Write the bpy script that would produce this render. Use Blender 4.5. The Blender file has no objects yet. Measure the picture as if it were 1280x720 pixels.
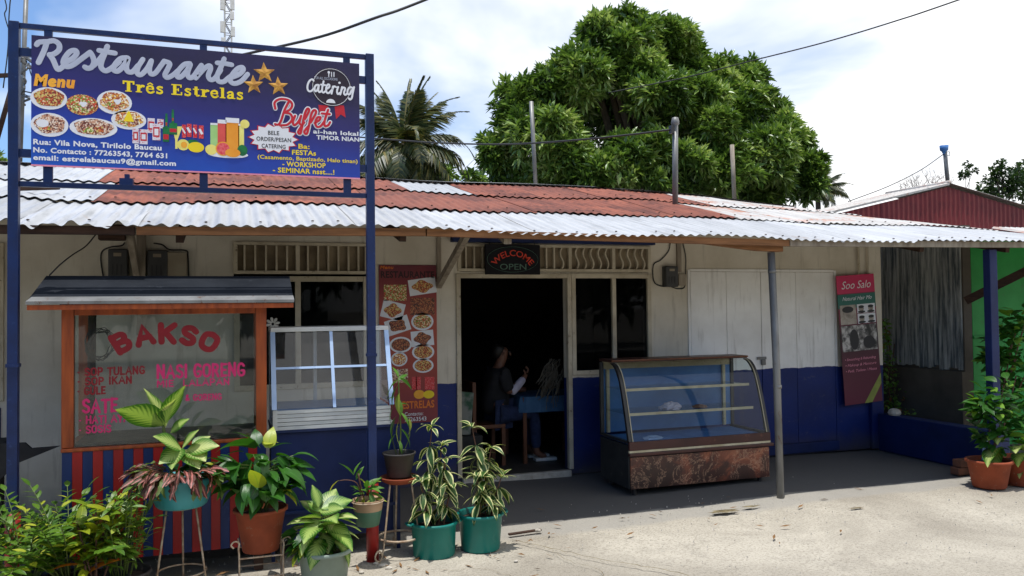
import bpy, math, random
import numpy as np
from mathutils import Vector, Matrix, Euler
random.seed(7); rng = np.random.default_rng(7)
R = math.radians
scene = bpy.context.scene
COL = scene.collection
# ------------------------------------------------------------------ camera
F, CW, CH = 1005.0, 1280.0, 720.0
EYE = Vector((0, 0, 1.7)); YAW, PITCH, ROLL = R(19.1), R(1.4), R(0.65)
fw = Vector((math.sin(YAW)*math.cos(PITCH), math.cos(YAW)*math.cos(PITCH), math.sin(PITCH)))
rt0 = Vector((math.cos(YAW), -math.sin(YAW), 0)); up0 = rt0.cross(fw)
up = up0*math.cos(ROLL) + rt0*math.sin(ROLL); rt = rt0*math.cos(ROLL) - up0*math.sin(ROLL)
cam = bpy.data.cameras.new('camera'); camo = bpy.data.objects.new('camera', cam); COL.objects.link(camo)
cam.sensor_width = 36; cam.lens = F/CW*36; cam.clip_start = 0.05; cam.clip_end = 3000
m = Matrix((rt, up, -fw)).transposed().to_4x4(); m.translation = EYE; camo.matrix_world = m
scene.camera = camo

def pix(x, y, X=None, Y=None, Z=None):
    """point of the place seen at photo pixel (x, y) on the plane X=, Y= or Z="""
    d = fw + rt*((x-640)/F) + up*((360-y)/F)
    t = (X/d.x) if X is not None else (Y/d.y) if Y is not None else ((Z-EYE.z)/d.z)
    return EYE + d*t
def ppm(p):  # pixels per metre at p
    return F/((Vector(p)-EYE).dot(fw))

# ------------------------------------------------------------------ world and sun
SUN_DIR = Vector((0.10, 0.10, -1.0)).normalized()
w = bpy.data.worlds.new('World'); scene.world = w; w.use_nodes = True
nt = w.node_tree; N = nt.nodes; L = nt.links
for n in list(N): N.remove(n)
out = N.new('ShaderNodeOutputWorld'); bg = N.new('ShaderNodeBackground'); bg.inputs[1].default_value = 0.15
sky = N.new('ShaderNodeTexSky'); sky.sky_type = 'NISHITA'; sky.sun_disc = False
sky.sun_elevation = math.asin(-SUN_DIR.z); sky.sun_rotation = math.atan2(-SUN_DIR.x, -SUN_DIR.y)
sky.air_density = 1.0; sky.dust_density = 1.0; sky.ozone_density = 3.0
tc = N.new('ShaderNodeTexCoord')
def wn(t, **k):
    n = N.new(t)
    for a, b in k.items(): setattr(n, a, b)
    return n
sep = wn('ShaderNodeSeparateXYZ'); L.new(tc.outputs['Generated'], sep.inputs[0])
# cloud layer: direction projected on a flat ceiling, so clouds grow smaller to the horizon
zz = wn('ShaderNodeMath', operation='MAXIMUM'); L.new(sep.outputs['Z'], zz.inputs[0]); zz.inputs[1].default_value = 0.02
za = wn('ShaderNodeMath', operation='ADD'); L.new(zz.outputs[0], za.inputs[0]); za.inputs[1].default_value = 0.16
dx = wn('ShaderNodeMath', operation='DIVIDE'); L.new(sep.outputs['X'], dx.inputs[0]); L.new(za.outputs[0], dx.inputs[1])
dy = wn('ShaderNodeMath', operation='DIVIDE'); L.new(sep.outputs['Y'], dy.inputs[0]); L.new(za.outputs[0], dy.inputs[1])
cmb = wn('ShaderNodeCombineXYZ'); L.new(dx.outputs[0], cmb.inputs[0]); L.new(dy.outputs[0], cmb.inputs[1])
n1 = wn('ShaderNodeTexNoise'); n1.inputs['Scale'].default_value = .8; n1.inputs['Detail'].default_value = 6; n1.inputs['Roughness'].default_value = .5
n1.inputs['Distortion'].default_value = .3
L.new(cmb.outputs[0], n1.inputs['Vector'])
# more cloud toward +X (right of the picture)
bx = wn('ShaderNodeMath', operation='MULTIPLY_ADD'); L.new(sep.outputs['X'], bx.inputs[0]); bx.inputs[1].default_value = .34; L.new(n1.outputs['Fac'], bx.inputs[2])
cr = wn('ShaderNodeValToRGB'); L.new(bx.outputs[0], cr.inputs[0])
cr.color_ramp.elements[0].position = .44; cr.color_ramp.elements[0].color = (.04,.04,.04,1)
cr.color_ramp.elements[1].position = .62; cr.color_ramp.elements[1].color = (.97,.97,.97,1)
n2 = wn('ShaderNodeTexNoise'); n2.inputs['Scale'].default_value = 2.2; n2.inputs['Detail'].default_value = 6; L.new(cmb.outputs[0], n2.inputs['Vector'])
cr2 = wn('ShaderNodeValToRGB'); L.new(n2.outputs['Fac'], cr2.inputs[0])
cr2.color_ramp.elements[0].position = .35; cr2.color_ramp.elements[0].color = (6.9,7.15,7.5,1)
cr2.color_ramp.elements[1].position = .62; cr2.color_ramp.elements[1].color = (8.2,8.2,8.2,1)
mx = wn('ShaderNodeMix', data_type='RGBA'); L.new(cr.outputs[0], mx.inputs[0]); tint = wn('ShaderNodeMix', data_type='RGBA', blend_type='MULTIPLY'); tint.inputs[0].default_value = 1; L.new(sky.outputs[0], tint.inputs[6]); tint.inputs[7].default_value = (.72,.92,1.12,1); L.new(tint.outputs[2], mx.inputs[6]); L.new(cr2.outputs[0], mx.inputs[7])
L.new(mx.outputs[2], bg.inputs[0]); L.new(bg.outputs[0], out.inputs[0])
sl = bpy.data.lights.new('sun', 'SUN'); sl.energy = 4.2; sl.angle = R(.5); sl.color = (1, .97, .93)
so = bpy.data.objects.new('sun', sl); COL.objects.link(so); so.rotation_euler = SUN_DIR.to_track_quat('-Z', 'Y').to_euler(); so.location = (0, 0, 30)
scene.view_settings.view_transform = 'Standard'; scene.view_settings.look = 'None'
scene.view_settings.exposure = 0.15; scene.view_settings.gamma = 1.0
scene.render.engine = 'CYCLES'
scene.cycles.max_bounces = 8; scene.cycles.transparent_max_bounces = 24; scene.cycles.caustics_reflective = False; scene.cycles.caustics_refractive = False

# ------------------------------------------------------------------ materials
def srgb(r, g, b):
    f = lambda c: ((c/255+.055)/1.055)**2.4 if c/255 > .04045 else c/255/12.92
    return (f(r), f(g), f(b))
class NT:
    def __init__(s, name):
        s.m = bpy.data.materials.new(name); s.m.use_nodes = True; s.t = s.m.node_tree; s.n = s.t.nodes; s.l = s.t.links
        for n in list(s.n): s.n.remove(n)
        s.out = s.n.new('ShaderNodeOutputMaterial'); s.p = s.n.new('ShaderNodeBsdfPrincipled'); s.l.new(s.p.outputs[0], s.out.inputs[0])
        s.tc = s.n.new('ShaderNodeTexCoord'); s.oi = None
    def put(s, sock, v):
        if isinstance(v, bpy.types.NodeSocket): s.l.new(v, sock)
        elif isinstance(v, (tuple, list)) and len(v) == 3 and sock.type == 'RGBA': sock.default_value = (*v, 1)
        else: sock.default_value = v
    def math(s, op, a, b=0.0, c=0.0):
        n = s.n.new('ShaderNodeMath'); n.operation = op; s.put(n.inputs[0], a); s.put(n.inputs[1], b); s.put(n.inputs[2], c); return n.outputs[0]
    def mapped(s, scale=(1,1,1), src='Object', rnd=False, loc=(0,0,0)):
        n = s.n.new('ShaderNodeMapping'); s.l.new(s.tc.outputs[src], n.inputs[0]); n.inputs['Scale'].default_value = scale; n.inputs['Location'].default_value = loc
        if rnd:
            oi = s.n.new('ShaderNodeObjectInfo'); k = s.math('MULTIPLY', oi.outputs['Random'], 37.0)
            c = s.n.new('ShaderNodeCombineXYZ'); s.l.new(k, c.inputs[0]); s.l.new(k, c.inputs[1]); s.l.new(k, c.inputs[2]); s.l.new(c.outputs[0], n.inputs['Location'])
        return n.outputs[0]
    def noise(s, vec, sc, det=5, rough=.55, dist=0):
        n = s.n.new('ShaderNodeTexNoise'); s.l.new(vec, n.inputs['Vector']); n.inputs['Scale'].default_value = sc; n.inputs['Detail'].default_value = det
        n.inputs['Roughness'].default_value = rough; n.inputs['Distortion'].default_value = dist; return n.outputs['Fac']
    def ramp(s, f, *stops):
        n = s.n.new('ShaderNodeValToRGB'); s.l.new(f, n.inputs[0]); e = n.color_ramp.elements
        while len(e) < len(stops): e.new(.5)
        for i, (p, c) in enumerate(stops):
            e[i].position = p; e[i].color = (c, c, c, 1) if not isinstance(c, (tuple, list)) else (*c, 1)
        return n.outputs[0]
    def mix(s, f, a, b, blend='MIX'):
        n = s.n.new('ShaderNodeMix'); n.data_type = 'RGBA'; n.blend_type = blend; s.put(n.inputs[0], f); s.put(n.inputs[6], a); s.put(n.inputs[7], b); return n.outputs[2]
    def bump(s, h, strength=.3, dist=.01):
        n = s.n.new('ShaderNodeBump'); s.l.new(h, n.inputs['Height']); n.inputs['Strength'].default_value = strength; n.inputs['Distance'].default_value = dist
        s.l.new(n.outputs[0], s.p.inputs['Normal']); return n
    def sepxyz(s, vec):
        n = s.n.new('ShaderNodeSeparateXYZ'); s.l.new(vec, n.inputs[0]); return n.outputs
    def fin(s, col, rough=.6, metal=0.0, spec=.5):
        s.put(s.p.inputs['Base Color'], col); s.put(s.p.inputs['Roughness'], rough); s.put(s.p.inputs['Metallic'], metal); s.p.inputs['Specular IOR Level'].default_value = spec
        return s.m
def M(name, c1, c2=None, sc=6, rough=.6, metal=0.0, bump=.15, bsc=60, stretch=(1,1,1), rnd=True, lo=.35, hi=.7, spec=.4, c3=None):
    """paint, wood or metal: two tones mixed by noise, dirt flecks, fine relief"""
    t = NT(name); c2 = c2 or tuple(c*.7 for c in c1)
    v = t.mapped(stretch, rnd=rnd)
    c = t.mix(t.ramp(t.noise(v, sc, 6), (lo, 0.0), (hi, 1.0)), c1, c2)
    if c3: c = t.mix(t.ramp(t.noise(v, sc*3.1, 8, .7), (.6, 0.0), (.68, 1.0)), c, c3)
    if bump: t.bump(t.noise(v, bsc, 4), bump, .004)
    r = t.math('MULTIPLY_ADD', t.noise(v, sc*2, 3), .25, rough-.12)
    return t.fin(c, r, metal, spec)
MAT = {}
MAT['sign_blue'] = M('blue painted steel', srgb(10,36,84), srgb(7,26,66), 9, .4, c3=srgb(34,56,100))
MAT['red_paint'] = M('red painted steel', srgb(150,28,24), srgb(110,20,20), 9, .45)
MAT['steel'] = M('weathered galvanised pipe', srgb(128,128,126), srgb(96,96,94), 7, .5, .3, c3=srgb(90,60,42), stretch=(1,1,.4))
MAT['wood_raw'] = M('raw eave timber', srgb(150,104,66), srgb(104,70,44), 5, .8, stretch=(.6,3,8), bump=.3)
MAT['wood_dark'] = M('dark weathered timber', srgb(70,48,36), srgb(40,28,24), 5, .85, stretch=(.6,3,8), bump=.4)
MAT['wood_pale'] = M('painted greyish timber', srgb(158,148,132), srgb(120,108,94), 6, .8, stretch=(3,3,.5), bump=.3)
MAT['cart_wood'] = M('varnished orange timber', srgb(166,78,30), srgb(118,48,18), 5, .4, stretch=(5,5,.7), bump=.15)
MAT['cream'] = M('cream painted frame', srgb(196,186,164), srgb(166,154,132), 5, .65, c3=srgb(120,104,84), bump=.1)
MAT['vent_back'] = M('dusty vent board', srgb(146,132,108), srgb(110,96,78), 4, .8, bump=.1)
MAT['blue_wall'] = M('deep blue gloss paint', srgb(5,32,86), srgb(4,24,68), 3, .6, bump=.06, bsc=30)
MAT['black'] = M('black plastic', (.02,.02,.022), (.03,.03,.03), 6, .4, bump=.03)
MAT['grey_box'] = M('grey meter housing', (.05,.05,.05), (.035,.035,.035), 6, .5, bump=.03)
MAT['pale_box'] = M('dusty pale cabinet', srgb(150,140,120), srgb(130,118,100), 5, .6, bump=.04)
MAT['alu'] = M('white aluminium profile', srgb(205,208,208), srgb(184,188,190), 5, .35, .2, bump=.02)
MAT['alu_blue'] = M('pale blue aluminium profile', srgb(170,192,222), srgb(150,176,212), 5, .35, .2, bump=.02)
MAT['cable'] = M('black cable', (.02,.02,.02), (.03,.03,.03), 5, .6, bump=0)
MAT['rod'] = M('rusty white painted rod', srgb(186,170,146), srgb(140,110,84), 25, .6, c3=srgb(120,66,40), bump=.2)
MAT['terracotta'] = M('terracotta', srgb(150,72,42), srgb(118,56,34), 5, .85, bump=.25, c3=srgb(140,104,84))
MAT['teal'] = M('teal plastic', srgb(16,116,106), srgb(12,98,90), 4, .4, bump=.05, c3=srgb(60,128,116))
MAT['teal_pale'] = M('pale turquoise plastic', srgb(64,150,156), srgb(50,130,136), 4, .4, bump=.03)
MAT['grey_pot'] = M('grey green plastic', srgb(128,142,132), srgb(108,122,112), 4, .45, bump=.04)
MAT['black_pot'] = M('dusty black nursery plastic', srgb(62,58,56), srgb(44,42,42), 6, .55, bump=.04)
MAT['soil'] = M('dark potting soil', (.03,.02,.014), (.06,.04,.028), 40, .95, bump=.8, bsc=80)
MAT['bark'] = M('bark', (.12,.09,.06), (.06,.045,.03), 8, .9, bump=.6, bsc=25, stretch=(2,2,.5))
MAT['stem_green'] = M('green stem', srgb(86,104,42), srgb(70,80,40), 9, .6, bump=.1)
MAT['stem_brown'] = M('brown stem', srgb(100,66,50), srgb(70,50,40), 9, .7, bump=.1)
MAT['stone'] = M('pale stone', srgb(190,184,172), srgb(150,142,130), 12, .9, bump=.5, bsc=40)
MAT['skin'] = M('skin', srgb(118,82,64), srgb(104,70,54), 6, .5, bump=.03)
MAT['cloth_black'] = M('black cotton', (.012,.012,.014), (.02,.02,.022), 20, .9, bump=.1)
MAT['cloth_white'] = M('white cotton', srgb(190,186,200), srgb(168,164,182), 14, .9, bump=.1)
MAT['jeans'] = M('blue denim', srgb(40,52,84), srgb(30,38,64), 18, .9, bump=.1)
MAT['hair'] = M('black hair', (.008,.007,.006), (.014,.012,.01), 50, .5, bump=.3, bsc=120)
MAT['chair_wood'] = M('brown varnished wood', srgb(110,64,38), srgb(80,46,28), 6, .5, stretch=(4,4,.8), bump=.1)
MAT['cloth_teal'] = M('blue tablecloth', srgb(66,104,138), srgb(50,84,120), 6, .8, bump=.1)
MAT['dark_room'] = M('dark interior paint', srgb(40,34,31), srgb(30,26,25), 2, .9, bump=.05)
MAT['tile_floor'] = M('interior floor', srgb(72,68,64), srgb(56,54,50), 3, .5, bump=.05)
MAT['white_paint'] = M('white paint', srgb(225,222,214), srgb(204,200,190), 5, .55, bump=.08)
MAT['stripe_red'] = M('red painted plank', srgb(160,26,24), srgb(136,20,20), 6, .42, stretch=(1,1,.4), bump=.06, c3=srgb(130,30,30))
MAT['stripe_blue'] = M('blue painted plank', srgb(14,44,100), srgb(10,34,82), 6, .42, stretch=(1,1,.4), bump=.06, c3=srgb(40,70,120))
MAT['cart_roof'] = M('dark slate painted sheet', srgb(40,43,48), srgb(30,33,38), 4, .95, bump=.05, c3=srgb(54,57,62), spec=.05)
MAT['charcoal'] = M('charred black timber', (.012,.012,.013), (.03,.03,.03), 9, .85, bump=.6, bsc=20)
MAT['mark_white'] = M('white marking print', (.75,.76,.8), (.7,.71,.75), 4, .5, bump=0)
MAT['mark_silver'] = M('silver lettering print', (.47,.5,.6), (.40,.43,.54), 3, .4, bump=0)
MAT['mark_yellow'] = M('yellow lettering print', srgb(240,214,30), srgb(228,196,20), 3, .5, bump=0)
MAT['mark_orange'] = M('orange lettering print', srgb(240,172,50), srgb(230,150,40), 6, .5, bump=0)
MAT['mark_black'] = M('black lettering print', (.02,.02,.025), (.03,.03,.03), 4, .5, bump=0)
MAT['mark_red'] = M('red lettering print', srgb(196,30,46), srgb(180,24,38), 4, .5, bump=0)
MAT['mark_maroon'] = M('maroon vinyl lettering', srgb(140,8,26), srgb(120,6,20), 5, .5, bump=0)
MAT['mark_pink'] = M('pink vinyl lettering', srgb(214,40,110), srgb(196,32,96), 5, .5, bump=0)
MAT['mark_gold'] = M('gold star print', srgb(222,168,70), srgb(150,96,34), 24, .5, bump=0)
MAT['mark_pinkpale'] = M('pale pink lettering', srgb(230,150,170), srgb(220,130,156), 5, .5, bump=0)
MAT['mark_disc'] = M('dark badge print', srgb(44,30,44), srgb(36,26,38), 5, .5, bump=0)

def glass(name, tint=(.9,.95,.95), refl=1.0, dirt=.04, dirtcol=(.6,.6,.58)):
    t = NT(name); t.n.remove(t.p)
    tr = t.n.new('ShaderNodeBsdfTransparent'); tr.inputs[0].default_value = (*tint, 1)
    gl = t.n.new('ShaderNodeBsdfGlossy'); gl.inputs['Roughness'].default_value = .02
    df = t.n.new('ShaderNodeBsdfDiffuse'); df.inputs[0].default_value = (*dirtcol, 1)
    fr = t.n.new('ShaderNodeFresnel'); fr.inputs[0].default_value = 1.5
    a = t.n.new('ShaderNodeMixShader'); t.l.new(t.math('MULTIPLY', fr.outputs[0], refl), a.inputs[0]); t.l.new(tr.outputs[0], a.inputs[1]); t.l.new(gl.outputs[0], a.inputs[2])
    b = t.n.new('ShaderNodeMixShader'); d = t.math('MULTIPLY', t.ramp(t.noise(t.mapped(), 3, 6, .6), (.4, .3), (.7, 1.0)), dirt)
    t.l.new(d, b.inputs[0]); t.l.new(a.outputs[0], b.inputs[1]); t.l.new(df.outputs[0], b.inputs[2]); t.l.new(b.outputs[0], t.out.inputs[0])
    return t.m
MAT['glass_cart'] = glass('cart window glass', (.80,.84,.82), 1.0, .04)
MAT['glass_case'] = glass('display window glass', (.78,.84,.9), 1.4, .06)
MAT['glass_dark'] = glass('dusty dark window glass', (.35,.37,.4), .16, .008)
MAT['glass_curve'] = glass('curved bakery case glass', (.92,.96,.95), .55, .015)

def corrugated(name, base, base2, rust, amount, rough=.45, metal=.5):
    t = NT(name); v = t.mapped((1, .25, 1), rnd=True); v2 = t.mapped((1, 1, 1), rnd=True)
    c = t.mix(t.ramp(t.noise(v, 3, 6), (.35, 0.0), (.7, 1.0)), base, base2)
    k = t.ramp(t.noise(v2, 1.6, 9, .68, .4), (max(.02, .74-amount*.5), 0.0), (min(.99, .84-amount*.45), 1.0))
    k2 = t.ramp(t.noise(v, 9, 8, .7), (.62-amount*.1, 0.0), (.74-amount*.1, .8))
    st = t.ramp(t.noise(t.mapped((3,.10,1), rnd=True), 7, 6, .65), (.5, 0.0), (.72, .75)); c = t.mix(st, c, tuple(a*.62 for a in base2))
    c = t.mix(k, c, rust); c = t.mix(k2, c, tuple(a*.75 for a in rust) if amount > .3 else tuple((a+b)/2 for a, b in zip(rust, base)))
    oi = t.n.new('ShaderNodeObjectInfo'); c = t.mix(t.ramp(oi.outputs['Random'], (0.0, .34), (.6, 0.0)), c, tuple(a*.55+.02 for a in base2)); t.bump(t.noise(v2, 24, 5), .2, .008)
    return t.fin(c, t.mix(k, (rough,)*3, (.85,)*3), t.math('MULTIPLY_ADD', k, -metal, metal), .4)
MAT['roof_white'] = corrugated('pale galvanised corrugated sheet', (.47,.48,.49), (.36,.37,.38), srgb(140,116,98), .2, .55, .15)
MAT['roof_rust'] = corrugated('red rusted corrugated sheet', srgb(146,82,60), srgb(112,60,46), srgb(92,50,40), .55, .8, 0)
MAT['roof_mixed'] = corrugated('grey sheet with rust patches', (.52,.51,.49), (.42,.40,.37), srgb(166,104,72), .42, .6, .15)
MAT['gable_red'] = corrugated('oxide red corrugated wall sheet', srgb(142,48,50), srgb(122,40,44), srgb(160,80,80), .1, .6, 0)
MAT['gable_roof'] = corrugated('dull grey roof sheet', (.5,.47,.43), (.4,.38,.35), srgb(150,90,66), .35, .6, .1)

# concrete ground
t = NT('sun bleached worn concrete'); v = t.mapped()
big = t.noise(v, .7, 8, .6, .6); med = t.noise(v, 5, 8, .65); fine = t.noise(v, 60, 6, .7); vf = t.noise(v, 220, 3, .6)
c = t.mix(t.ramp(big, (.36, 0.0), (.62, 1.0)), srgb(176,169,154), srgb(142,135,122))
c = t.mix(t.ramp(med, (.46, 0.0), (.74, .55)), c, srgb(142,136,124))
c = t.mix(t.ramp(fine, (.48, 0.0), (.66, .7)), c, srgb(104,97,86))
c = t.mix(t.ramp(vf, (.55, 0.0), (.72, .5)), c, srgb(214,206,190))
mu = t.n.new('ShaderNodeTexVoronoi'); mu.feature = 'DISTANCE_TO_EDGE'; mu.inputs['Scale'].default_value = .55
wv = t.n.new('ShaderNodeVectorMath'); wv.operation = 'ADD'; t.l.new(v, wv.inputs[0])
nz = t.n.new('ShaderNodeTexNoise'); nz.inputs['Scale'].default_value = 2.5; nz.inputs['Detail'].default_value = 6; t.l.new(v, nz.inputs['Vector']); t.l.new(nz.outputs['Color'], wv.inputs[1])
t.l.new(wv.outputs[0], mu.inputs['Vector'])
crk = t.ramp(mu.outputs['Distance'], (0.0, 1.0), (.006, 0.0)); crk = t.math('MULTIPLY', crk, t.ramp(t.noise(v, .9, 3), (.55, 0.0), (.7, .5)))
c = t.mix(crk, c, srgb(90,80,68))
sx = t.sepxyz(v)
# worn troweled strip of darker cement just outside the porch line; beyond it porch shade is painted into the floor colour
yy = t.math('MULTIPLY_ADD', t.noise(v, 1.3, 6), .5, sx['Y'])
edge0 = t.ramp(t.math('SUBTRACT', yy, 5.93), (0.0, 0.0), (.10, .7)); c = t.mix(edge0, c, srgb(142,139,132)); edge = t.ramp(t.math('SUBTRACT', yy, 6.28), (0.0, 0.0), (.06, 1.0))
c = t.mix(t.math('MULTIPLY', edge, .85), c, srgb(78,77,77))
h = t.math('ADD', t.math('MULTIPLY', med, .6), t.math('MULTIPLY', fine, .5)); h = t.math('ADD', h, t.math('MULTIPLY', vf, .2)); h = t.math('SUBTRACT', h, crk)
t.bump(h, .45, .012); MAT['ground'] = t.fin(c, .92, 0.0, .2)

# plastered facade: cream above, blue dado
def facade_mat(name, zband, top, top2):
    t = NT(name); v = t.mapped(); s = t.sepxyz(v)
    c = t.mix(t.ramp(t.noise(v, 1.3, 7, .6), (.4, 0.0), (.7, 1.0)), tuple(q*.98 for q in top), tuple(q*.94 for q in top2))
    vs = t.mapped((6, 6, .6)); c = t.mix(t.ramp(t.noise(vs, 2.2, 6, .6), (.56, 0.0), (.75, .5)), c, srgb(104,90,72))
    c = t.mix(t.ramp(t.noise(v, 26, 5, .7), (.68, 0.0), (.74, .6)), c, srgb(90,78,64))
    blue = t.mix(t.ramp(t.noise(v, 2.0, 7), (.35, 0.0), (.7, 1.0)), srgb(7,36,104), srgb(5,27,84))
    blue = t.mix(t.ramp(t.noise(v, 40, 5, .7), (.6, 0.0), (.72, .7)), blue, srgb(66,72,96))
    blue = t.mix(t.ramp(t.noise(t.mapped((1,1,2.2)), 4.5, 8, .75), (.6, 0.0), (.66, .45)), blue, srgb(92,92,96))
    e = t.math('MULTIPLY_ADD', t.noise(v, 5, 6), .045, t.math('SUBTRACT', s['Z'], .012))
    k = t.ramp(t.math('SUBTRACT', zband+.01, e), (0.0, 0.0), (.004, 1.0))
    c = t.mix(k, c, blue)
    dirt = t.ramp(t.math('ADD', s['Z'], t.math('MULTIPLY', t.noise(v, 5, 5), .25)), (.12, .75), (.38, 0.0))
    c = t.mix(dirt, c, srgb(70,64,56))
    t.bump(t.noise(v, 14, 6), .12, .01)
    return t.fin(c, t.mix(k, (.8,)*3, (.55,)*3), 0.0, .35)
MAT['facade'] = facade_mat('cream plaster with blue dado', .975, srgb(216,208,192), srgb(190,180,160))
MAT['facade_white'] = facade_mat('cream plaster to the ground', -5, srgb(210,204,190), srgb(186,178,162))
MAT['facade_board'] = facade_mat('off white painted board with blue foot', .985, srgb(246,245,241), srgb(226,223,217))

# ------------------------------------------------------------------ mesh builders
class MB:
    def __init__(s): s.v = []; s.f = []; s.mi = []; s.k = 0
    def add(s, vs, fs):
        o = len(s.v); s.v += [tuple(p) for p in vs]; s.f += [tuple(i+o for i in f) for f in fs]; s.mi += [s.k]*len(fs); return s
    def box(s, x0, x1, y0, y1, z0, z1):
        return s.add([(x0,y0,z0),(x1,y0,z0),(x1,y1,z0),(x0,y1,z0),(x0,y0,z1),(x1,y0,z1),(x1,y1,z1),(x0,y1,z1)],
                     [(0,3,2,1),(4,5,6,7),(0,1,5,4),(1,2,6,5),(2,3,7,6),(3,0,4,7)])
    def bar(s, a, b, wx, wz, upv=(0,0,1)):
        """rectangular bar from a to b, width wx across, wz along upv"""
        a = Vector(a); b = Vector(b); d = (b-a).normalized(); u = Vector(upv)
        if abs(d.dot(u)) > .95: u = Vector((0,1,0))
        r = d.cross(u).normalized(); u = r.cross(d).normalized(); vs = []
        for p in (a, b):
            for i, j in ((-1,-1),(1,-1),(1,1),(-1,1)): vs.append(p + r*(wx/2*i) + u*(wz/2*j))
        return s.add(vs, [(0,1,2,3),(7,6,5,4),(0,4,5,1),(1,5,6,2),(2,6,7,3),(3,7,4,0)])
    def tube(s, pts, r, n=8, flat=None, cap=True):
        """tube along pts; r a number or list; flat=(axis, factor) squashes the section along an axis"""
        pts = [Vector(p) for p in pts]; m = len(pts); rs = list(r) if isinstance(r, (list, tuple)) else [r]*m
        if cap and flat:
            d0 = (pts[0]-pts[1]).normalized(); d1 = (pts[-1]-pts[-2]).normalized()
            pts = [pts[0]+d0*rs[0]*.95, pts[0]+d0*rs[0]*.7] + pts + [pts[-1]+d1*rs[-1]*.7, pts[-1]+d1*rs[-1]*.95]
            rs = [rs[0]*.3, rs[0]*.72] + rs + [rs[-1]*.72, rs[-1]*.3]; m = len(pts)
        vs = []; prev = None
        for i, p in enumerate(pts):
            d = (pts[min(i+1, m-1)] - pts[max(i-1, 0)])
            d = d.normalized() if d.length > 1e-9 else Vector((0,0,1))
            if prev is None: a = d.cross(Vector((0,1,0)) if abs(d.y) < .9 else Vector((1,0,0))).normalized()
            else:
                a = prev - d*prev.dot(d); a = a.normalized() if a.length > 1e-6 else d.orthogonal().normalized()
            prev = a; b = d.cross(a)
            for k in range(n):
                o = a*math.cos(2*math.pi*k/n)*rs[i] + b*math.sin(2*math.pi*k/n)*rs[i]
                if flat: ax = Vector(flat[0]); o = o - ax*(o.dot(ax))*(1-flat[1])
                vs.append(p+o)
        fs = [(i*n+k, i*n+(k+1) % n, (i+1)*n+(k+1) % n, (i+1)*n+k) for i in range(m-1) for k in range(n)]
        fs += [tuple(range(n))[::-1], tuple((m-1)*n+k for k in range(n))]
        return s.add(vs, fs)
    def lathe(s, prof, c=(0,0,0), n=32, caps=False):
        vs = [(c[0]+r*math.cos(2*math.pi*k/n), c[1]+r*math.sin(2*math.pi*k/n), c[2]+z) for r, z in prof for k in range(n)]
        fs = [(i*n+k, i*n+(k+1) % n, (i+1)*n+(k+1) % n, (i+1)*n+k) for i in range(len(prof)-1) for k in range(n)]
        if caps: fs += [tuple(range(n))[::-1], tuple((len(prof)-1)*n+k for k in range(n))]
        return s.add(vs, fs)
    def prism(s, poly, axis, a, b):
        """extrude the 2-D poly (other two axes in order) from a to b along axis 0/1/2"""
        def P(q, t):
            l = list(q); l.insert(axis, t); return tuple(l)
        n = len(poly)
        vs = [P(q, a) for q in poly] + [P(q, b) for q in poly]
        return s.add(vs, [tuple(range(n)), tuple(range(2*n-1, n-1, -1))] + [(i, n+i, n+(i+1) % n, (i+1) % n) for i in range(n)])
    def disc(s, c, rx, rz, n=24, a0=0, a1=2*math.pi, fn=None):
        """flat print facing -Y"""
        pts = []
        for k in range(n):
            a = a0 + (a1-a0)*k/(n if a1-a0 > 6.28 else n-1); q = fn(a) if fn else 1
            pts.append((c[0]+rx*q*math.cos(a), c[1], c[2]+rz*q*math.sin(a)))
        return s.add([tuple(c)]+pts, [(0, k+1, (k+1) % n+1) for k in range(n if a1-a0 > 6.28 else n-1)])
    def quad(s, a, b, c, d): return s.add([a,b,c,d], [(0,1,2,3)])
    def build(s, name, mat, parent=None, smooth=False, bev=0.0, kind=None, nor=True):
        mats = mat if isinstance(mat, (list, tuple)) else [mat]
        o0 = world_loc(parent) if parent else Vector((0,0,0))
        me = bpy.data.meshes.new(name); me.from_pydata([tuple(Vector(p)-o0) for p in s.v], [], s.f)
        for q in mats: me.materials.append(MAT[q] if isinstance(q, str) else q)
        if len(mats) > 1: me.polygons.foreach_set('material_index', s.mi)
        if nor:
            import bmesh
            bm = bmesh.new(); bm.from_mesh(me); bmesh.ops.recalc_face_normals(bm, faces=bm.faces); bm.to_mesh(me); bm.free()
        if smooth: me.polygons.foreach_set('use_smooth', [True]*len(me.polygons))
        o = bpy.data.objects.new(name, me); COL.objects.link(o)
        if parent: o.parent = parent
        if bev:
            b = o.modifiers.new('b', 'BEVEL'); b.width = bev; b.segments = 2; b.limit_method = 'ANGLE'; b.angle_limit = R(50)
        if kind: o['kind'] = kind
        return o
def world_loc(o):
    v = Vector((0,0,0))
    while o: v += o.location; o = o.parent
    return v
def tag(o, label=None, cat=None, group=None, kind=None):
    if label: o['label'] = label
    if cat: o['category'] = cat
    if group: o['group'] = group
    if kind: o['kind'] = kind
    return o
def thing(name, loc, label, cat, group=None):
    o = bpy.data.objects.new(name, None); COL.objects.link(o); o.location = loc; o.empty_display_size = .1
    return tag(o, label, cat, group)
def cr_spline(pts, n=6):
    P = [Vector(p) for p in pts]; P = [P[0]*2-P[1]] + P + [P[-1]*2-P[-2]]; o = []
    for i in range(1, len(P)-2):
        for k in range(n):
            t = k/n; a, b, c, d = P[i-1], P[i], P[i+1], P[i+2]
            o.append(.5*((2*b)+(c-a)*t+(2*a-5*b+4*c-d)*t*t+(3*b-a-3*c+d)*t**3))
    return o + [P[-2]]

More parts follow.
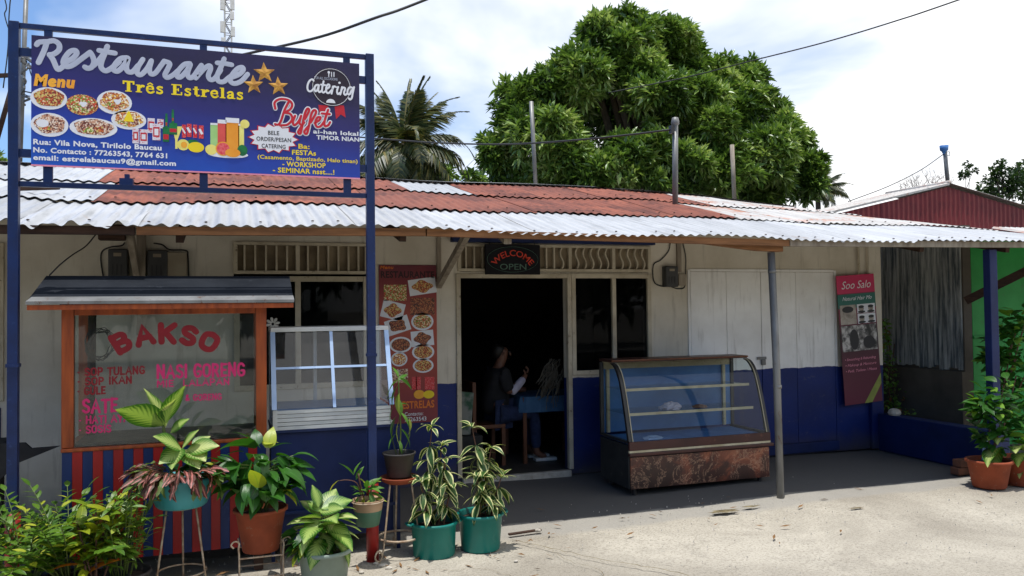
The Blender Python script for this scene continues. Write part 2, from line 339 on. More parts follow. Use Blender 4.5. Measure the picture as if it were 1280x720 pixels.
# lettering: the built-in font turned to mesh and fitted
_tc = {}
def text_geo(s, bold=0.0, shear=0.0):
    k = (s, bold, shear)
    if k not in _tc:
        cu = bpy.data.curves.new('t', 'FONT'); cu.body = s; cu.size = 1; cu.offset = bold; cu.shear = shear; cu.resolution_u = 3; cu.space_character = 1+bold*2.2
        o = bpy.data.objects.new('t', cu); COL.objects.link(o)
        dg = bpy.context.evaluated_depsgraph_get(); me = bpy.data.meshes.new_from_object(o.evaluated_get(dg))
        vs = [(v.co.x, v.co.y) for v in me.vertices]; fs = [tuple(p.vertices) for p in me.polygons]
        bpy.data.objects.remove(o); bpy.data.curves.remove(cu); bpy.data.meshes.remove(me); _tc[k] = (vs, fs)
    return _tc[k]
def letters(s, X0, X1, Zb, H, Y, mat, parent, bold=.0, shear=0.0, name='lettering', warp=None, Hn=None):
    """s fitted between X0 and X1, baseline Zb, cap height H (.69 em), on the plane Y"""
    vs, fs = text_geo(s, bold, shear); xa = min(v[0] for v in vs); xb = max(v[0] for v in vs)
    mb = MB(); P = []
    for x, y in vs:
        u = (x-xa)/(xb-xa); z = y/.70*H
        if warp: X, Z = warp(u, z)
        else: X, Z = X0+(X1-X0)*u, Zb+z
        P.append((X, Y, Z))
    mb.add(P, fs); return mb.build(name, mat, parent, nor=False)
def ptext(s, x0, y0, x1, h, Y, mat, parent, **k):
    """same, placed by photo pixels: left end x0, baseline y0 at the left, right end x1, cap height h"""
    a = pix(x0, y0, Y=Y); b = pix(x1, y0+(x1-x0)*.06, Y=Y); return letters(s, a.x, b.x, a.z, h/ppm(a), Y, mat, parent, **k)
# ================================================================== THE SETTING
def ground():
    n = 90; xs = np.concatenate(([-900,-200,-60,-25], np.linspace(-12, 16, n), [30,70,220,900])); ys = np.concatenate(([-500,-100,-20,-6], np.linspace(-2, 12, n), [25,60,200,1200]))
    vs = []
    for y in ys:
        for x in xs:
            z = 0.0
            if -12 <= x <= 16 and -2 <= y <= 12:
                z = .012*math.sin(x*1.3+.7*y)*math.sin(y*1.1-.4*x) + .006*math.sin(3.1*x+1.9*y)
                z -= .012
                if 3.6 < x < 5 and 5.3 < y < 5.65: z -= .006*rng.random()
            else: z = -.02
            vs.append((x, y, z))
    m = len(xs); fs = [(j*m+i, j*m+i+1, (j+1)*m+i+1, (j+1)*m+i) for j in range(len(ys)-1) for i in range(m-1)]
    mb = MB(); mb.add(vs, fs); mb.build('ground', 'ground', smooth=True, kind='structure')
ground()
# shallow broken hollows in the yard concrete
t = NT('broken earth in the hollow'); v = t.mapped(); t.bump(t.noise(v, 50, 6, .7), .9, .02)
MAT['hollow'] = t.fin(t.mix(t.ramp(t.noise(v, 18, 6, .7), (.4, 0.0), (.6, 1.0)), srgb(92,82,60), srgb(140,128,100)), .95, 0, .1)
def hollow(cx, cy, rx, ry, seed):
    r = random.Random(seed); n = 20; vs = [(cx, cy, .012)]
    for k in range(n):
        a = 2*math.pi*k/n; q = r.uniform(.6, 1.1); vs.append((cx+rx*q*math.cos(a), cy+ry*q*math.sin(a), .008))
    MB().add(vs, [(0, k+1, (k+1) % n+1) for k in range(n)]).build('ground_patch', 'hollow', kind='structure')
p = pix(905, 640, Z=0); hollow(p.x, p.y, .16, .05, 1); p = pix(938, 634, Z=0); hollow(p.x, p.y, .10, .025, 2); p = pix(1070, 636, Z=0); hollow(p.x, p.y, .07, .02, 3)
# thin cracks running over the yard
def crack(pts, w, seed):
    r = random.Random(seed); P = cr_spline([pix(a, b, Z=0) for a, b in pts], 8); vs = []; fs = []
    for i, q in enumerate(P):
        d = (P[min(i+1, len(P)-1)]-P[max(i-1, 0)]).normalized(); s = Vector((-d.y, d.x, 0)); j = s*r.uniform(-.012, .012); ww = w*r.uniform(.4, 1.2)
        vs += [q+j+s*ww+Vector((0,0,.009)), q+j-s*ww+Vector((0,0,.009))]
    fs = [(2*i, 2*i+1, 2*i+3, 2*i+2) for i in range(len(P)-1)]
    MB().add(vs, fs).build('ground_crack', 'hollow', kind='structure')
crack([(640,676),(690,687),(760,702),(830,714),(900,730)], .005, 1)
crack([(690,690),(712,703),(745,712),(760,730)], .002, 2)
crack([(560,716),(600,712),(640,722)], .002, 5)

# ------------------------------------------------------------------ the restaurant building
FY = 7.6
B = thing('restaurant_building', (3.0, 7.6, 0), 'single storey cream and blue restaurant under a long rusty corrugated roof', 'building')
def pb(name, mat, mb, **k): return mb.build(name, mat, B, **k)
ops = [(-2.9,-1.78,.98,2.28), (0.0,1.20,.98,2.32), (2.09,3.24,0,2.0), (3.29,4.17,1.0,2.0), (2.09,4.17,2.055,2.33)]
xs = sorted({-7.0, 7.22} | {a for o in ops for a in o[:2]}); zs = sorted({0.0, 2.64} | {a for o in ops for a in o[2:]})
mb = MB()
for i in range(len(xs)-1):
    run = None
    for j in range(len(zs)-1):
        cx = (xs[i]+xs[i+1])/2; cz = (zs[j]+zs[j+1])/2
        hole = any(o[0] < cx < o[1] and o[2] < cz < o[3] for o in ops)
        if hole:
            if run is not None: mb.box(xs[i], xs[i+1], FY, FY+.14, run, zs[j]); run = None
        elif run is None: run = zs[j]
    if run is not None: mb.box(xs[i], xs[i+1], FY, FY+.14, run, zs[-1])
wall_left = MB(); wall_right = MB()
# split cream-to-ground stretch (left of x=1.2) from the blue footed one
for q in range(0, len(mb.v), 8):
    b = mb.v[q:q+8]; tgt = wall_left if b[1][0] <= 1.21 else wall_right
    tgt.add(b, [(0,3,2,1),(4,5,6,7),(0,1,5,4),(1,2,6,5),(2,3,7,6),(3,0,4,7)])
pb('wall', 'facade_white', wall_left); pb('wall', 'facade', wall_right)
# outer end wall, back wall, room inside
pb('wall', 'facade', MB().box(7.08, 7.22, FY+.14, 11.8, 0, 2.55))
pb('wall', 'facade_white', MB().box(-7.0, 7.22, 11.8, 11.94, 0, 2.55))
pb('wall', 'facade_white', MB().box(-7.0, -6.86, FY+.14, 11.8, 0, 2.55))
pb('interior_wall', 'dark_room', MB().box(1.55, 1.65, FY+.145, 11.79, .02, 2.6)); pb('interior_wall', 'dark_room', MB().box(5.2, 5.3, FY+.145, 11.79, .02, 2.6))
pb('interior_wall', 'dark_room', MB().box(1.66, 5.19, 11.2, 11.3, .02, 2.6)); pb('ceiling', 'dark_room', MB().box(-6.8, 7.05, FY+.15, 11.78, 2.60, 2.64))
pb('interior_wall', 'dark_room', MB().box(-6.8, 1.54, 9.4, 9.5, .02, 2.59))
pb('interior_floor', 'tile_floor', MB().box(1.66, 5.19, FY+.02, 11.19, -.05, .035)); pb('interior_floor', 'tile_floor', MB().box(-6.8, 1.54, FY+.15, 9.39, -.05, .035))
pb('door_step', 'stone', MB().box(2.095, 3.235, FY-.05, FY+.018, -.05, .045), bev=.008)
# blue foot continues at the left corner of the frame
pb('painted_dado', 'blue_wall', MB().box(-7.0, -1.80, FY-.006, FY-.0005, 0, .93))
# frames of openings
def frame(x0, x1, z0, z1, w=.05, d=.05, y=FY-.02, mat='cream', mull=(), bottom=True):
    f = MB().box(x0, x0+w, y, y+d, z0, z1); f.box(x1-w, x1, y, y+d, z0, z1); f.box(x0+w, x1-w, y+.001, y+d, z1-w, z1)
    if bottom: f.box(x0+w, x1-w, y+.001, y+d, z0, z0+w)
    for m_ in mull: f.box(m_-w/2, m_+w/2, y+.002, y+d, z0+w if bottom else z0, z1-w)
    return pb('window_frame' if bottom else 'door_frame', mat, f, bev=.004)
lf = frame(0.0, 1.20, .98, 2.01, mull=(.555,))
MB().box(.05, 1.15, FY+.012, FY+.016, 1.03, 1.96).build('pane', 'glass_dark', lf)
frame(-2.9, -1.78, .98, 2.28)
pb('window_shutter', 'charcoal', MB().box(-2.85, -1.83, FY+.02, FY+.05, 1.32, 2.23)); pb('window_shutter', 'wood_pale', MB().box(-2.85, -1.83, FY+.02, FY+.06, 1.03, 1.31))
frame(2.05, 3.27, 0.05, 2.04, .045, .06, bottom=False)
rf = frame(3.273, 4.19, 1.0, 2.04, mull=(3.755,), w=.045)
MB().box(3.32, 3.73, FY+.012, FY+.016, 1.045, 1.99).build('pane', 'glass_dark', rf)
MB().box(3.78, 4.145, FY+.012, FY+.016, 1.045, 1.99).build('pane', 'glass_dark', rf)
# vents with vertical slats
def vent(x0, x1, z0, z1, n, wavy=(), mull=()):
    v = pb('vent', 'vent_back', MB().box(x0+.03, x1-.03, FY+.035, FY+.05, z0, z1))
    f = MB().box(x0, x1, FY-.022, FY+.03, z1-.028, z1).box(x0, x1, FY-.022, FY+.03, z0, z0+.03)
    for m_ in (x0+.015, x1-.015)+tuple(mull): f.box(m_-.018, m_+.018, FY-.021, FY+.03, z0+.03, z1-.028)
    f.build('vent_frame', 'cream', v, bev=.003)
    base = None
    for i in range(1, n):
        x = x0 + (x1-x0)*i/n
        if any(abs(x-m_) < .035 for m_ in mull): continue
        kw = i in wavy; zc = (z0+z1)/2; hh = (z1-z0)/2-.03
        s = MB(); K = 9 if kw else 1
        P = [(x + (.018*math.sin((k/K)*math.pi*2) if kw else 0), zc-hh+2*hh*k/K) for k in range(K+1)]
        for a, b in zip(P, P[1:]): s.add([(a[0]-.008,FY-.012,a[1]),(a[0]+.008,FY-.012,a[1]),(a[0]+.008,FY+.034,a[1]),(a[0]-.008,FY+.034,a[1]),(b[0]-.008,FY-.012,b[1]),(b[0]+.008,FY-.012,b[1]),(b[0]+.008,FY+.034,b[1]),(b[0]-.008,FY+.034,b[1])],
                [(0,1,5,4),(1,2,6,5),(2,3,7,6),(3,0,4,7)])
        s.build('slat', 'cream', v)
vent(0.0, 1.20, 2.03, 2.32, 13, mull=(.555,))
vent(2.07, 4.19, 2.06, 2.335, 25, wavy=tuple(range(13, 25)), mull=(3.26, 3.755))
# beam, fascia, brace timbers
pb('painted_beam', 'blue_wall', MB().box(2.0, 4.21, FY-.09, FY-.001, 2.345, 2.43), bev=.004)
pb('wall_batten', 'wood_pale', MB().box(1.86, 1.90, FY-.03, FY-.001, 1.94, 2.45), bev=.003)
a = pix(548, 357, Y=FY-.05); b = pix(592, 297, Y=6.5)
pb('diagonal_brace', 'wood_pale', MB().bar(a, (b.x, 6.55, 2.40), .05, .06))
pb('roof_rafter', 'wood_pale', MB().bar((2.02, 5.92, 2.24), (2.45, FY-.001, 2.50), .06, .09))
# board cladding right of the windows: an old double door, boards, corner pilaster
bd = MB().box(4.64, 4.668, FY-.014, FY-.0005, .13, 2.09); bd.box(6.58, 6.612, FY-.014, FY-.0005, .13, 2.09); bd.box(4.67, 6.578, FY-.014, FY-.0005, 2.07, 2.098)
pb('door_surround', 'facade_board', bd, bev=.003)
for a, b, dd in ((4.672, 5.12, .012), (5.126, 5.57, .010), (5.576, 6.04, .013), (6.046, 6.576, .011)):
    d_ = pb('door_leaf', 'facade_board', MB().box(a, b, FY-dd, FY-.0005, .135, 2.066), bev=.003)
pb('bottom_rail', 'blue_wall', MB().box(4.65, 6.60, FY-.03, FY-.0005, .02, .128), bev=.004)
lk = pb('padlock_hasp', 'steel', MB().box(5.50, 5.62, FY-.03, FY-.014, 1.09, 1.12).box(5.55, 5.60, FY-.045, FY-.02, 1.03, 1.09), bev=.004)
pb('corner_pilaster', 'facade', MB().box(7.06, 7.235, FY-.05, FY-.0015, 0, 2.52), bev=.006)
pb('wall_pipe', 'cream', MB().tube([(6.92, FY-.03, 2.5), (6.93, FY-.03, 2.1), (6.93, FY-.03, 1.86)], .014))

# ---- roof
def roof_z(x, y):
    t = (y-5.8)/3.7; ridge = 3.2 - .17*max(0, (x-4.6)/3.2)**1.3 if x > 4.6 else 3.2+.01*math.sin(x*1.7)
    e = 2.275 + .012*math.sin(x*1.9) + .01*math.sin(x*.7+1) + (.02 if x > 6 else 0)
    if x < -1.0: e -= .02*min(1, (-1.0-x)) + .012*math.sin(x*9)
    return e + (ridge-e)*t + .008*math.sin(x*2.6+y*1.9)
def sheet(x0, x1, y0, y1, lift, mat, slant=0.0, amp=.0085, crumple=0.0, seed=0):
    r = random.Random(seed); per = .0895; nx = int((x1-x0)/per*8)+1; ny = 6; vs = []
    tilt = r.uniform(-.003, .003); je = r.uniform(-.02, .02)
    for j in range(ny+1):
        for i in range(nx+1):
            u = i/nx; vv = j/ny; x = x0+(x1-x0)*u; y = (y0+je)+(y1-y0-je)*vv
            z = roof_z(x, y)+lift+amp*math.cos(2*math.pi*x/per)+tilt*(u-.5)
            if crumple: z += crumple*(math.sin(x*23+y*11+seed)*math.sin(y*17-x*5)+.6*math.sin(x*47+seed)) * (1-vv)
            vs.append((x+slant*vv, y, z))
    fs = [(j*(nx+1)+i, j*(nx+1)+i+1, (j+1)*(nx+1)+i+1, (j+1)*(nx+1)+i) for j in range(ny) for i in range(nx)]
    return MB().add(vs, fs).build('roof_sheet', mat, B, smooth=True, nor=False)
k = 0; x = -4.2
while x < 8.4:
    w_ = .72
    sheet(x-.006, x+w_+.006, 5.8, 7.08, 0.0+.005*(k % 2), 'roof_white', crumple=.018 if x < -.75 else (.006 if x < -.2 else 0), seed=k)
    x += w_; k += 1
x = -4.0; k = 0
while x < 8.0:   # middle row
    w_ = .74; m_ = 'roof_white' if x < -1.35 else ('roof_rust' if x < 4.3 else 'roof_mixed')
    sheet(x-.006, x+w_+.006, 6.96, 8.36, .020+.005*(k % 2), m_, seed=50+k, slant=0.0, amp=.007); x += w_; k += 1
x = -4.1; k = 0
while x < 7.5:   # top row
    w_ = .73; m_ = 'roof_white' if x < -1.7 or 1.5 < x < 2.25 else ('roof_rust' if x < 5.0 else 'roof_mixed')
    sheet(x-.006, x+w_+.006, 8.22, 9.55, .038+.005*(k % 2), m_, seed=90+k, amp=.007); x += w_; k += 1
# nail heads along the sheet laps
nm = MB(); rn = random.Random(8)
for y_, l_ in ((5.9, .005), (7.1, .025), (8.4, .043), (9.3, .043)):
    x = -4.1
    while x < 7.4:
        if rn.random() < .7:
            xx = round(x/.0895)*.0895; yj = y_+rn.uniform(-.02,.02); z_ = roof_z(xx, yj)+l_+.0085; nm.lathe([(.011,.0),(.009,.006),(0,.008)], (xx, yj, z_), 6)
        x += .18
pb('roof_nails', 'wood_dark', nm, kind='stuff')
# back slope falling away and the ridge capping
bk = MB(); 
for i in range(24):
    xa = -4.1+i*.5; xb = xa+.5
    if xb > 7.9: break
    bk.quad((xa, 9.5, roof_z(xa, 9.5)+.03), (xb, 9.5, roof_z(xb, 9.5)+.03), (xb, 12.2, roof_z(xb, 9.5)-.5), (xa, 12.2, roof_z(xa, 9.5)-.5))
pb('back_roof', 'roof_mixed', bk)
for i, (xa, xb, m_) in enumerate(((-4.1,-1.7,'roof_white'),(-1.69,.8,'roof_mixed'),(.81,3.0,'roof_white'),(3.01,4.9,'roof_white'),(4.91,7.6,'roof_mixed'))):
    c_ = MB(); n_ = 8
    for q in range(n_):
        a_, b_ = xa+(xb-xa)*q/n_, xa+(xb-xa)*(q+1)/n_; za, zb = roof_z(a_, 9.5)+.066, roof_z(b_, 9.5)+.066
        c_.quad((a_, 9.36, za-.028), (b_, 9.36, zb-.028), (b_, 9.52, zb), (a_, 9.52, za)); c_.quad((a_, 9.52, za), (b_, 9.52, zb), (b_, 9.7, zb-.04), (a_, 9.7, za-.04))
    pb('ridge_cap', m_, c_)
# eave purlin, in lengths that differ in colour
for xa, xb, m_ in ((-4.2,-.62,'wood_dark'), (-.61,1.35,'wood_raw'), (1.36,4.6,'wood_raw'), (4.61,8.3,'wood_pale')):
    pb('eave_beam', m_, MB().bar((xa, 5.87, roof_z(xa, 5.87)-.046), (xb, 5.87, roof_z(xb, 5.87)-.046), .05, .055))
for yy_ in (7.0, 8.3, 9.4): pb('purlin', 'wood_dark', MB().bar((-4.0, yy_, roof_z(-4, yy_)-.05), (7.6, yy_, roof_z(7.6, yy_)-.05), .05, .06))
for xx in (-2.0, -.35, 1.2, 6.2, 7.3): pb('roof_rafter', 'wood_dark', MB().bar((xx, 5.95, roof_z(xx, 5.95)-.10), (xx, 9.4, roof_z(xx, 9.4)-.11), .05, .07))
pb('cross_beam', 'wood_raw', MB().prism([(3.75, 2.235), (4.35, 2.175), (4.60, 2.168), (4.60, 2.248), (3.75, 2.248)], 1, 5.93, 6.01), bev=.004)
# porch post of pipe
pp = pb('porch_post', 'steel', MB().tube([(4.55, 5.97, -.01), (4.535, 5.97, 1.1), (4.50, 5.97, 2.165)], .033, 14), smooth=True)
MB().tube([(4.543, 5.97, .96), (4.542, 5.97, .99)], .036, 14).build('pipe_joint', 'steel', pp, smooth=True)
MB().tube([(4.506, 5.97, 1.98), (4.505, 5.97, 2.01)], .036, 14).build('pipe_joint', 'steel', pp, smooth=True)
p1 = pb('porch_post', 'blue_wall', MB().box(7.02, 7.12, 5.92, 6.0, 0, 2.22), bev=.006)
# broken stub of masonry and brace near the meters
p = pix(142, 293, Y=7.3)
pb('broken_lintel', 'wood_dark', MB().box(p.x-.11, p.x+.09, 7.25, 7.35, p.z-.05, p.z+.08), bev=.01); 
a = pix(160, 290, Y=7.3); b = pix(172, 350, Y=7.5)
pb('diagonal_brace', 'wood_pale', MB().bar((a.x, 7.25, 2.47), (b.x, 7.55, b.z), .05, .06))
a = pix(177, 288, Y=7.5); pb('service_mast', 'wood_pale', MB().box(a.x-.04, a.x+.03, 7.5, 7.58, 1.5, 2.56), bev=.004)
# debris lying on the roof
DZ = lambda x, y: roof_z(x, y)+.03
def debris(px_, py_, s, mat, lab, cat, seed, name, fl=.35):
    y = 6.5 if py_ > 248 else 7.4; q = pix(px_, py_, Y=y)
    for _ in range(12): q = pix(px_, py_, Z=DZ(q.x, q.y))
    r = random.Random(seed); n = 9; mb = MB(); vs = [(q.x, q.y, q.z+s*fl)]
    for k_ in range(n):
        a_ = 2*math.pi*k_/n; e = r.uniform(.7, 1.2); vs.append((q.x+s*e*math.cos(a_), q.y+s*e*math.sin(a_)*.8, q.z+r.uniform(0, s*fl*.8)))
    for k_ in range(n):
        a_ = 2*math.pi*k_/n; vs.append((q.x+s*1.1*math.cos(a_), q.y+s*.9*math.sin(a_), q.z-.02))
    mb.add(vs, [(0, k_+1, (k_+1) % n+1) for k_ in range(n)] + [(k_+1, n+1+k_, n+1+(k_+1) % n, (k_+1) % n+1) for k_ in range(n)])
    tag(mb.build(name, mat), lab, cat)
debris(139, 252, .04, 'steel', 'small grey rock weighing down the pale roof sheets', 'rock', 1, 'rock', .8)
debris(160, 271, .055, 'stone', 'flat concrete scrap lying near the pale roof edge above the meters', 'rubble piece', 2, 'concrete_chunk')
debris(176, 237, .2, 'stone', 'broken grey cement slab lying on the rusty roof below the signboard', 'rubble slab', 3, 'cement_slab', .18)
debris(152, 239, .1, 'stone', 'smaller pale cement lump left of the dark roof slab', 'rubble piece', 6, 'cement_lump', .25)
q = pix(160, 218, Y=8.0)
tag(MB().box(q.x-.06, q.x+.05, 7.9, 8.0, DZ(q.x,8)-.01, DZ(q.x,8)+.05).box(q.x-.02, q.x+.02, 7.92, 7.98, DZ(q.x,8)+.05, DZ(q.x,8)+.09).build('water_valve', 'sign_blue'), 'small blue fitting on the rusty roof under the signboard', 'roof fitting')
a = pix(12, 240, Y=7.1); b = pix(74, 232, Y=7.3)
tag(MB().bar((a.x, 7.1, DZ(a.x, 7.1)+.03), (b.x, 7.3, DZ(b.x, 7.3)+.05), .03, .03).build('timber_stick', 'wood_dark'), 'dark timber stick lying on the pale roof behind the left signpost', 'stick')

# ------------------------------------------------------------------ low blue boundary wall, neighbour, gable
lw = MB().prism([(5.98, -.02), (FY-.052, -.02), (FY-.052, .41), (5.98, .41)], 0, 7.14, 7.30)
tag(lw.build('boundary_wall', 'blue_wall', bev=.012), 'low blue painted wall closing the right end of the porch', 'low wall')
tag(MB().lathe([(.0,.0),(.06,.005),(.075,.03),(.06,.065),(.03,.082),(0,.085)], (7.2, 7.36, .405), 9).build('white_rock', 'stone'), 'pale round rock lying on the low blue wall', 'rock')
NB = thing('neighbouring_shop', (9.6, 7.1, 0), 'green fronted neighbouring shop with weathered plank and cement side wall', 'building')
t = NT('weathered grey plank'); v = t.mapped((2.5, 2.5, .2), rnd=True)
c = t.mix(t.ramp(t.noise(v, 9, 8, .65), (.4, 0.0), (.62, 1.0)), srgb(84,92,96), srgb(176,178,174)); c = t.mix(t.ramp(t.noise(v, 22, 6, .7), (.6, 0.0), (.68, .7)), c, srgb(160,156,148)); t.bump(t.noise(v, 18, 6, .7), .5, .01)
MAT['plank_grey'] = t.fin(c, .9, 0, .2)
MAT['cement'] = M('raw cement render', srgb(96,88,78), srgb(76,70,62), 2.5, .9, bump=.35, bsc=30)
MAT['green_paint'] = M('bright green painted board', srgb(28,150,64), srgb(22,128,52), 2.5, .6, bump=.06, c3=srgb(50,120,60))
SX = 8.0; yy_ = 7.12; k = 0
while yy_ < 9.9:
    w_ = rng.uniform(.045, .075); d_ = rng.uniform(0, .018); b_ = .93+rng.uniform(-.03, .03)
    MB().box(SX-.02-d_, SX-.002, yy_, yy_+w_-.003, b_, 2.55).build('plank', 'plank_grey', NB); yy_ += w_; k += 1
MB().box(SX, SX+.12, 7.1, 9.95, 0, 2.6).build('wall', 'cement', NB)
MB().box(SX-.05, SX-.001, 7.1, 9.95, 0, .90).build('cement_base', 'cement', NB)
xx = SX+.125; k = 0
for xe in (8.42, 8.90, 9.35, 9.8, 10.3, 10.8, 11.3, 11.9, 12.6):
    MB().box(xx, xe-.012, 7.1-(.012 if k % 2 else 0), 7.16, .02, 2.5).build('board', 'green_paint', NB, bev=.004); xx = xe; k += 1
MB().box(SX+.12, 12.6, 7.075, 7.086, 1.28, 1.31).build('rail', 'green_paint', NB)
a = pix(1212, 376, Y=6.9); b = pix(1290, 332, Y=6.4)
MB().bar((a.x, 6.95, a.z), (b.x+.1, 6.3, b.z+.05), .05, .09).build('diagonal_brace', 'wood_dark', NB)
MB().bar((7.7, 6.0, 2.2), (12.5, 6.0, 2.24), .06, .1).build('porch_beam', 'wood_dark', NB)
lo = MB(); 
for i in range(7): lo.bar((8.35+i*.7, 6.0, 2.27), (8.35+i*.7, 7.1, 2.5), .05, .07)
lo.build('rafters', 'wood_dark', NB)
def corr_plane(name, mat, parent, x0, x1, fn, per=.1, amp=.016, n2=4, kind=None):
    """fn(x, t, wave) -> point; corrugation waves along x"""
    nx = max(8, int((x1-x0)/per*6)); vs = []
    for j in range(n2+1):
        for i in range(nx+1):
            x = x0+(x1-x0)*i/nx; vs.append(fn(x, j/n2, amp*math.cos(2*math.pi*x/per)))
    return MB().add(vs, [(j*(nx+1)+i, j*(nx+1)+i+1, (j+1)*(nx+1)+i+1, (j+1)*(nx+1)+i) for j in range(n2) for i in range(nx)]).build(name, mat, parent, smooth=True, nor=False)
x = 8.45; k = 0
while x < 12.6:
    corr_plane('porch_sheet', 'roof_mixed', NB, x+.003, x+.72, lambda x, t, w: (x, 5.8+1.3*t, 2.285+.3*t+w+.003*(k % 2)), .0895, .011); x += .725; k += 1
# red gable further back
GY = 9.6
GB = thing('red_gable_building', (10.6, GY, 0), 'building with oxide red corrugated gable behind the right roof end', 'building')
pk = pix(1193, 227, Y=GY-.12); lft = pix(1022, 268, Y=GY-.12); rgt = pix(1290, 256, Y=GY-.12)
sl1 = (pk.z-lft.z)/(pk.x-lft.x); sl2 = (pk.z-rgt.z)/(rgt.x-pk.x)
gt = lambda x: pk.z-.035 - (sl1*(pk.x-x) if x < pk.x else sl2*(x-pk.x))
x = 7.62; k = 0
while x < 14.6:
    e = min(x+.8, 14.6)
    corr_plane('gable_sheet', 'gable_red', GB, x, e+.004, lambda x, t, w: (x, GY+w+.004*(k % 2), gt(x)-.03 - (gt(x)-.03-1.6)*(1-t)), .095, .010); x += .8; k += 1
MB().box(7.7, 14.5, GY+.1, 10.8, 0, 1.6).build('wall', 'cement', GB)
for xa, xb, rl in ((7.5, pk.x, 1), (pk.x, 15.2, 0)):
    nseg = 1
    for q in range(nseg):
        ya, yb = GY-.035+q*1.3, GY-.035+(q+1)*1.3+.05
        n_ = 14; vs = []
        for j in range(2):
            for i in range(n_*6+1):
                yv = ya+(yb-ya)*i/(n_*6); xv = xa if j == 0 else xb
                vs.append((xv, yv, gt(xv)+.03+.012*math.cos(2*math.pi*yv/.095)+.004*(q % 2)))
        m2 = n_*6+1
        MB().add(vs, [(i, i+1, m2+i+1, m2+i) for i in range(m2-1)]).build('roof_sheet', 'gable_roof', GB, smooth=True, nor=False)
MB().bar((7.5, GY-.03, gt(7.5)+.012), (pk.x, GY-.03, gt(pk.x)+.012), .012, .03).build('barge_board', 'roof_mixed', GB)
MB().bar((pk.x, GY-.03, gt(pk.x)+.012), (15.2, GY-.03, gt(15.2)+.012), .012, .03).build('barge_board', 'wood_dark', GB)
MB().tube([(pk.x, GY-.03, pk.z+.0), (pk.x, 10.85, pk.z+.0)], .035, 8).build('ridge_cap', 'gable_roof', GB, smooth=True)
# ================================================================== THINGS
# ------------------------------------------------------------------ the signboard
SY = 5.5
SG = thing('restaurant_signboard', (-.17, SY, 0), 'large blue printed restaurant signboard in a blue steel frame on two posts', 'signboard')
for xa in (-1.24, .885):
    ps = MB().box(xa-.028, xa+.028, SY-.028, SY+.028, .52, 3.45).build('signpost', 'sign_blue', SG, bev=.003)
    MB().tube([(xa, SY, -.02), (xa, SY, .52)], .042, 12).build('post_foot', 'red_paint', ps, smooth=True)
    MB().box(xa-.034, xa+.034, SY-.034, SY+.034, 1.38, 1.40).build('post_collar', 'sign_blue', ps)
for z in (3.430, 2.475): MB().box(-1.21, .855, SY-.014, SY+.014, z-.016, z+.016).build('frame_rail', 'sign_blue', SG, bev=.002)
for xa in (-1.06, -.18, .73):
    MB().box(xa-.022, xa+.022, SY-.012, SY+.012, 3.345, 3.413).build('frame_strut', 'sign_blue', SG); MB().box(xa-.025, xa+.025, SY-.012, SY+.012, 2.491, 2.63).build('frame_strut', 'sign_blue', SG)
for z in (3.27, 2.66):
    MB().box(-1.211, -1.13, SY-.012, SY+.012, z-.025, z+.025).build('frame_bracket', 'sign_blue', SG); MB().box(.80, .856, SY-.012, SY+.012, z-.025, z+.025).build('frame_bracket', 'sign_blue', SG)
BX0, BX1, BZ0, BZ1 = -1.145, .812, 2.592, 3.372
t = NT('printed banner vinyl'); v = t.mapped((1,1,1)); s_ = t.sepxyz(v)   # object origin at banner foot
z_ = t.math('DIVIDE', s_['Z'], .78); x_ = t.math('DIVIDE', s_['X'], 1.96)
f_ = t.math('ADD', z_, t.math('MULTIPLY', x_, .35))
c = t.ramp(f_, (.0, srgb(16,84,184)), (.38, srgb(22,56,158)), (.68, srgb(36,32,108)), (1.05, srgb(30,20,58)))
c = t.mix(t.ramp(t.noise(v, 2.5, 5), (.4, 0.0), (.75, .35)), c, srgb(44,30,100))
t.bump(t.noise(v, 5, 3), .12, .02)
MAT['banner'] = t.fin(c, .42, 0, .5)
bn = bpy.data.objects.new('banner', None)
nx, nz_ = 40, 12; vs = []
for j in range(nz_+1):
    for i in range(nx+1):
        u, v_ = i/nx, j/nz_; vs.append((BX0+(BX1-BX0)*u, SY-.03+.004*math.sin(u*21)*abs(math.sin(v_*3.14))*.0, BZ0+(BZ1-BZ0)*v_))
n4 = len(vs); vs += [(a, b+.004, c_) for a, b, c_ in vs]
fs = [(j*(nx+1)+i, j*(nx+1)+i+1, (j+1)*(nx+1)+i+1, (j+1)*(nx+1)+i) for j in range(nz_) for i in range(nx)]; fs += [tuple(q+n4 for q in f[::-1]) for f in fs]
bo = bpy.data.objects.new('banner', bpy.data.meshes.new('banner')); COL.objects.link(bo); bo.parent = SG
bo.location = Vector((BX0, SY-.03, BZ0))-SG.location
bo.data.from_pydata([(a-BX0, b-(SY-.03), c_-BZ0) for a, b, c_ in vs], [], fs); bo.data.materials.append(MAT['banner'])
MB().box(BX0, BX1, SY-.032, SY-.0255, BZ0-.010, BZ0-.001).build('hem', 'mark_pinkpale', bo)
PYs = SY-.0312
def brush(zoom, pts, wpx, mat, parent, Y, name='lettering', out=None, n=5):
    """a brush stroke through points read in a zoomed crop (x0, y0, scale); flat print"""
    x0, y0, sc = zoom; P = cr_spline([pix(x0+a/sc, y0+b/sc, Y=Y) for a, b in pts], n); r = wpx/2/ppm(P[0])
    (out or MB()).tube(P, r, 8, flat=((0,1,0), .025)) if out else None
    return P
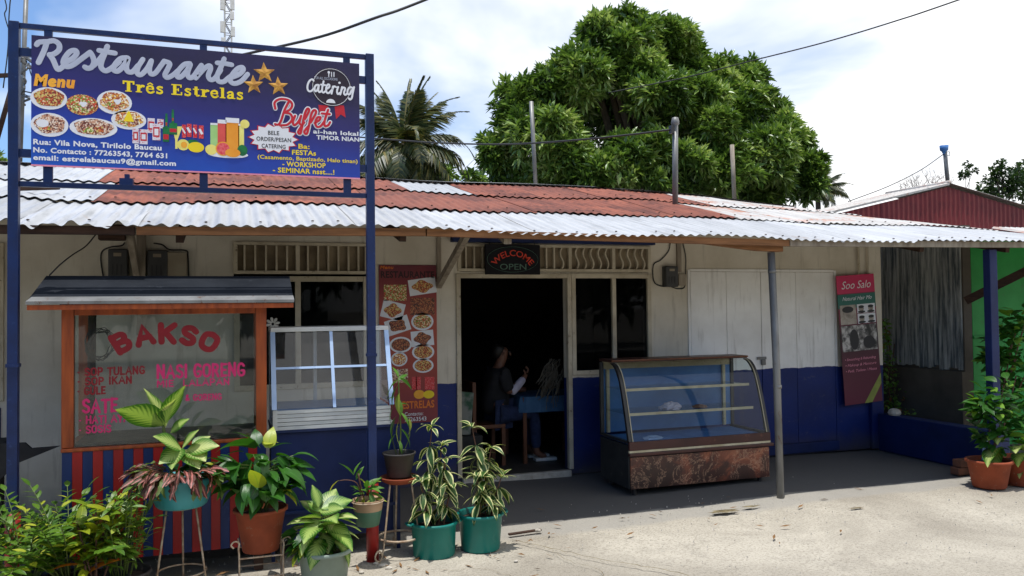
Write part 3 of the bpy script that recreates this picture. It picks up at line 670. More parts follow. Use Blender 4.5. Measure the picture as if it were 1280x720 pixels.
def strokes(zoom, lst, wpx, mat, parent, Y, name='lettering', dots=()):
    mb = MB()
    for pts in lst:
        P = cr_spline([pix(zoom[0]+a/zoom[2], zoom[1]+b/zoom[2], Y=Y) for a, b in pts], 5); r = wpx/2/ppm(P[0]); mb.tube(P, r, 10, flat=((0,1,0), .025))
    for a, b in dots:
        q = pix(zoom[0]+a/zoom[2], zoom[1]+b/zoom[2], Y=Y); r = wpx*.6/ppm(q); mb.tube([q-Vector((r*.1,0,0)), q+Vector((r*.1,0,0))], r, 10, flat=((0,1,0), .025))
    return mb.build(name, mat, parent, smooth=False)
zA = (30, 30, 5.805); zB = (120, 60, 5.805)
strokes(zA, [[(92,150),(110,132),(165,128)], [(165,135),(145,195),(105,280)], [(165,130),(215,122),(252,145),(255,185),(222,215),(185,225)], [(185,222),(212,262),(243,328),(275,315),(305,285)],
  [(300,278),(350,252),(382,215),(372,192),(335,200),(300,240),(285,280),(305,308),(350,300),(420,250),(480,205)],
  [(480,205),(498,235),(508,275),(492,312),(462,322),(442,312)], [(500,305),(545,262),(590,200)],
  [(605,162),(585,215),(562,275),(560,315),(590,340),(632,322),(690,275)], [(545,192),(605,203),(660,212)],
  [(748,245),(700,252),(658,298),(650,332),(680,342),(722,305),(755,255)], [(755,250),(742,310),(755,345),(790,345),(830,300)]], 6.4, 'mark_silver', bo, PYs)
strokes(zB, [[(340,82),(305,140),(300,185),(328,193),(370,150),(402,92)], [(402,92),(388,150),(398,188),(430,182),(470,130),(495,95)],
  [(495,95),(535,112),(522,150),(500,195),(518,215),(560,195),(600,160)],
  [(680,112),(640,120),(595,170),(590,208),(615,210),(655,170),(685,120)], [(685,120),(665,180),(675,215),(705,208),(740,160),(765,125)],
  [(765,125),(755,170),(725,218)], [(735,205),(785,150),(822,128),(832,150),(815,200),(830,230),(862,220),(905,160)],
  [(930,78),(908,135),(880,200),(888,240),(925,245),(960,218),(992,195)], [(880,108),(930,112),(985,122)],
  [(990,212),(1040,190),(1068,160),(1060,140),(1025,152),(985,200),(975,240),(1005,258),(1055,240),(1100,190)]], 6.0, 'mark_silver', bo, PYs)
# slab lettering: heavy sans with slab feet
def slab(sx, x0, y0, x1, h, mat, parent, Y=PYs, bold=.022, feet=True, name='lettering'):
    return ptext(sx, x0, y0, x1, h, Y, mat, parent, bold=bold, name=name)
GL = {  # slab serif glyphs: advance, strokes as boxes (x0,x1,y0,y1) and ribbons (pts, width)
 'T': (.86, [(.31,.55,.08,.9),(.02,.84,.86,1.0),(.02,.14,.68,.9),(.72,.84,.68,.9),(.2,.66,0,.09)], []),
 'r': (.62, [(.1,.32,.08,.68),(.0,.32,.62,.71),(.0,.44,0,.09)], [([(.34,.5),(.44,.62),(.56,.6)], .17)]),
 'e': (.66, [(.1,.58,.33,.42)], [([(.53,.38),(.5,.58),(.32,.66),(.14,.54),(.12,.28),(.24,.07),(.42,.05),(.57,.16)], .15)]),
 's': (.58, [(.40,.48,.5,.7)], [([(.44,.58),(.26,.65),(.12,.54),(.22,.41),(.4,.3),(.44,.14),(.28,.04),(.1,.1)], .14), ([(.08,.0),(.08,.22)], .05)]),
 'E': (.84, [(.12,.36,.05,.95),(.0,.74,.9,1.0),(.0,.78,0,.1),(.64,.74,.72,.92),(.68,.78,.08,.3),(.3,.52,.45,.55),(.46,.54,.36,.64)], []),
 't': (.5, [(.12,.34,.14,.92),(.0,.46,.61,.71)], [([(.24,.16),(.3,.06),(.44,.09)], .13)]),
 'l': (.42, [(.1,.32,.08,1.0),(.0,.32,.92,1.0),(.0,.42,0,.09)], []),
 'a': (.68, [(.36,.56,.08,.5),(.36,.68,0,.09)], [([(.12,.54),(.28,.65),(.45,.6),(.47,.42)], .14), ([(.44,.36),(.22,.34),(.12,.18),(.2,.06),(.4,.1)], .14)]),
 ' ': (.4, [], [])}
GL['ê'] = (GL['e'][0], GL['e'][1], GL['e'][2]+[([(.16,.80),(.33,.93),(.5,.80)], .09)])
def slab_word(s, x0, y0, x1, h, mat, parent, Y):
    a = pix(x0, y0, Y=Y); b = pix(x1, y0, Y=Y); W = sum(GL[c_][0]+.07 for c_ in s); kx = (b.x-a.x)/W; kz = h/ppm(a); mb = MB(); cx = 0; e = 0
    for ch in s:
        ad, bx_, rb = GL[ch]
        for (p0, p1, q0, q1) in bx_:
            e += 1; mb.box(a.x+(cx+p0)*kx, a.x+(cx+p1)*kx, Y-.0012-e*.00003, Y+.0005, a.z+q0*kz, a.z+q1*kz)
        for pts, wd in rb:
            P = cr_spline([Vector((a.x+(cx+p_)*kx, Y, a.z+q_*kz)) for p_, q_ in pts], 5); mb.tube(P, wd*kz*.62, 8, flat=((0,1,0), .025))
        cx += ad+.07
    return mb.build('lettering', mat, parent)
slab_word('Três Estrelas', 153, 114, 306, 13.6, 'mark_yellow', bo, PYs)
ptext('Menu', 42, 106, 94, 13.5, PYs, 'mark_orange', bo, bold=.06, shear=.15)
ptext('Rua: Vila Nova, Tirilolo Baucau', 41.5, 180, 202, 6.4, PYs, 'mark_white', bo, bold=.034)
ptext('No. Contacto : 77263543, 7764 631', 41.5, 190, 209, 6.2, PYs, 'mark_white', bo, bold=.034)
ptext('email: estrelabaucau9@gmail.com', 41.5, 199.5, 220, 6.2, PYs, 'mark_white', bo, bold=.034)
ptext('ai-han lokal', 391.5, 166.5, 448, 5.0, PYs, 'mark_white', bo, bold=.028)
ptext('TIMOR NIAN', 395.5, 174, 449, 5.2, PYs, 'mark_white', bo, bold=.028)
ptext('Ba:', 373, 185.5, 387, 5.8, PYs, 'mark_yellow', bo, bold=.025)
ptext('FESTAs', 365, 193, 395, 5.8, PYs, 'mark_yellow', bo, bold=.025)
ptext('(Casamento, Baptizado, Halo tinan)', 322, 198, 447, 4.8, PYs, 'mark_yellow', bo, bold=.02)
ptext('- WORKSHOP', 353, 207.5, 407, 6, PYs, 'mark_yellow', bo, bold=.025)
ptext('- SEMINAR nsst....!', 341, 215, 418, 6, PYs, 'mark_yellow', bo, bold=.025)
def pdisc(x, y, rx, rz, mat, parent, Y=PYs, name='printed_picture', n=24, fn=None, dy=0.0):
    q = pix(x, y, Y=Y-dy); k_ = ppm(q); return MB().disc((q.x, Y-dy, q.z), rx/k_, rz/k_, n, fn=fn).build(name, mat, parent, nor=False)
def food(name, *cols, sc=120):
    t = NT(name); v = t.mapped(rnd=True); vo = t.n.new('ShaderNodeTexVoronoi'); vo.inputs['Scale'].default_value = sc; t.l.new(v, vo.inputs['Vector'])
    st = [(.0+.98*i/len(cols), c_) for i, c_ in enumerate(cols)]; sp = t.sepxyz(vo.outputs['Color'])
    n_ = t.n.new('ShaderNodeValToRGB'); n_.color_ramp.interpolation = 'CONSTANT'; t.l.new(t.math('ADD', t.math('MULTIPLY', sp['X'], .7), t.math('MULTIPLY', t.noise(v, sc*.6, 3), .35)), n_.inputs[0]); e = n_.color_ramp.elements
    while len(e) < len(st): e.new(.5)
    for i, (p_, c_) in enumerate(st): e[i].position = p_; e[i].color = (*c_, 1)
    MAT[name] = t.fin(n_.outputs[0], .5); return name
food('noodle food print', srgb(150,60,30), srgb(200,110,50), srgb(210,190,110), srgb(120,40,24), srgb(170,60,40))
food('salad food print', srgb(190,200,90), srgb(110,140,40), srgb(200,70,40), srgb(230,220,170), srgb(150,50,30))
food('meat food print', srgb(150,80,60), srgb(110,50,36), srgb(200,150,120), srgb(230,210,190), srgb(90,40,30))
food('rice food print', srgb(220,200,150), srgb(200,120,50), srgb(240,230,200), srgb(160,70,40), srgb(230,180,60))
food('dark grill food print', srgb(90,40,26), srgb(140,64,36), srgb(60,30,20), srgb(190,120,70), srgb(120,50,30))
for i, (x, y, rx, rz, f1) in enumerate(((61,123,20.5,14,'noodle food print'), (103,131,18,13,'salad food print'), (143,128,20,15,'rice food print'), (62,156,21,15,'meat food print'), (117,160,27,12.5,'meat food print'), (161,150,20,12,'rice food print'))):
    pl = pdisc(x, y, rx, rz, 'mark_white' if i != 1 else 'noodle food print', bo); pdisc(x+.3, y-1, rx*.82, rz*.8, f1, pl, dy=.0006, n=18, fn=lambda a: 1+.07*math.sin(5*a+1.7*i))
    if i in (1, 2): pdisc(x-2+3*i, y-1, 4, 3.2, 'mark_white', pl, dy=.0012, fn=lambda a: 1+.2*math.sin(3*a))
    pdisc(x-6, y+3, 6, 4, 'salad food print', pl, dy=.001, fn=lambda a: 1+.25*math.sin(3*a+i)); pdisc(x+7, y+2, 5, 4, 'meat food print' if i % 2 else 'noodle food print', pl, dy=.0011, fn=lambda a: 1+.25*math.sin(4*a+i))
    if i == 3: pdisc(x-9, y-2, 7, 5, 'mark_white', pl, dy=.0012)
q = pix(161, 148, Y=PYs-.0018); k_ = ppm(q); MB().add([(q.x-6/k_, q.y, q.z-4/k_), (q.x+6/k_, q.y, q.z-4/k_), (q.x+1/k_, q.y, q.z+9/k_), (q.x-1/k_, q.y, q.z+9/k_)], [(0,1,2,3)]).build('printed_picture', 'mark_yellow', bo, nor=False)
def prect(x0, y0, x1, y1, mat, parent, Y=PYs, dy=0.0, name='printed_picture', rot=0.0):
    a = pix(x0, y1, Y=Y-dy); b = pix(x1, y0, Y=Y-dy); cx, cz = (a.x+b.x)/2, (a.z+b.z)/2; hx, hz = (b.x-a.x)/2, (b.z-a.z)/2
    P = [(cx+sx*hx*math.cos(rot)-sz*hz*math.sin(rot), Y-dy, cz+sx*hx*math.sin(rot)+sz*hz*math.cos(rot)) for sx, sz in ((-1,-1),(1,-1),(1,1),(-1,1))]
    return MB().add(P, [(0,1,2,3)]).build(name, mat, parent, nor=False)
MAT['cola'] = M('red can print', srgb(200,24,34), srgb(216,120,120), 150, .4, bump=0, lo=.5, hi=.6)
MAT['can_white'] = M('white can print', srgb(216,210,220), srgb(200,110,120), 120, .4, bump=0, lo=.55, hi=.6)
MAT['bottle_green'] = M('green bottle print', srgb(24,120,60), srgb(16,90,50), 20, .4, bump=0)
MAT['juice_green'] = M('green juice print', srgb(170,210,140), srgb(150,196,110), 9, .4, bump=0)
MAT['juice_red'] = M('red juice print', srgb(222,90,80), srgb(206,70,64), 9, .4, bump=0)
MAT['juice_orange'] = M('orange juice print', srgb(236,160,50), srgb(226,140,30), 9, .4, bump=0)
MAT['juice_yellow'] = M('yellow juice print', srgb(236,226,130), srgb(226,210,100), 9, .4, bump=0)
MAT['grapefruit'] = M('grapefruit print', srgb(214,60,70), srgb(232,120,120), 60, .4, bump=0)
for x0, y0, x1, y1, m_ in ((165,161,174,179,'can_white'),(174,162,185,180,'can_white'),(184,148,194,166,'can_white'),(196,149,205,160,'can_white'),(190,155,201,175,'can_white'),(203,159,212,177,'bottle_green'),(206,146,210,160,'bottle_green'),(211,154,222,168,'bottle_green'),(214,141,218,154,'bottle_green'),
      (227,156,233,172,'cola'),(233,155,240,171,'cola'),(241,156,247,172,'cola'),(248,157,255,173,'cola')):
    _cd = globals().get('_cd', 0)+1; prect(x0+.5, y0, x1-.5, y1, m_, bo, dy=_cd*.00025)
    if m_ == 'can_white': prect(x0+1.5, y0+4, x1-1.5, y1-4, 'mark_red', bo, dy=_cd*.00025+.0001); prect(x0+3, y0+6, x1-3, y1-6, 'mark_white', bo, dy=_cd*.00025+.00015)
    elif m_ == 'cola': prect(x0+1.5, (y0+y1)/2-4, x1-2.5, (y0+y1)/2+3, 'mark_white', bo, dy=_cd*.00025+.0001, rot=.5)
    else: prect(x0+1.2, (y0+y1)/2, x1-1.2, y1-3, 'mark_red', bo, dy=_cd*.00025+.0001); prect((x0+x1)/2-1.2, y0-4, (x0+x1)/2+1.2, y0, m_, bo, dy=_cd*.00025)
q = [pix(a, b, Y=PYs-.001) for a, b in ((215,158),(228,158),(222,175),(222,186),(219,186),(219,175))]; MB().add(q, [(0,5,2,1) if 0 else (5,2,1,0), (4,3,2,5)]).build('printed_picture', 'juice_yellow', bo, nor=False)
pdisc(229, 181, 7, 7, 'juice_yellow', bo, dy=.0013); pdisc(245, 184, 9.5, 6.5, 'mark_yellow', bo, dy=.0016); pdisc(241, 178, 7, 3.5, 'bottle_green', bo, dy=.0007); pdisc(230, 181, 3.6, 4, 'mark_orange', bo, dy=.0019)
for x0, y0, x1, y1, m_, w2 in ((263,155,272,186,'juice_green',154),(272,153,283,186,'juice_red',150),(282,152,299,188,'juice_orange',148),(298,156,305,186,'juice_yellow',155)):
    prect(x0, y0, x1, y1, m_, bo); prect(x0, w2, x1, y0+1, 'mark_white', bo, dy=.0006)
pdisc(306, 155, 5.5, 5.5, 'juice_yellow', bo, dy=.0012); pdisc(285, 193, 24, 4.5, 'mark_white', bo, dy=.0012)
pdisc(264, 187, 7, 6.5, 'juice_yellow', bo, dy=.0018); pdisc(279, 186, 9, 9, 'mark_orange', bo, dy=.002); pdisc(279, 186, 7.6, 7.6, 'grapefruit', bo, dy=.0026); pdisc(303, 188, 6, 7, 'bottle_green', bo, dy=.0018); pdisc(291, 191, 9, 5.5, 'juice_orange', bo, dy=.0032)
for x, y, r in ((330.5,91,13.5),(317,106,12.5),(348,108,12.5)):
    st = lambda a: 1 if False else (.42+.58*(abs(((a-math.pi/2)/(2*math.pi)*5) % 1 - .5)*2))
    q = pix(x, y, Y=PYs); k_ = ppm(q); vs = [(q.x, PYs-.006, q.z)]
    for i in range(10):
        a = math.pi/2+i*math.pi/5+R(4); rr = r/k_*(1 if i % 2 == 0 else .42); vs.append((q.x+rr*math.cos(a), PYs-.0005, q.z+rr*math.sin(a)))
    MB().add(vs, [(0, i+1, (i+1) % 10+1) for i in range(10)]).build('star_emblem', 'mark_gold', bo, nor=False)
# catering badge
for dx_ in (-14, 6):
    q = [pix(414+dx_+a, 131+b, Y=PYs-.0003) for a, b in ((-2,0),(10,1),(12,16),(6,12),(0,18))]; MB().add(q, [tuple(range(5))[::-1]]).build('ribbon_emblem', 'mark_red', bo, nor=False)
pdisc(414.5, 109, 24.4, 24.4, 'mark_disc', bo, dy=.0009, n=40, name='badge_emblem')
q = pix(414.5, 109, Y=PYs-.0012); k_ = ppm(q); mb = MB(); ring = [(q.x+23/k_*math.cos(a), q.y, q.z+23/k_*math.sin(a)) for a in np.linspace(0, 2*math.pi, 49)]; mb.tube(ring, .0016, 6, cap=False); mb.build('badge_ring', 'mark_white', bo)
zC = (360, 70, 10.29)
strokes(zC, [[(330,318),(310,300),(282,315),(256,360),(250,415),(268,452),(300,450),(335,415)], [(395,372),(362,375),(342,410),(350,452),(375,440),(395,385)], [(398,375),(390,440),(405,465),(430,448)],
  [(458,325),(442,400),(438,452),(455,470),(480,455)], [(425,368),(480,376)], [(490,428),(528,402),(532,372),(508,370),(490,420),(498,468),(525,475),(560,440)], [(578,392),(570,440),(560,485)], [(570,430),(592,392),(618,400)],
  [(645,398),(630,450),(640,490),(665,475)], [(695,400),(685,450),(672,495)], [(684,440),(712,406),(735,420),(720,475),(735,500),(758,485)], [(835,412),(795,402),(768,440),(768,485),(795,490),(828,430)], [(850,400),(832,480),(820,540),(798,560),(782,545)]], 2.3, 'mark_white', bo, PYs-.003, dots=((662,345),))
ptext('FOR ALL OCCASIONS', 393, 98.6, 422, 3.4, PYs-.002, 'mark_silver', bo)
for i, x in enumerate((411, 414.5, 417.5)): prect(x-.6, 90, x+.5, 96, 'mark_white', bo, dy=.0018)
pdisc(411, 90.5, 1.5, 1.8, 'mark_white', bo, dy=.002)
q = pix(413.5, 128.6, Y=PYs-.002); k_ = ppm(q); MB().disc(tuple(q), 5.6/k_, 5/k_, 14, 0, math.pi).build('cloche_emblem', 'mark_white', bo, nor=False)
zD = (240, 60, 5.805); BF = [[(705,385),(672,450),(645,530),(625,556),(603,552)], [(605,440),(600,395),(640,370),(700,378),(727,408),(712,445),(672,468)], [(672,468),(715,480),(727,518),(692,556),(640,562)],
  [(748,492),(732,538),(745,560),(775,530),(792,492)], [(792,492),(780,540),(795,558),(815,540)], [(820,515),(850,455),(838,440),(818,480),(795,590),(785,622),(770,608),(800,560)], [(862,540),(900,470),(888,450),(866,480),(842,595),(830,624),(815,606),(850,560)],
  [(890,545),(925,522),(932,502),(910,505),(895,540),(905,570),(932,568),(958,535)], [(988,448),(962,530),(965,566),(988,560),(1002,538)], [(942,475),(1000,480)]]
strokes(zD, BF, 5.4, 'mark_white', bo, PYs-.0016); strokes(zD, BF, 2.9, 'mark_red', bo, PYs-.0036)
# starburst
def burst(r0, r1, n, mat, dy):
    q = pix(342, 173, Y=PYs-dy); k_ = ppm(q); vs = [tuple(q)]
    for i in range(2*n):
        a = math.pi*i/n; rr = r0 if i % 2 == 0 else r1; vs.append((q.x+29*rr/k_*math.cos(a), q.y, q.z+18*rr/k_*math.sin(a)))
    MB().add(vs, [(0, i+1, (i+1) % (2*n)+1) for i in range(2*n)]).build('starburst_print', mat, bo, nor=False)
burst(1.08, .86, 14, 'mark_red', .0026); burst(1.0, .80, 14, 'mark_white', .0032)
ptext('BELE', 335, 168.2, 349, 5.0, PYs-.0038, 'mark_black', bo, bold=.02); ptext('ORDER/PESAN', 320.5, 175.5, 364, 5.0, PYs-.0038, 'mark_black', bo, bold=.02); ptext('CATERING', 327, 184.5, 357, 5.0, PYs-.0038, 'mark_black', bo, bold=.02)

# ------------------------------------------------------------------ meatball soup cart
CY0, CY1 = 5.58, 6.22; cx0 = pix(77, 600, Y=CY0).x; cx1 = pix(333, 600, Y=CY0).x
CT = thing('food_cart', ((cx0+cx1)/2, 5.9, 0), 'wooden food cart with red and blue striped body and lettered glass', 'food cart')
zt = lambda px_, py_: pix(px_, py_, Y=CY0).z
z_s0, z_s1, z_g1, z_t = .16, zt(200, 554), zt(200, 393), zt(200, 379)
for xa in (cx0+.03, cx1-.03):
    for ya in (CY0+.03, CY1-.03): MB().box(xa-.034, xa+.034, ya-.03, ya+.03, z_s1+.002, z_t-.001).build('corner_post', 'cart_wood', CT, bev=.004)
MB().box(cx0+.066, cx1-.066, CY0+.004, CY0+.045, z_g1, z_t).build('top_rail', 'cart_wood', CT, bev=.004)
MB().box(cx0+.066, cx1-.066, CY1-.045, CY1-.004, z_g1, z_t).build('top_rail', 'cart_wood', CT, bev=.004)
for xa in (cx0+.005, cx1-.045): MB().box(xa, xa+.04, CY0+.062, CY1-.062, z_g1, z_t).build('top_rail', 'cart_wood', CT)
MB().box(cx0-.005, cx1+.005, CY0-.012, CY1+.01, z_s1-.022, z_s1).build('counter_top', 'cart_wood', CT, bev=.005)
MB().box(cx0+.062, cx1-.062, CY0+.05, CY1-.07, z_s1+.001, z_s1+.02).build('counter_tray', 'black', CT)
gp = MB().box(cx0+.064, cx1-.064, CY0+.018, CY0+.022, z_s1+.001, z_g1-.001).build('front_glass', 'glass_cart', CT)
n = 21; x = cx0
for i in range(n):
    w_ = (cx1-cx0)/n; MB().box(x+.001, x+w_-.001, CY0-(.004 if i % 2 else .002), CY0+.012, z_s0, z_s1-.023).build('plank', 'stripe_blue' if i % 2 == 0 else 'stripe_red', CT); x += w_
for xe in (cx0, cx1-.012):
    for i in range(10): MB().box(xe, xe+.012, CY0+.013+i*.06, CY0+.071+i*.06, z_s0, z_s1-.023).build('plank', 'stripe_blue' if i % 2 else 'stripe_red', CT)
MB().box(cx0+.013, cx1-.013, CY1-.012, CY1, z_s0, z_s1-.023).build('back_panel', 'stripe_blue', CT)
MB().box(cx0+.013, cx1-.013, CY0+.013, CY1-.013, z_s0, z_s0+.02).build('floor_board', 'wood_dark', CT)
for xa in (cx0+.05, cx1-.05):
    for ya in (CY0+.06, CY1-.06): MB().box(xa-.03, xa+.03, ya-.03, ya+.03, -.01, z_s0-.001).build('leg', 'wood_dark', CT)
# cart roof: shallow gable of sheet with a pale front edge strip
fx0, fx1 = pix(33, 378, Y=CY0-.16).x, pix(367, 374, Y=CY0-.16).x; ze = pix(200, 376, Y=CY0-.16).z; zr = pix(200, 345, Y=5.9).z; rx0, rx1 = pix(58, 346, Y=5.9).x, pix(362, 346, Y=5.9).x
r_ = MB(); th = .012
for (ya, za, xa, xb), (yb, zb, xc, xd) in (((CY0-.16, ze, fx0, fx1), (5.9, zr, rx0, rx1)), ((5.9, zr, rx0, rx1), (CY1+.16, ze, fx0, fx1))):
    r_.add([(xa,ya,za),(xb,ya,za),(xd,yb,zb),(xc,yb,zb),(xa,ya,za-th),(xb,ya,za-th),(xd,yb,zb-th),(xc,yb,zb-th)], [(0,1,2,3),(7,6,5,4),(0,4,5,1),(1,5,6,2),(3,2,6,7),(0,3,7,4)])
rfo = r_.build('roof', 'cart_roof', CT)
sl_ = (zr-ze)/(5.9-(CY0-.16)); a0 = .075
MB().add([(fx0-.004,CY0-.165,ze+.002),(fx1+.004,CY0-.165,ze+.002),(fx1+.002,CY0-.165+a0,ze+.003+sl_*a0),(fx0+.012,CY0-.165+a0,ze+.003+sl_*a0),(fx0-.004,CY0-.165,ze-.016),(fx1+.004,CY0-.165,ze-.016)], [(0,1,2,3),(4,5,1,0)]).build('roof_flashing', 'steel', rfo)
MB().box(fx0, fx1, CY0-.15, CY0-.125, ze-.05, ze-.02).build('roof_batten', 'cart_wood', rfo)
for xa in (cx0+.04, (cx0+cx1)/2, cx1-.04): MB().prism([(CY0-.12, ze-.02), (5.9, zr-.02), (CY1+.12, ze-.02), (CY1+.12, ze-.045), (CY0-.12, ze-.045)], 0, xa-.012, xa+.012).build('roof_rafter', 'cart_wood', rfo)
GYc = CY0+.016
# BAKSO on an arc, read from the crop at (80,370) x3.79
cc = pix(80+475/3.79, 370+520/3.79, Y=GYc); kk = ppm(cc); Rr = 348/3.79/kk
def arc_word(s, cen, rad, a0, a1, H, Y, mat, parent, bold=0, sy=1.0):
    vs, fs = text_geo(s, bold); xa = min(v[0] for v in vs); xb = max(v[0] for v in vs); P = []
    for x, y in vs:
        a = a0+(a1-a0)*(x-xa)/(xb-xa); r = rad+y/.70*H; P.append((cen[0]+r*math.sin(a), Y, cen[2]+r*math.cos(a)*sy))
    return MB().add(P, fs).build('lettering', mat, parent, nor=False)
# hand cut block capitals: each letter a few thick strokes in a unit box
GLY = {'A': (.8, [[(.06,0),(.4,1),(.74,0)], [(.2,.34),(.6,.34)]]), 'B': (.72, [[(.1,0),(.1,1)], [(.1,.95),(.45,.95),(.55,.76),(.42,.54),(.1,.54)], [(.3,.54),(.58,.44),(.6,.18),(.45,.04),(.1,.04)]]),
 'C': (.7, [[(.62,.8),(.45,.97),(.2,.9),(.08,.5),(.2,.1),(.45,.03),(.62,.2)]]), 'D': (.74, [[(.1,0),(.1,1)], [(.1,.96),(.42,.94),(.64,.6),(.6,.3),(.4,.05),(.1,.04)]]), 'E': (.62, [[(.1,0),(.1,1)], [(.1,.95),(.55,.95)], [(.1,.5),(.48,.5)], [(.1,.05),(.55,.05)]]),
 'G': (.74, [[(.64,.8),(.45,.97),(.2,.9),(.08,.5),(.2,.1),(.45,.03),(.64,.15),(.64,.42),(.42,.42)]]), 'H': (.74, [[(.1,0),(.1,1)], [(.64,0),(.64,1)], [(.1,.5),(.64,.5)]]), 'I': (.26, [[(.13,0),(.13,1)]]),
 'K': (.74, [[(.1,0),(.1,1)], [(.62,1),(.16,.48)], [(.28,.56),(.66,0)]]), 'L': (.6, [[(.1,1),(.1,0)], [(.1,.05),(.54,.05)]]), 'M': (.92, [[(.1,0),(.14,1),(.46,.35),(.78,1),(.82,0)]]), 'N': (.76, [[(.1,0),(.1,1)], [(.1,.95),(.64,.05)], [(.64,0),(.64,1)]]),
 'O': (.76, [[(.38,.97),(.14,.85),(.08,.5),(.14,.15),(.38,.03),(.62,.15),(.68,.5),(.62,.85),(.38,.97)]]), 'P': (.68, [[(.1,0),(.1,1)], [(.1,.95),(.46,.94),(.58,.72),(.46,.48),(.1,.46)]]), 'R': (.72, [[(.1,0),(.1,1)], [(.1,.95),(.46,.94),(.56,.74),(.44,.52),(.1,.5)], [(.34,.5),(.62,0)]]),
 'S': (.66, [[(.57,.82),(.36,.97),(.12,.86),(.14,.62),(.34,.5),(.54,.38),(.56,.14),(.32,.03),(.08,.16)]]), 'T': (.68, [[(.34,0),(.34,.95)], [(.03,.95),(.65,.95)]]), 'U': (.74, [[(.1,1),(.1,.25),(.3,.03),(.5,.06),(.64,.28),(.64,1)]]), 'Y': (.72, [[(.06,1),(.36,.5)], [(.66,1),(.36,.5),(.36,0)]]),
 '&': (.74, [[(.66,.05),(.2,.7),(.32,.97),(.48,.8),(.12,.3),(.28,.03),(.64,.4)]]), '-': (.3, [[(.1,.45),(.16,.45)]]), ' ': (.38, [])}
def block(s, mapf, hh, mat, parent, wd=.24, gap=.12):
    """mapf(u, z) -> point for u 0..1 along the word and z in metres above the baseline; hh cap height"""
    W = sum(GLY[c_][0]+gap for c_ in s)-gap; cx = 0; mb = MB(); k = 0
    for ch in s:
        ad, st = GLY[ch]; jit = rj.uniform(-.03, .03)
        for pts in st:
            P = [mapf((cx+p_)/W, (q_+jit)*hh) for p_, q_ in pts]; k += 1
            if len(P) > 3: P = cr_spline(P, 3)
            P = [Vector((p_.x, p_.y-.00012*k, p_.z)) for p_ in P]; mb.tube(P, wd*hh/2, 8, flat=((0,1,0), .02))
        cx += ad+gap
    return mb.build('lettering', mat, parent)
rj = random.Random(2)
cb = pix(80+478/3.79, 370+600/3.79, Y=GYc); rB = 385/3.79/kk; a0_, a1_ = R(-31), R(33)
def bmap(u, z): a_ = a0_+(a1_-a0_)*u; return Vector((cb.x+(rB+z)*math.sin(a_), GYc-.002, cb.z+(rB+z)*math.cos(a_)))
block('BAKSO', bmap, 80/3.79/kk, 'mark_maroon', gp, wd=.35, gap=.2)
for s, x0, y0, x1, h, m_ in (('- SOP TULANG', 97, 470, 181, 9.4, 'mark_maroon'), ('- SOP IKAN', 97, 481.5, 165, 9, 'mark_maroon'), ('- GULE', 97, 493.5, 132, 9, 'mark_maroon'), ('SATE', 103, 516.5, 147, 16.5, 'mark_pink'), ('- HATI AYAM', 99, 530, 171, 9, 'mark_pink'), ('- SOSIS', 99, 542, 139, 9, 'mark_pink'),
        ('NASI GORENG', 196, 473, 306, 16, 'mark_pink'), ('MIE  LALAPAN', 196, 484, 287, 8, 'mark_pink'), ('MIE & GORENG', 212, 502, 277, 7.5, 'mark_pink')):
    A = pix(x0, y0, Y=GYc); Bq = pix(x1, y0, Y=GYc); block(s, lambda u, z: Vector((A.x+(Bq.x-A.x)*u, GYc-.002, A.z+z)), h/ppm(A), m_, gp, wd=.22 if h < 14 else .2)
# loop of wire hanging behind the cart glass and the wire to the roof
q = pix(125, 430, Y=5.9); r = random.Random(3); P = []
for i in range(60):
    a = i*.75; rr = .05+.04*r.random(); P.append((q.x+rr*math.cos(a)*1.1, 5.9+.02*r.random(), q.z+rr*math.sin(a)*1.3))
tag(MB().tube(cr_spline(P, 2), .0025, 4).build('wire_coil', 'cable'), 'tangled coil of thin dark wire seen through the cart glass', 'wire coil')
MB().tube([(q.x-.07, 6.0, z_s1), (q.x-.06, 6.0, z_g1+.05)], .025, 8).build('inner_pole', 'wood_dark', CT, smooth=True)
q = pix(60, 346, Y=5.88)
a, b = pix(62, 344, Y=5.85), pix(122, 290, Y=6.6)
tag(MB().tube(cr_spline([a, pix(75,331,Y=6.0), pix(90,319,Y=6.2), pix(108,307,Y=6.4), b], 5), .005, 6).build('power_wire', 'cable'), 'slack black wire from the eave down to the cart roof', 'wire')

# ------------------------------------------------------------------ flat aluminium display case on its blue cabinet
DC = thing('display_cabinet', (.62, 5.95, 0), 'white framed glass display box on a blue cabinet beside the food cart', 'display case')
X0, X1 = pix(341, 520, Y=5.72).x, pix(492, 520, Y=5.72).x; zb0 = pix(345, 542, Y=5.72).z; zb1 = pix(345, 513, Y=5.72).z; zt1 = pix(338, 415, Y=5.93).z
YF, YB, YT = 5.72, 6.32, 5.93; TX0, TX1 = X0+.01, X1-.0
MB().box(X0, X1, YF+.03, YB, .12, zb0-.002).build('cabinet', 'blue_wall', DC, bev=.006)
MB().box(X0-.01, X1+.01, YF, YB+.01, zb0, zb0+.018).build('cabinet_top', 'sign_blue', DC)
nsl = 5
for i in range(nsl):
    za = zb0+.019+(zb1-zb0-.02)*i/nsl; MB().box(X0+.03, X1-.02, YF+.004+(.004 if i % 2 else 0), YF+.022, za, za+(zb1-zb0-.02)/nsl-.004).build('front_slat', 'alu', DC)
MB().box(X0, X0+.03, YF+.002, YF+.024, zb0+.019, zb1).build('corner_stile', 'alu', DC)
def fr(u, v_): return (X0+(X1-X0)*u, YF+(YT-YF)*v_, zb1+(zt1-zb1)*v_)
fo = (fr(.5,1)[0],)
for a, b, w_ in ((fr(.012,0), fr(.012,1), .032), (fr(.985,0), fr(.985,1), .032)): MB().bar(a, b, w_, .02, (0,-1,.4)).build('front_stile', 'alu_blue', DC)
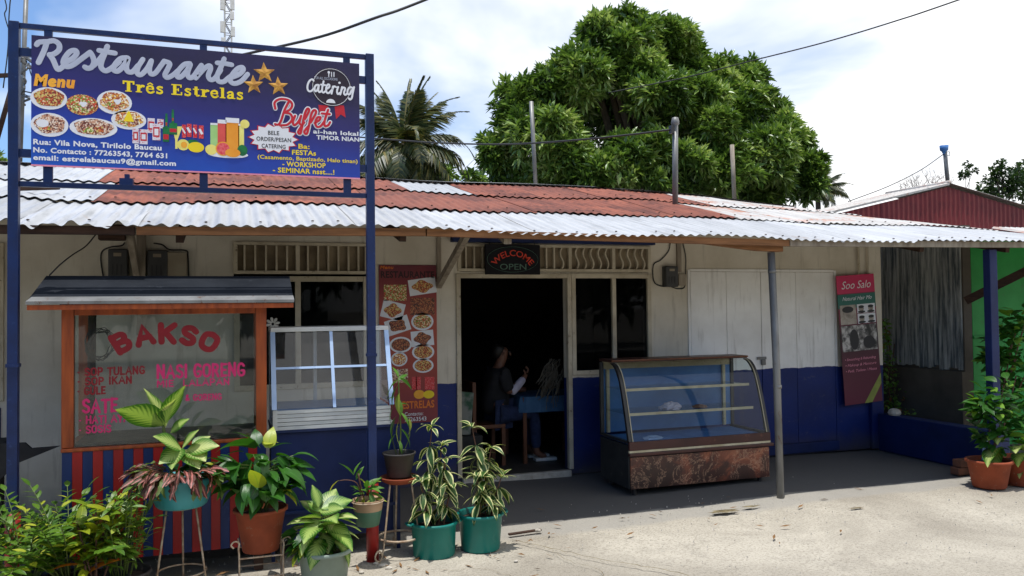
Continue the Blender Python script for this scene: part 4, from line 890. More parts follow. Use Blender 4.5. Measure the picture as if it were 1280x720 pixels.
MB().bar(fr(.50,0), fr(.50,1), .022, .012, (0,-1,.4)).build('glazing_bar', 'alu_blue', DC)
MB().bar(fr(.02,.52), fr(.49,.52), .016, .012, (0,-1,.4)).build('glazing_bar', 'alu_blue', DC); MB().bar(fr(.51,.52), fr(.975,.52), .016, .012, (0,-1,.4)).build('glazing_bar', 'alu_blue', DC)
MB().box(X0-.004, X1+.004, YT-.012, YB, zt1-.002, zt1+.03).build('top_panel', 'alu', DC, bev=.003)
MB().add([fr(.03,.01), fr(.97,.01), fr(.97,.99), fr(.03,.99)], [(0,1,2,3)]).build('front_glass', 'glass_case', DC, nor=False)
for xa in (X0+.004, X1-.006): MB().add([(xa, YF+.03, zb1), (xa, YB-.03, zb1), (xa, YB-.03, zt1), (xa, YT+.01, zt1)], [(0,1,2,3)]).build('side_glass', 'glass_case', DC)
for xa in (X0, X1-.025):
    MB().box(xa, xa+.025, YB-.03, YB, zb0+.02, zt1-.003).build('rear_stile', 'alu', DC)
    MB().box(xa, xa+.025, YF+.026, YB-.031, zb0+.019, zb0+.04).build('side_rail', 'alu', DC)
MB().box((X0+X1)/2-.09, (X0+X1)/2-.065, YB-.03, YB, zb0+.02, zt1-.003).build('rear_stile', 'alu', DC)
MB().box(X0+.03, X1-.03, YF+.05, YB-.04, zb1-.012, zb1-.002).build('shelf', 'alu_blue', DC)
MB().box(X0+.03, X1-.03, YT+.04, YB-.04, zb1+.26, zb1+.266).build('shelf', 'glass_case', DC)
q0 = pix(497, 560, Y=5.74).x
for xa in (X0-.0, q0): MB().box(xa-.012, xa+.012, YF+.0, YF+.026, -.01, zb0-.003).build('leg', 'sign_blue', DC)
for xa in (X0+.02, q0): MB().box(xa-.012, xa+.012, YB-.03, YB-.004, -.01, .119 if xa < X1 else zb0-.003).build('leg', 'sign_blue', DC)
zz_ = pix(420, 486, Y=YF).z; zl = pix(400, 638, Y=YF).z
MB().box(X0+.02, q0-.014, YF+.002, YF+.022, zl-.01, zl+.01).build('foot_rail', 'sign_blue', DC)
# petal ornament on the window bars behind
q = pix(341, 405, Y=FY-.03); pt = MB()
for i in range(8):
    a = i*math.pi/4+.2; pt.tube([(q.x+.012*math.cos(a), FY-.03, q.z+.012*math.sin(a)), (q.x+.045*math.cos(a), FY-.03, q.z+.045*math.sin(a)), (q.x+.062*math.cos(a), FY-.03, q.z+.062*math.sin(a))], [.006, .014, .006], 6)
tag(pt.build('petal_ornament', 'white_paint'), 'white eight petalled ornament fixed to the window behind the cart', 'ornament')

# ------------------------------------------------------------------ curved glass bakery case
BX0_, BX1_, BYF, BYB = 3.36, 4.87, 6.52, 7.14
BC = thing('bakery_counter', (4.1, 6.8, 0), 'curved glass bakery counter with brown marbled front standing on the porch', 'display case')
t = NT('brown marble print'); v = t.mapped(); w_ = t.noise(v, 2.6, 10, .66, .9)
w_ = t.math('MULTIPLY_ADD', t.sepxyz(v)['Z'], .55, t.math('SUBTRACT', w_, .10))
c = t.ramp(w_, (.34, srgb(42,22,20)), (.50, srgb(66,34,28)), (.60, srgb(120,62,42)), (.65, srgb(150,86,58)), (.72, srgb(82,42,32)))
vv_ = t.noise(v, 5, 9, .72, 1.2); c = t.mix(t.ramp(vv_, (.485, 0.0), (.5, .8), (.515, 0.0)), c, srgb(190,150,120)); MAT['marble'] = t.fin(c, .32, 0, .5)
MAT['brown_trim'] = M('dark brown laminate', srgb(72,38,34), srgb(56,30,28), 4, .4, bump=.03, c3=srgb(100,60,46)); MAT['case_cream'] = M('aged cream strip', srgb(196,188,160), srgb(170,158,126), 8, .5, bump=.03, c3=srgb(120,96,70))
MAT['case_blue'] = M('blue liner sheet', srgb(74,126,186), srgb(62,108,166), 4, .5, bump=.04, c3=srgb(80,130,180)); MAT['case_side'] = M('scuffed dark steel side', srgb(64,66,66), srgb(44,46,46), 3.5, .45, .3, bump=.05, c3=srgb(96,96,92))
MB().box(BX0_+.002, BX1_-.002, BYF+.03, BYB, .05, .44).build('base_cabinet', 'case_side', BC, bev=.004)
MB().box(BX0_+.012, BX1_-.012, BYF+.012, BYF+.029, .05, .335).build('marble_front', 'marble', BC, bev=.003)
MB().box(BX0_-.004, BX1_+.03, BYF-.01, BYF+.03, .345, .375).build('front_lip', 'brown_trim', BC, bev=.006)
MB().box(BX0_, BX1_, BYF+.006, BYF+.03, .376, .396).build('cream_trim', 'case_cream', BC)
MB().box(BX0_, BX1_, BYF+.002, BYF+.03, .397, .475).build('front_band', 'brown_trim', BC, bev=.003)
MB().box(BX0_+.03, BX1_-.03, BYF+.04, BYB-.02, .442, .455).build('inner_floor', 'case_blue', BC)
prof = [(BYF+.012, .478), (BYF+.045, .60), (BYF+.082, .74), (BYF+.125, .88), (BYF+.168, 1.0), (BYF+.22, 1.09), (BYF+.285, 1.148), (BYF+.35, 1.168)]
prof = [(p.y, p.z) for p in cr_spline([Vector((0, a, b)) for a, b in prof], 3)]
gl_ = MB(); gl_.add([(x, a, b) for a, b in prof for x in (BX0_+.03, BX1_-.03)], [(2*i, 2*i+1, 2*i+3, 2*i+2) for i in range(len(prof)-1)]); gl_.build('curved_glass', 'glass_curve', BC, smooth=True, nor=False)
for xa, xb in ((BX0_, BX0_+.034), (BX1_-.034, BX1_)):
    mb = MB()
    inner = [(a+.035, b-.008 if i > len(prof)*.6 else b) for i, (a, b) in enumerate(prof)]
    n_ = len(prof); vs = [(x, a, b) for x in (xa, xb) for a, b in prof+inner]; m2 = 2*n_
    fs = []
    for i in range(n_-1): fs += [(i, i+1, m2+i+1, m2+i), (n_+i, m2+n_+i, m2+n_+i+1, n_+i+1), (i, n_+i, n_+i+1, i+1), (m2+i, m2+i+1, m2+n_+i+1, m2+n_+i)]
    mb.add(vs, fs); mb.build('end_frame', 'black', BC)
    mb = MB().tube([(xb+.004 if xa < 4 else xa-.004, a-.003, b+.001) for a, b in prof], .005, 6); mb.build('edge_trim', 'case_cream', BC)
    xm = (xa+xb)/2; poly = [(xm, a+.02, b-.004) for a, b in prof] + [(xm, BYB-.02, 1.16), (xm, BYB-.02, .478)]
    MB().add(poly, [tuple(range(len(poly)))]).build('side_glass', 'glass_curve', BC, nor=False)
    MB().box(xa, xb, BYF+.045, BYB, .456, .478).build('side_rail', 'black', BC); MB().box(xa, xb, BYB-.03, BYB, .479, 1.16).build('rear_upright', 'black', BC)
MB().box(BX0_, BX1_, BYF+.35, BYB+.0, 1.17, 1.195).build('top_panel', 'brown_trim', BC, bev=.004)
MB().tube([(BX0_, BYF+.345, 1.186), (BX1_, BYF+.345, 1.186)], .008, 8).build('top_trim', 'chair_wood', BC)
MB().box(BX0_+.031, BX1_-.031, BYB-.016, BYB-.004, .479, 1.09).build('rear_panel', 'case_blue', BC); MB().box(BX0_+.031, BX1_-.031, BYB-.014, BYB-.006, 1.091, 1.167).build('rear_pelmet', 'case_cream', BC)
for z_, ya in ((.70, BYF+.14), (.92, BYF+.2)):
    sh = MB().box(BX0_+.05, BX1_-.10, ya, BYB-.03, z_, z_+.006).build('shelf', 'glass_curve', BC); MB().box(BX0_+.05, BX1_-.10, ya-.012, ya-.0005, z_-.008, z_+.016).build('shelf_edge', 'case_cream', sh)
for xa in (BX0_+.06, BX1_-.14): MB().box(xa, xa+.03, BYB-.045, BYB-.018, .48, 1.09).build('shelf_upright', 'case_cream', BC)
for i, xa in enumerate((BX0_+.08, BX1_-.08)):
    for ya in (BYF+.08, BYB-.08): MB().tube([(xa, ya, -.012), (xa, ya, .051)], .022, 8).build('foot', 'black', BC)
def crumple(name, x, y, z, s, mat, lab, cat, seed, f=.45):
    r = random.Random(seed); mb = MB(); n = 14; rows = 5; vs = []
    for j in range(rows+1):
        for k_ in range(n):
            a = 2*math.pi*k_/n; rr = math.cos(j/rows*math.pi/2)*s*r.uniform(.75, 1.15); vs.append((x+rr*math.cos(a)*1.5, y+rr*math.sin(a), z+math.sin(j/rows*math.pi/2)*s*f*2*r.uniform(.7, 1.1)))
    mb.add(vs, [(j*n+k_, j*n+(k_+1) % n, (j+1)*n+(k_+1) % n, (j+1)*n+k_) for j in range(rows) for k_ in range(n)]); return tag(mb.build(name, mat), lab, cat)
q = pix(840, 500, Y=6.82); crumple('plastic_bag', q.x, 6.84, .7075, .08, 'cloth_white', 'white plastic wrapped bundle on the middle bakery case shelf', 'bag', 1)
q = pix(876, 500, Y=6.82); crumple('pastry_pack', q.x, 6.84, .7075, .055, 'skin', 'small brown pastry pack right of the white bundle in the bakery case', 'pastry', 2, .3)
q = pix(815, 537, Y=6.75); crumple('tissue_pack', q.x, 6.75, .456, .07, 'alu_blue', 'pale crumpled pack on the bakery case floor', 'packet', 4, .2)

# ------------------------------------------------------------------ posters, neon sign, meters
t = NT('red orange poster print'); v = t.mapped(); s_ = t.sepxyz(v)
MAT['poster_red'] = t.fin(t.mix(t.ramp(t.noise(v, 3, 4), (.4, 0.0), (.7, .4)), t.ramp(t.math('DIVIDE', s_['Z'], 1.5), (.0, srgb(104,16,50)), (.3, srgb(146,42,32)), (.6, srgb(172,72,42)), (.84, srgb(130,26,32)), (1.0, srgb(96,12,36))), srgb(150,50,40)), .45)
def poster(name, x0, x1, y, z0, z1, mat, lab, cat, tilt=0):
    o = bpy.data.objects.new(name, bpy.data.meshes.new(name)); COL.objects.link(o); o.location = (x0, y, z0); W, H = x1-x0, z1-z0
    o.data.from_pydata([(0,0,0),(W,0,0),(W,0,H),(0,0,H),(0,.004,0),(W,.004,0),(W,.004,H),(0,.004,H)], [], [(0,1,2,3),(7,6,5,4),(0,4,5,1),(1,5,6,2),(2,6,7,3),(3,7,4,0)])
    o.data.materials.append(MAT[mat]); return tag(o, lab, cat)
py_ = FY-.012; x0 = pix(474, 400, Y=py_).x; x1 = pix(546, 400, Y=py_).x
P1 = poster('menu_poster', x0, x1, py_, pix(474, 531, Y=py_).z, pix(474, 331, Y=py_).z, 'poster_red', 'tall red menu poster of food pictures left of the doorway', 'poster')
MAT['poster_text'] = M('dark poster lettering', srgb(50,8,22), srgb(40,8,18), 5, .5, bump=0); MAT['poster_orange'] = M('orange poster lettering', srgb(224,120,40), srgb(210,100,30), 5, .5, bump=0)
Yp = py_-.002
ptext('RESTAURANTE', 476, 347, 543, 8, Yp, 'poster_text', P1, bold=.03); ptext('Menu', 475, 336, 492, 4, Yp, 'poster_orange', P1, bold=.03, shear=.2)
tilts = [(494,366,14,10,0,'salad food print'),(528,358,17,10,.14,'noodle food print'),(491,388,14,11,-.25,'noodle food print'),(528,383,15,11,0,'dark grill food print'),(497,407,15,10,.3,'dark grill food print'),(528,402,15,11,-.1,'salad food print'),
         (501,431,15,10,-.1,'dark grill food print'),(528,423,14,10,.08,'dark grill food print'),(529,440,15,10,.0,'noodle food print'),(499,449,11,9,0,'rice food print'),(529,457,14,9,0,'noodle food print'),(499,470,11,9,0,'meat food print')]
for i, (x, y, rx, rz, a, m_) in enumerate(tilts):
    if i in (5, 8, 10, 6, 9): pl = pdisc(x, y, rx*.95, rz, 'mark_white', P1, Y=Yp); pdisc(x, y, rx*.78, rz*.78, m_, pl, Y=Yp, dy=.0008)
    else:
        pl = prect(x-rx, y-rz, x+rx, y+rz, 'mark_white' if i in (1,2,4,7) else m_, P1, Y=Yp, rot=a); pdisc(x, y, rx*.72, rz*.72, m_, pl, Y=Yp, dy=.0008, fn=lambda b: 1+.15*math.sin(4*b+i))
for x in (515, 520, 531, 537): prect(x, 471, x+6, 487, 'cola', P1, Y=Yp)
pdisc(524, 493, 7, 5.5, 'mark_orange', P1, Y=Yp, dy=.0006); pdisc(536, 493, 7, 5, 'mark_yellow', P1, Y=Yp, dy=.0009)
ptext('ESTRELAS', 503, 511, 543, 9, Yp, 'poster_orange', P1, bold=.03); ptext('Contacto:', 506, 520, 529, 4.5, Yp, 'mark_white', P1, bold=.01); ptext('77263543', 506, 527, 533, 5, Yp, 'mark_white', P1, bold=.01)
# salon poster
t = NT('salon poster print'); v = t.mapped(); s_ = t.sepxyz(v); zr_ = s_['Z']
c = t.ramp(zr_, (0.0, srgb(96,10,50)), (.5, srgb(78,10,42)), (.8, srgb(30,8,18)), (1.0, srgb(110,12,50)))
c = t.mix(t.math('GREATER_THAN', zr_, 1.285), c, srgb(196,20,84)); gband = t.math('MULTIPLY', t.math('GREATER_THAN', zr_, 1.115), t.math('LESS_THAN', zr_, 1.275)); c = t.mix(gband, c, srgb(0,96,84))
MAT['salon_bg'] = t.fin(c, .4)
py2 = FY-.075
x0 = pix(1049, 400, Y=py2).x; x1 = pix(1096, 400, Y=py2).x
P2 = poster('salon_poster', x0, x1, py2, pix(1060, 507, Y=py2).z, pix(1050, 345, Y=py2).z, 'salon_bg', 'magenta and dark salon poster hanging on the corner pilaster', 'poster')
# the poster hangs aslant, foot swung right
P2.rotation_euler = (0, R(-3.5), 0); P2.location.x += .06
H2 = P2.data.vertices[2].co.z; W2 = P2.data.vertices[1].co.x
t = NT('grey portrait print'); v = t.mapped(rnd=True); MAT['portrait'] = t.fin(t.ramp(t.noise(v, 14, 5, .6), (.38, (.02,.02,.02)), (.5, (.2,.19,.18)), (.62, (.55,.53,.5))), .5)
MAT['portrait_pale'] = M('pale portrait print', srgb(190,180,168), srgb(120,110,100), 9, .5, bump=0)
def pl2(mb, name, mat, par=None):
    o = mb.build(name, mat, None, nor=False); o.parent = par or P2; return o
def loc2(u, v_, d=.001): return (u*W2, -d, v_*H2)
def rect2(u0, v0, u1, v1, mat, d=.001): return pl2(MB().quad(loc2(u0,v0,d), loc2(u1,v0,d), loc2(u1,v1,d), loc2(u0,v1,d)), 'printed_picture', mat)
def ell2(u, v_, ru, rv, mat, d=.002): return pl2(MB().disc(loc2(u, v_, d), ru*W2, rv*H2, 16), 'printed_picture', mat)
rect2(.04,.62,.46,.77,'portrait_pale'); rect2(.49,.70,.97,.77,'mark_white'); rect2(.49,.62,.97,.695,'mark_white'); rect2(.04,.41,.5,.61,'portrait'); rect2(.5,.41,.97,.61,'portrait')
ell2(.27,.70,.13,.045,'skin' if 0 else 'portrait_pale',.002); ell2(.24,.735,.15,.025,'mark_black',.003)
for u, v_ in ((.6,.735),(.85,.735),(.6,.655),(.85,.655)): ell2(u, v_, .07, .022, 'portrait_pale', .002); ell2(u, v_+.014, .075, .012, 'mark_black', .003); ell2(u, v_-.025, .1, .01, 'mark_black', .003)
ell2(.36,.5,.12,.08,'mark_black',.002); ell2(.75,.47,.16,.05,'mark_black',.002)
def text2(s, u0, v0, u1, h, mat, shear=.3, bold=0):
    vs, fs = text_geo(s, bold, shear); xa = min(a[0] for a in vs); xb = max(a[0] for a in vs)
    pl2(MB().add([((u0+(u1-u0)*(x-xa)/(xb-xa))*W2, -.002, v0*H2+y/.7*h*H2) for x, y in vs], fs), 'lettering', mat)
text2('Soo Salo', .12, .895, .9, .06, 'mark_white', .35); text2('Natural Hair Mo', .12, .805, .9, .03, 'mark_white', .35)
for i, s in enumerate(('• Smoothing & Rebonding', '• Makeup & Manicure', '• Pedi, Toilete / Massa')): text2(s, .08, .34-.045*i, .9, .02, 'mark_pinkpale', .3)
pl2(MB().add([loc2(.52,0,.0015), loc2(.72,0,.0015), loc2(1,.14,.0015), loc2(1,.22,.0015)], [(0,1,2,3)]), 'printed_stripe', MAT.setdefault('olive_stripe', M('olive stripe print', srgb(150,158,74), srgb(120,130,60), 8, .5, bump=0))); 

# neon style door sign
q0_, q1_ = pix(607, 343, Y=7.46), pix(675, 306, Y=7.46)
WS = tag(MB().box(q0_.x, q1_.x, 7.46, 7.49, q0_.z, pix(607, 305, Y=7.46).z).build('welcome_sign', MAT.setdefault('sign_black', M('matt black board', (.012,.012,.014), (.016,.016,.02), 4, .85, bump=0, spec=.15)), bev=.004), 'black WELCOME OPEN sign hanging under the blue beam above the door', 'sign')
MAT['neon_red'] = M('red neon lettering', srgb(220,66,40), srgb(200,54,34), 5, .5, bump=0); MAT['neon_off'] = M('unlit green lettering', srgb(86,118,104), srgb(70,100,90), 5, .5, bump=0)
cw = pix(641, 320, Y=7.457); cw.z -= .215; arc_word('WELCOME', cw, .215, R(-56), R(56), .06, 7.457, 'neon_red', WS, bold=.012)
ptext('OPEN', 625, 337, 658, 7.5, 7.457, 'neon_off', WS)
ring = [(cw.x+.265*math.cos(a), 7.457, (q0_.z+pix(607,305,Y=7.46).z)/2+.125*math.sin(a)) for a in np.linspace(0, 2*math.pi, 40)]; MB().tube(ring, .002, 4).build('neon_ring', 'neon_off', WS)
for xa in (q0_.x+.05, q1_.x-.05): MB().tube([(xa, 7.475, q0_.z+.25), (xa, 7.50, 2.40)], .003, 4).build('hanging_wire', 'cable', WS)
def meter(x, z, w_, h, lab, mat='grey_box', seed=0):
    o = thing('electric_meter', (x, FY-.05, z), lab, 'electric meter'); MB().box(x-w_/2, x+w_/2, FY-.09, FY-.001, z-h/2, z+h/2).build('case', mat, o, bev=.01)
    MB().box(x-w_*.22, x+w_*.18, FY-.094, FY-.0905, z+h*.26, z+h*.37).build('dial_window', 'pale_box' if mat == 'grey_box' else 'black', o)
    for i in range(3): MB().box(x-w_*.3+i*w_*.22, x-w_*.22+i*w_*.22, FY-.094, FY-.0905, z-h*.35, z).build('cooling_rib', 'black', o)
q = pix(149, 331, Y=FY); meter(q.x, q.z, .15, .26, 'dark electric meter left of the slanting brace above the cart')
q = pix(198, 332, Y=FY); meter(q.x, q.z, .16, .26, 'dark electric meter between the service mast and the pale box')
q = pix(835, 346, Y=FY); meter(q.x, q.z, .15, .22, 'dark electric meter on the bare wall right of the doorway windows')
q = pix(220, 333, Y=FY); tag(MB().box(q.x-.09, q.x+.09, FY-.08, FY-.001, q.z-.17, q.z+.12).build('fuse_box', 'pale_box', bev=.008), 'pale fuse box right of the two dark meters', 'fuse box')
def wall_cable(pts, lab, r=.006, y=FY-.012):
    tag(MB().tube(cr_spline([pix(a, b, Y=y) for a, b in pts], 6), r, 6).build('wall_cable', 'cable', smooth=True), lab, 'cable')
wall_cable([(129,346),(126,325),(128,314),(138,309),(152,307),(156,303)], 'thin cable looping beside the left electric meter')
wall_cable([(192,304),(203,306),(212,312),(232,313),(235,320),(236,345)], 'thin cable arching over the pale fuse box')
wall_cable([(838,298),(836,313),(826,325),(817,331),(817,350),(824,357),(838,358)], 'cable loop around the lone meter right of the door')
wall_cable([(838,358),(848,361),(856,358),(857,340),(857,320),(852,298)], 'cable running down right of the lone meter')
cd = MB().box(pix(845,320,Y=FY).x, pix(849,320,Y=FY).x+.01, FY-.03, FY-.001, pix(847,340,Y=FY).z, 2.46); cd.box(pix(846,350,Y=FY).x, pix(855,350,Y=FY).x, FY-.04, FY-.001, pix(850,357,Y=FY).z, pix(850,343,Y=FY).z)
tag(cd.build('cable_conduit', 'wood_pale'), 'narrow conduit and switch beside the lone meter', 'conduit')
# ------------------------------------------------------------------ inside the doorway
def legged(name, x0, x1, y0, y1, zt_, th, mat, lab, cat, leg=.04, back=0):
    o = thing(name, ((x0+x1)/2, (y0+y1)/2, .035), lab, cat); MB().box(x0, x1, y0, y1, zt_-th, zt_).build('seat' if cat in ('bench','chair','stool') else 'table_top', mat, o, bev=.004)
    for xa in (x0, x1-leg):
        for ya in (y0, y1-leg): MB().box(xa, xa+leg, ya, ya+leg, .035, zt_-th-.001).build('leg', mat, o)
    if back:
        for ya in (y0, y1-leg): MB().box(x0-.001, x0+.035, ya, ya+leg, zt_+.001, back).build('back_post', mat, o)
        MB().box(x0, x0+.03, y0+leg+.001, y1-leg-.001, back-.12, back).build('backrest', mat, o)
    return o
SX0 = pix(588, 520, Y=8.2).x; SX1 = pix(628, 520, Y=8.2).x
legged('wooden_chair', SX0, SX1, 8.1, 8.5, .47, .04, 'chair_wood', 'brown wooden chair the person in the doorway sits on', 'chair', back=.92)
TX0 = pix(646, 490, Y=8.3).x; TX1 = TX0+.75
TB = legged('dining_table', TX0, TX1, 8.1, 8.75, .74, .03, 'chair_wood', 'dining table under a blue cloth inside the doorway', 'table')
cl = MB(); n = 40; vs = []
for j, (e, z) in enumerate(((0, .746), (.01, .744), (.02, .66), (.03, .58))):
    for i in range(n):
        a = 2*math.pi*i/n; cx_, cy_ = (TX0+TX1)/2, 8.425; u = math.cos(a); v_ = math.sin(a); k_ = 1/max(abs(u)/(.385+e), abs(v_)/(.335+e)); wv_ = (.012*math.sin(i*1.9) if j > 1 else 0)
        vs.append((cx_+u*(k_+wv_), cy_+v_*(k_+wv_), z))
cl.add(vs, [(j*n+i, j*n+(i+1) % n, (j+1)*n+(i+1) % n, (j+1)*n+i) for j in range(3) for i in range(n)]+[tuple(range(n))])
tag(cl.build('tablecloth', 'cloth_teal', smooth=False), 'blue cloth draped over the table inside the doorway', 'tablecloth')
legged('wooden_chair', TX1+.02, TX1+.4, 8.3, 8.7, .46, .04, 'chair_wood', 'empty dark chair at the far right side of the cloth covered table', 'chair', back=.9)
tag(MB().box(2.12, 2.17, 7.95, 8.55, .04, 1.95).build('open_door', 'chair_wood', bev=.004), 'brown door leaf folded inward at the left jamb', 'door')
q = pix(580, 515, Y=8.0); bg_ = MB().prism([(q.x-.10, .42), (q.x+.03, .42), (q.x+.07, .84), (q.x-.09, .86)], 1, 7.86, 7.93)
tag(bg_.build('shopping_bag', MAT.setdefault('bag_cloth', M('faded printed bag', srgb(130,132,126), srgb(60,90,70), 5, .9, lo=.45, hi=.55)), bev=.01), 'white printed bag standing on a crate at the left door jamb', 'bag')
tag(MB().box(q.x-.12, q.x+.14, 7.8, 8.05, .036, .415).build('storage_crate', 'charcoal', bev=.01), 'dark crate under the white bag at the left jamb', 'crate')

# person seated in profile facing right, black shirt, pale sleeve, hand raised to the face
px_, pyy = pix(612, 500, Y=8.3).x+.05, 8.3
def skin_body(name, joints, edges, mat, parent=None, sub=2, root=0):
    me = bpy.data.meshes.new(name); me.from_pydata([j[:3] for j in joints], edges, []); o = bpy.data.objects.new(name, me); COL.objects.link(o); me.materials.append(MAT[mat])
    s = o.modifiers.new('s', 'SKIN'); s.use_smooth_shade = True
    for i, j in enumerate(joints):
        me.skin_vertices[0].data[i].radius = (j[3], j[4] if len(j) > 4 else j[3])
    me.skin_vertices[0].data[root].use_root = True
    o.modifiers.new('d', 'SUBSURF').levels = sub; o.modifiers['d'].render_levels = sub
    dg = bpy.context.evaluated_depsgraph_get(); m2 = bpy.data.meshes.new_from_object(o.evaluated_get(dg)); m2.materials.clear(); m2.materials.append(MAT[mat])
    n = bpy.data.objects.new(name, m2); COL.objects.link(n); bpy.data.objects.remove(o); bpy.data.meshes.remove(me)
    m2.polygons.foreach_set('use_smooth', [True]*len(m2.polygons))
    if parent: n.parent = parent
    return n
PS = thing('person', (px_, pyy, .035), 'person in black shirt seated inside the dark doorway with one hand raised', 'person')
def J(x, y, z, *r): return (x, y, z-.035, *r)
body = skin_body('body', [J(0,0,.58,.10,.12), J(.02,0,.76,.10,.13), J(.04,0,.93,.10,.15), J(.05,0,1.02,.07,.09), J(.065,0,1.08,.052,.052), J(.09,0,1.135,.066,.058), J(.10,0,1.215,.088,.072), J(.095,0,1.28,.07,.066),
   J(.05,-.18,.98,.05), J(.10,-.22,.80,.043), J(.28,-.15,.93,.034), J(.33,-.12,.98,.024,.03), J(.05,.18,.98,.05), J(.14,.22,.78,.042), J(.36,.14,.79,.032), J(.42,.12,.79,.022,.03),
   J(.04,-.10,.56,.085), J(.42,-.11,.55,.062), J(.44,-.11,.12,.042), J(.56,-.11,.075,.036,.03), J(.04,.10,.56,.085), J(.42,.11,.55,.062), J(.44,.11,.12,.042), J(.56,.11,.075,.036,.03)],
   [(0,1),(1,2),(2,3),(3,4),(4,5),(5,6),(6,7),(2,8),(8,9),(9,10),(10,11),(2,12),(12,13),(13,14),(14,15),(0,16),(16,17),(17,18),(18,19),(0,20),(20,21),(21,22),(22,23)], 'skin', PS)
skin_body('shirt', [J(0,0,.52,.155,.18), J(.02,0,.76,.135,.165), J(.04,0,.94,.132,.18), J(.05,0,1.04,.085,.10), J(.05,-.18,.99,.088), J(.10,-.22,.80,.066), J(.05,.18,.99,.088), J(.14,.22,.78,.064)], [(0,1),(1,2),(2,3),(2,4),(4,5),(2,6),(6,7)], 'cloth_black', PS)
skin_body('trousers', [J(0,0,.57,.14,.16), J(.06,-.11,.565,.10), J(.42,-.11,.56,.075), J(.44,-.11,.16,.056), J(.06,.11,.565,.10), J(.42,.11,.56,.075), J(.44,.11,.16,.056)], [(0,1),(1,2),(2,3),(0,4),(4,5),(5,6)], 'jeans', PS)
skin_body('sleeve', [J(.11,-.22,.795,.053), J(.20,-.185,.86,.048), J(.30,-.14,.945,.040)], [(0,1),(1,2)], 'cloth_white', PS)
skin_body('hair', [J(.035,0,1.14,.05,.06), J(.045,0,1.23,.085,.084), J(.085,0,1.30,.088,.08)], [(0,1),(1,2)], 'hair', PS)
for i, (dy_, ln) in enumerate(((-.018,.072),(-.006,.082),(.006,.078),(.018,.062))):
    skin_body('finger', [J(.335,-.12+dy_,.99,.011), J(.345+.008*i,-.12+dy_,.99+ln*.55,.009), J(.325,-.12+dy_,.99+ln,.0075)], [(0,1),(1,2)], 'skin', PS, 1)
skin_body('thumb', [J(.32,-.135,.975,.012), J(.30,-.15,1.01,.010), J(.29,-.145,1.035,.008)], [(0,1),(1,2)], 'skin', PS, 1)
skin_body('nose', [J(.182,0,1.215,.012), J(.197,0,1.19,.013), J(.187,0,1.175,.011)], [(0,1),(1,2)], 'skin', PS, 1)
skin_body('ear', [J(.085,-.078,1.185,.012), J(.085,-.083,1.21,.016), J(.085,-.078,1.23,.010)], [(0,1),(1,2)], 'skin', PS, 1)
for s_y in (-1, 1):
    MB().box(.575 if 0 else px_+.42, px_+.66, pyy+s_y*.11-.045, pyy+s_y*.11+.045, .04, .07).build('shoe_sole', 'white_paint', PS)
    MB().box(px_+.165, px_+.187, pyy+s_y*.03-.012, pyy+s_y*.03+.012, 1.215, 1.224).build('eye', 'black', PS)
MB().box(px_+.165, px_+.172, pyy-.02, pyy+.02, 1.145, 1.151).build('mouth', 'mark_maroon', PS)
# dried grass bouquet hanging right of the table
BQ = thing('dried_palm_bunch', (pix(686,470,Y=8.0).x, 8.0, 1.2), 'bunch of pale dried palm strips hanging beside the table inside', 'dried bouquet')
r = random.Random(9); mb = MB()
for i in range(70):
    q_ = pix(690+r.uniform(-6,12), 455+r.uniform(-8,30), Y=8.0); P = [(q_.x, 8.0+r.uniform(-.05,.05), q_.z)]
    for k_ in range(3): P.append((P[-1][0]-r.uniform(-.01,.06), P[-1][1]+r.uniform(-.02,.02), P[-1][2]-r.uniform(.02,.1)))
    mb.tube(P, .0045, 4)
MAT['straw'] = M('pale straw', srgb(110,104,92), srgb(80,74,62), 20, .9, bump=.1); mb.build('strips', 'straw', BQ, kind='stuff')

# black weathered board propped left of the cart
BKX = pix(62, 560, Y=6.6)
bb_ = MB(); a, b, c_, d_ = pix(76,557,Y=6.3), pix(0,556,Y=6.3), pix(0,606,Y=6.3), pix(24,578,Y=6.3)
pts = [(a.x,a.z),(pix(40,560,Y=6.3).x,pix(40,560,Y=6.3).z),(pix(32,553,Y=6.3).x,pix(32,553,Y=6.3).z),(-1.85,b.z+.03),(-1.95,c_.z+.02),(-1.5,c_.z+.03),(d_.x,d_.z)]
GR = thing('charcoal_grill', (-1.75, 6.4, 0), 'blackened wooden barbecue stand with pointed fan board left of the cart', 'barbecue stand')
bb_.prism(pts, 1, 6.28, 6.31); bb_.build('fan_board', 'charcoal', GR, bev=.003)
MB().box(-2.3, -1.52, 6.32, 6.75, .62, .80).build('fire_box', 'charcoal', GR, bev=.006)
for xa in (-2.25, -1.6):
    for ya in (6.36, 6.7): MB().box(xa-.03, xa+.03, ya-.03, ya+.03, -.01, .619).build('leg', 'charcoal', GR)

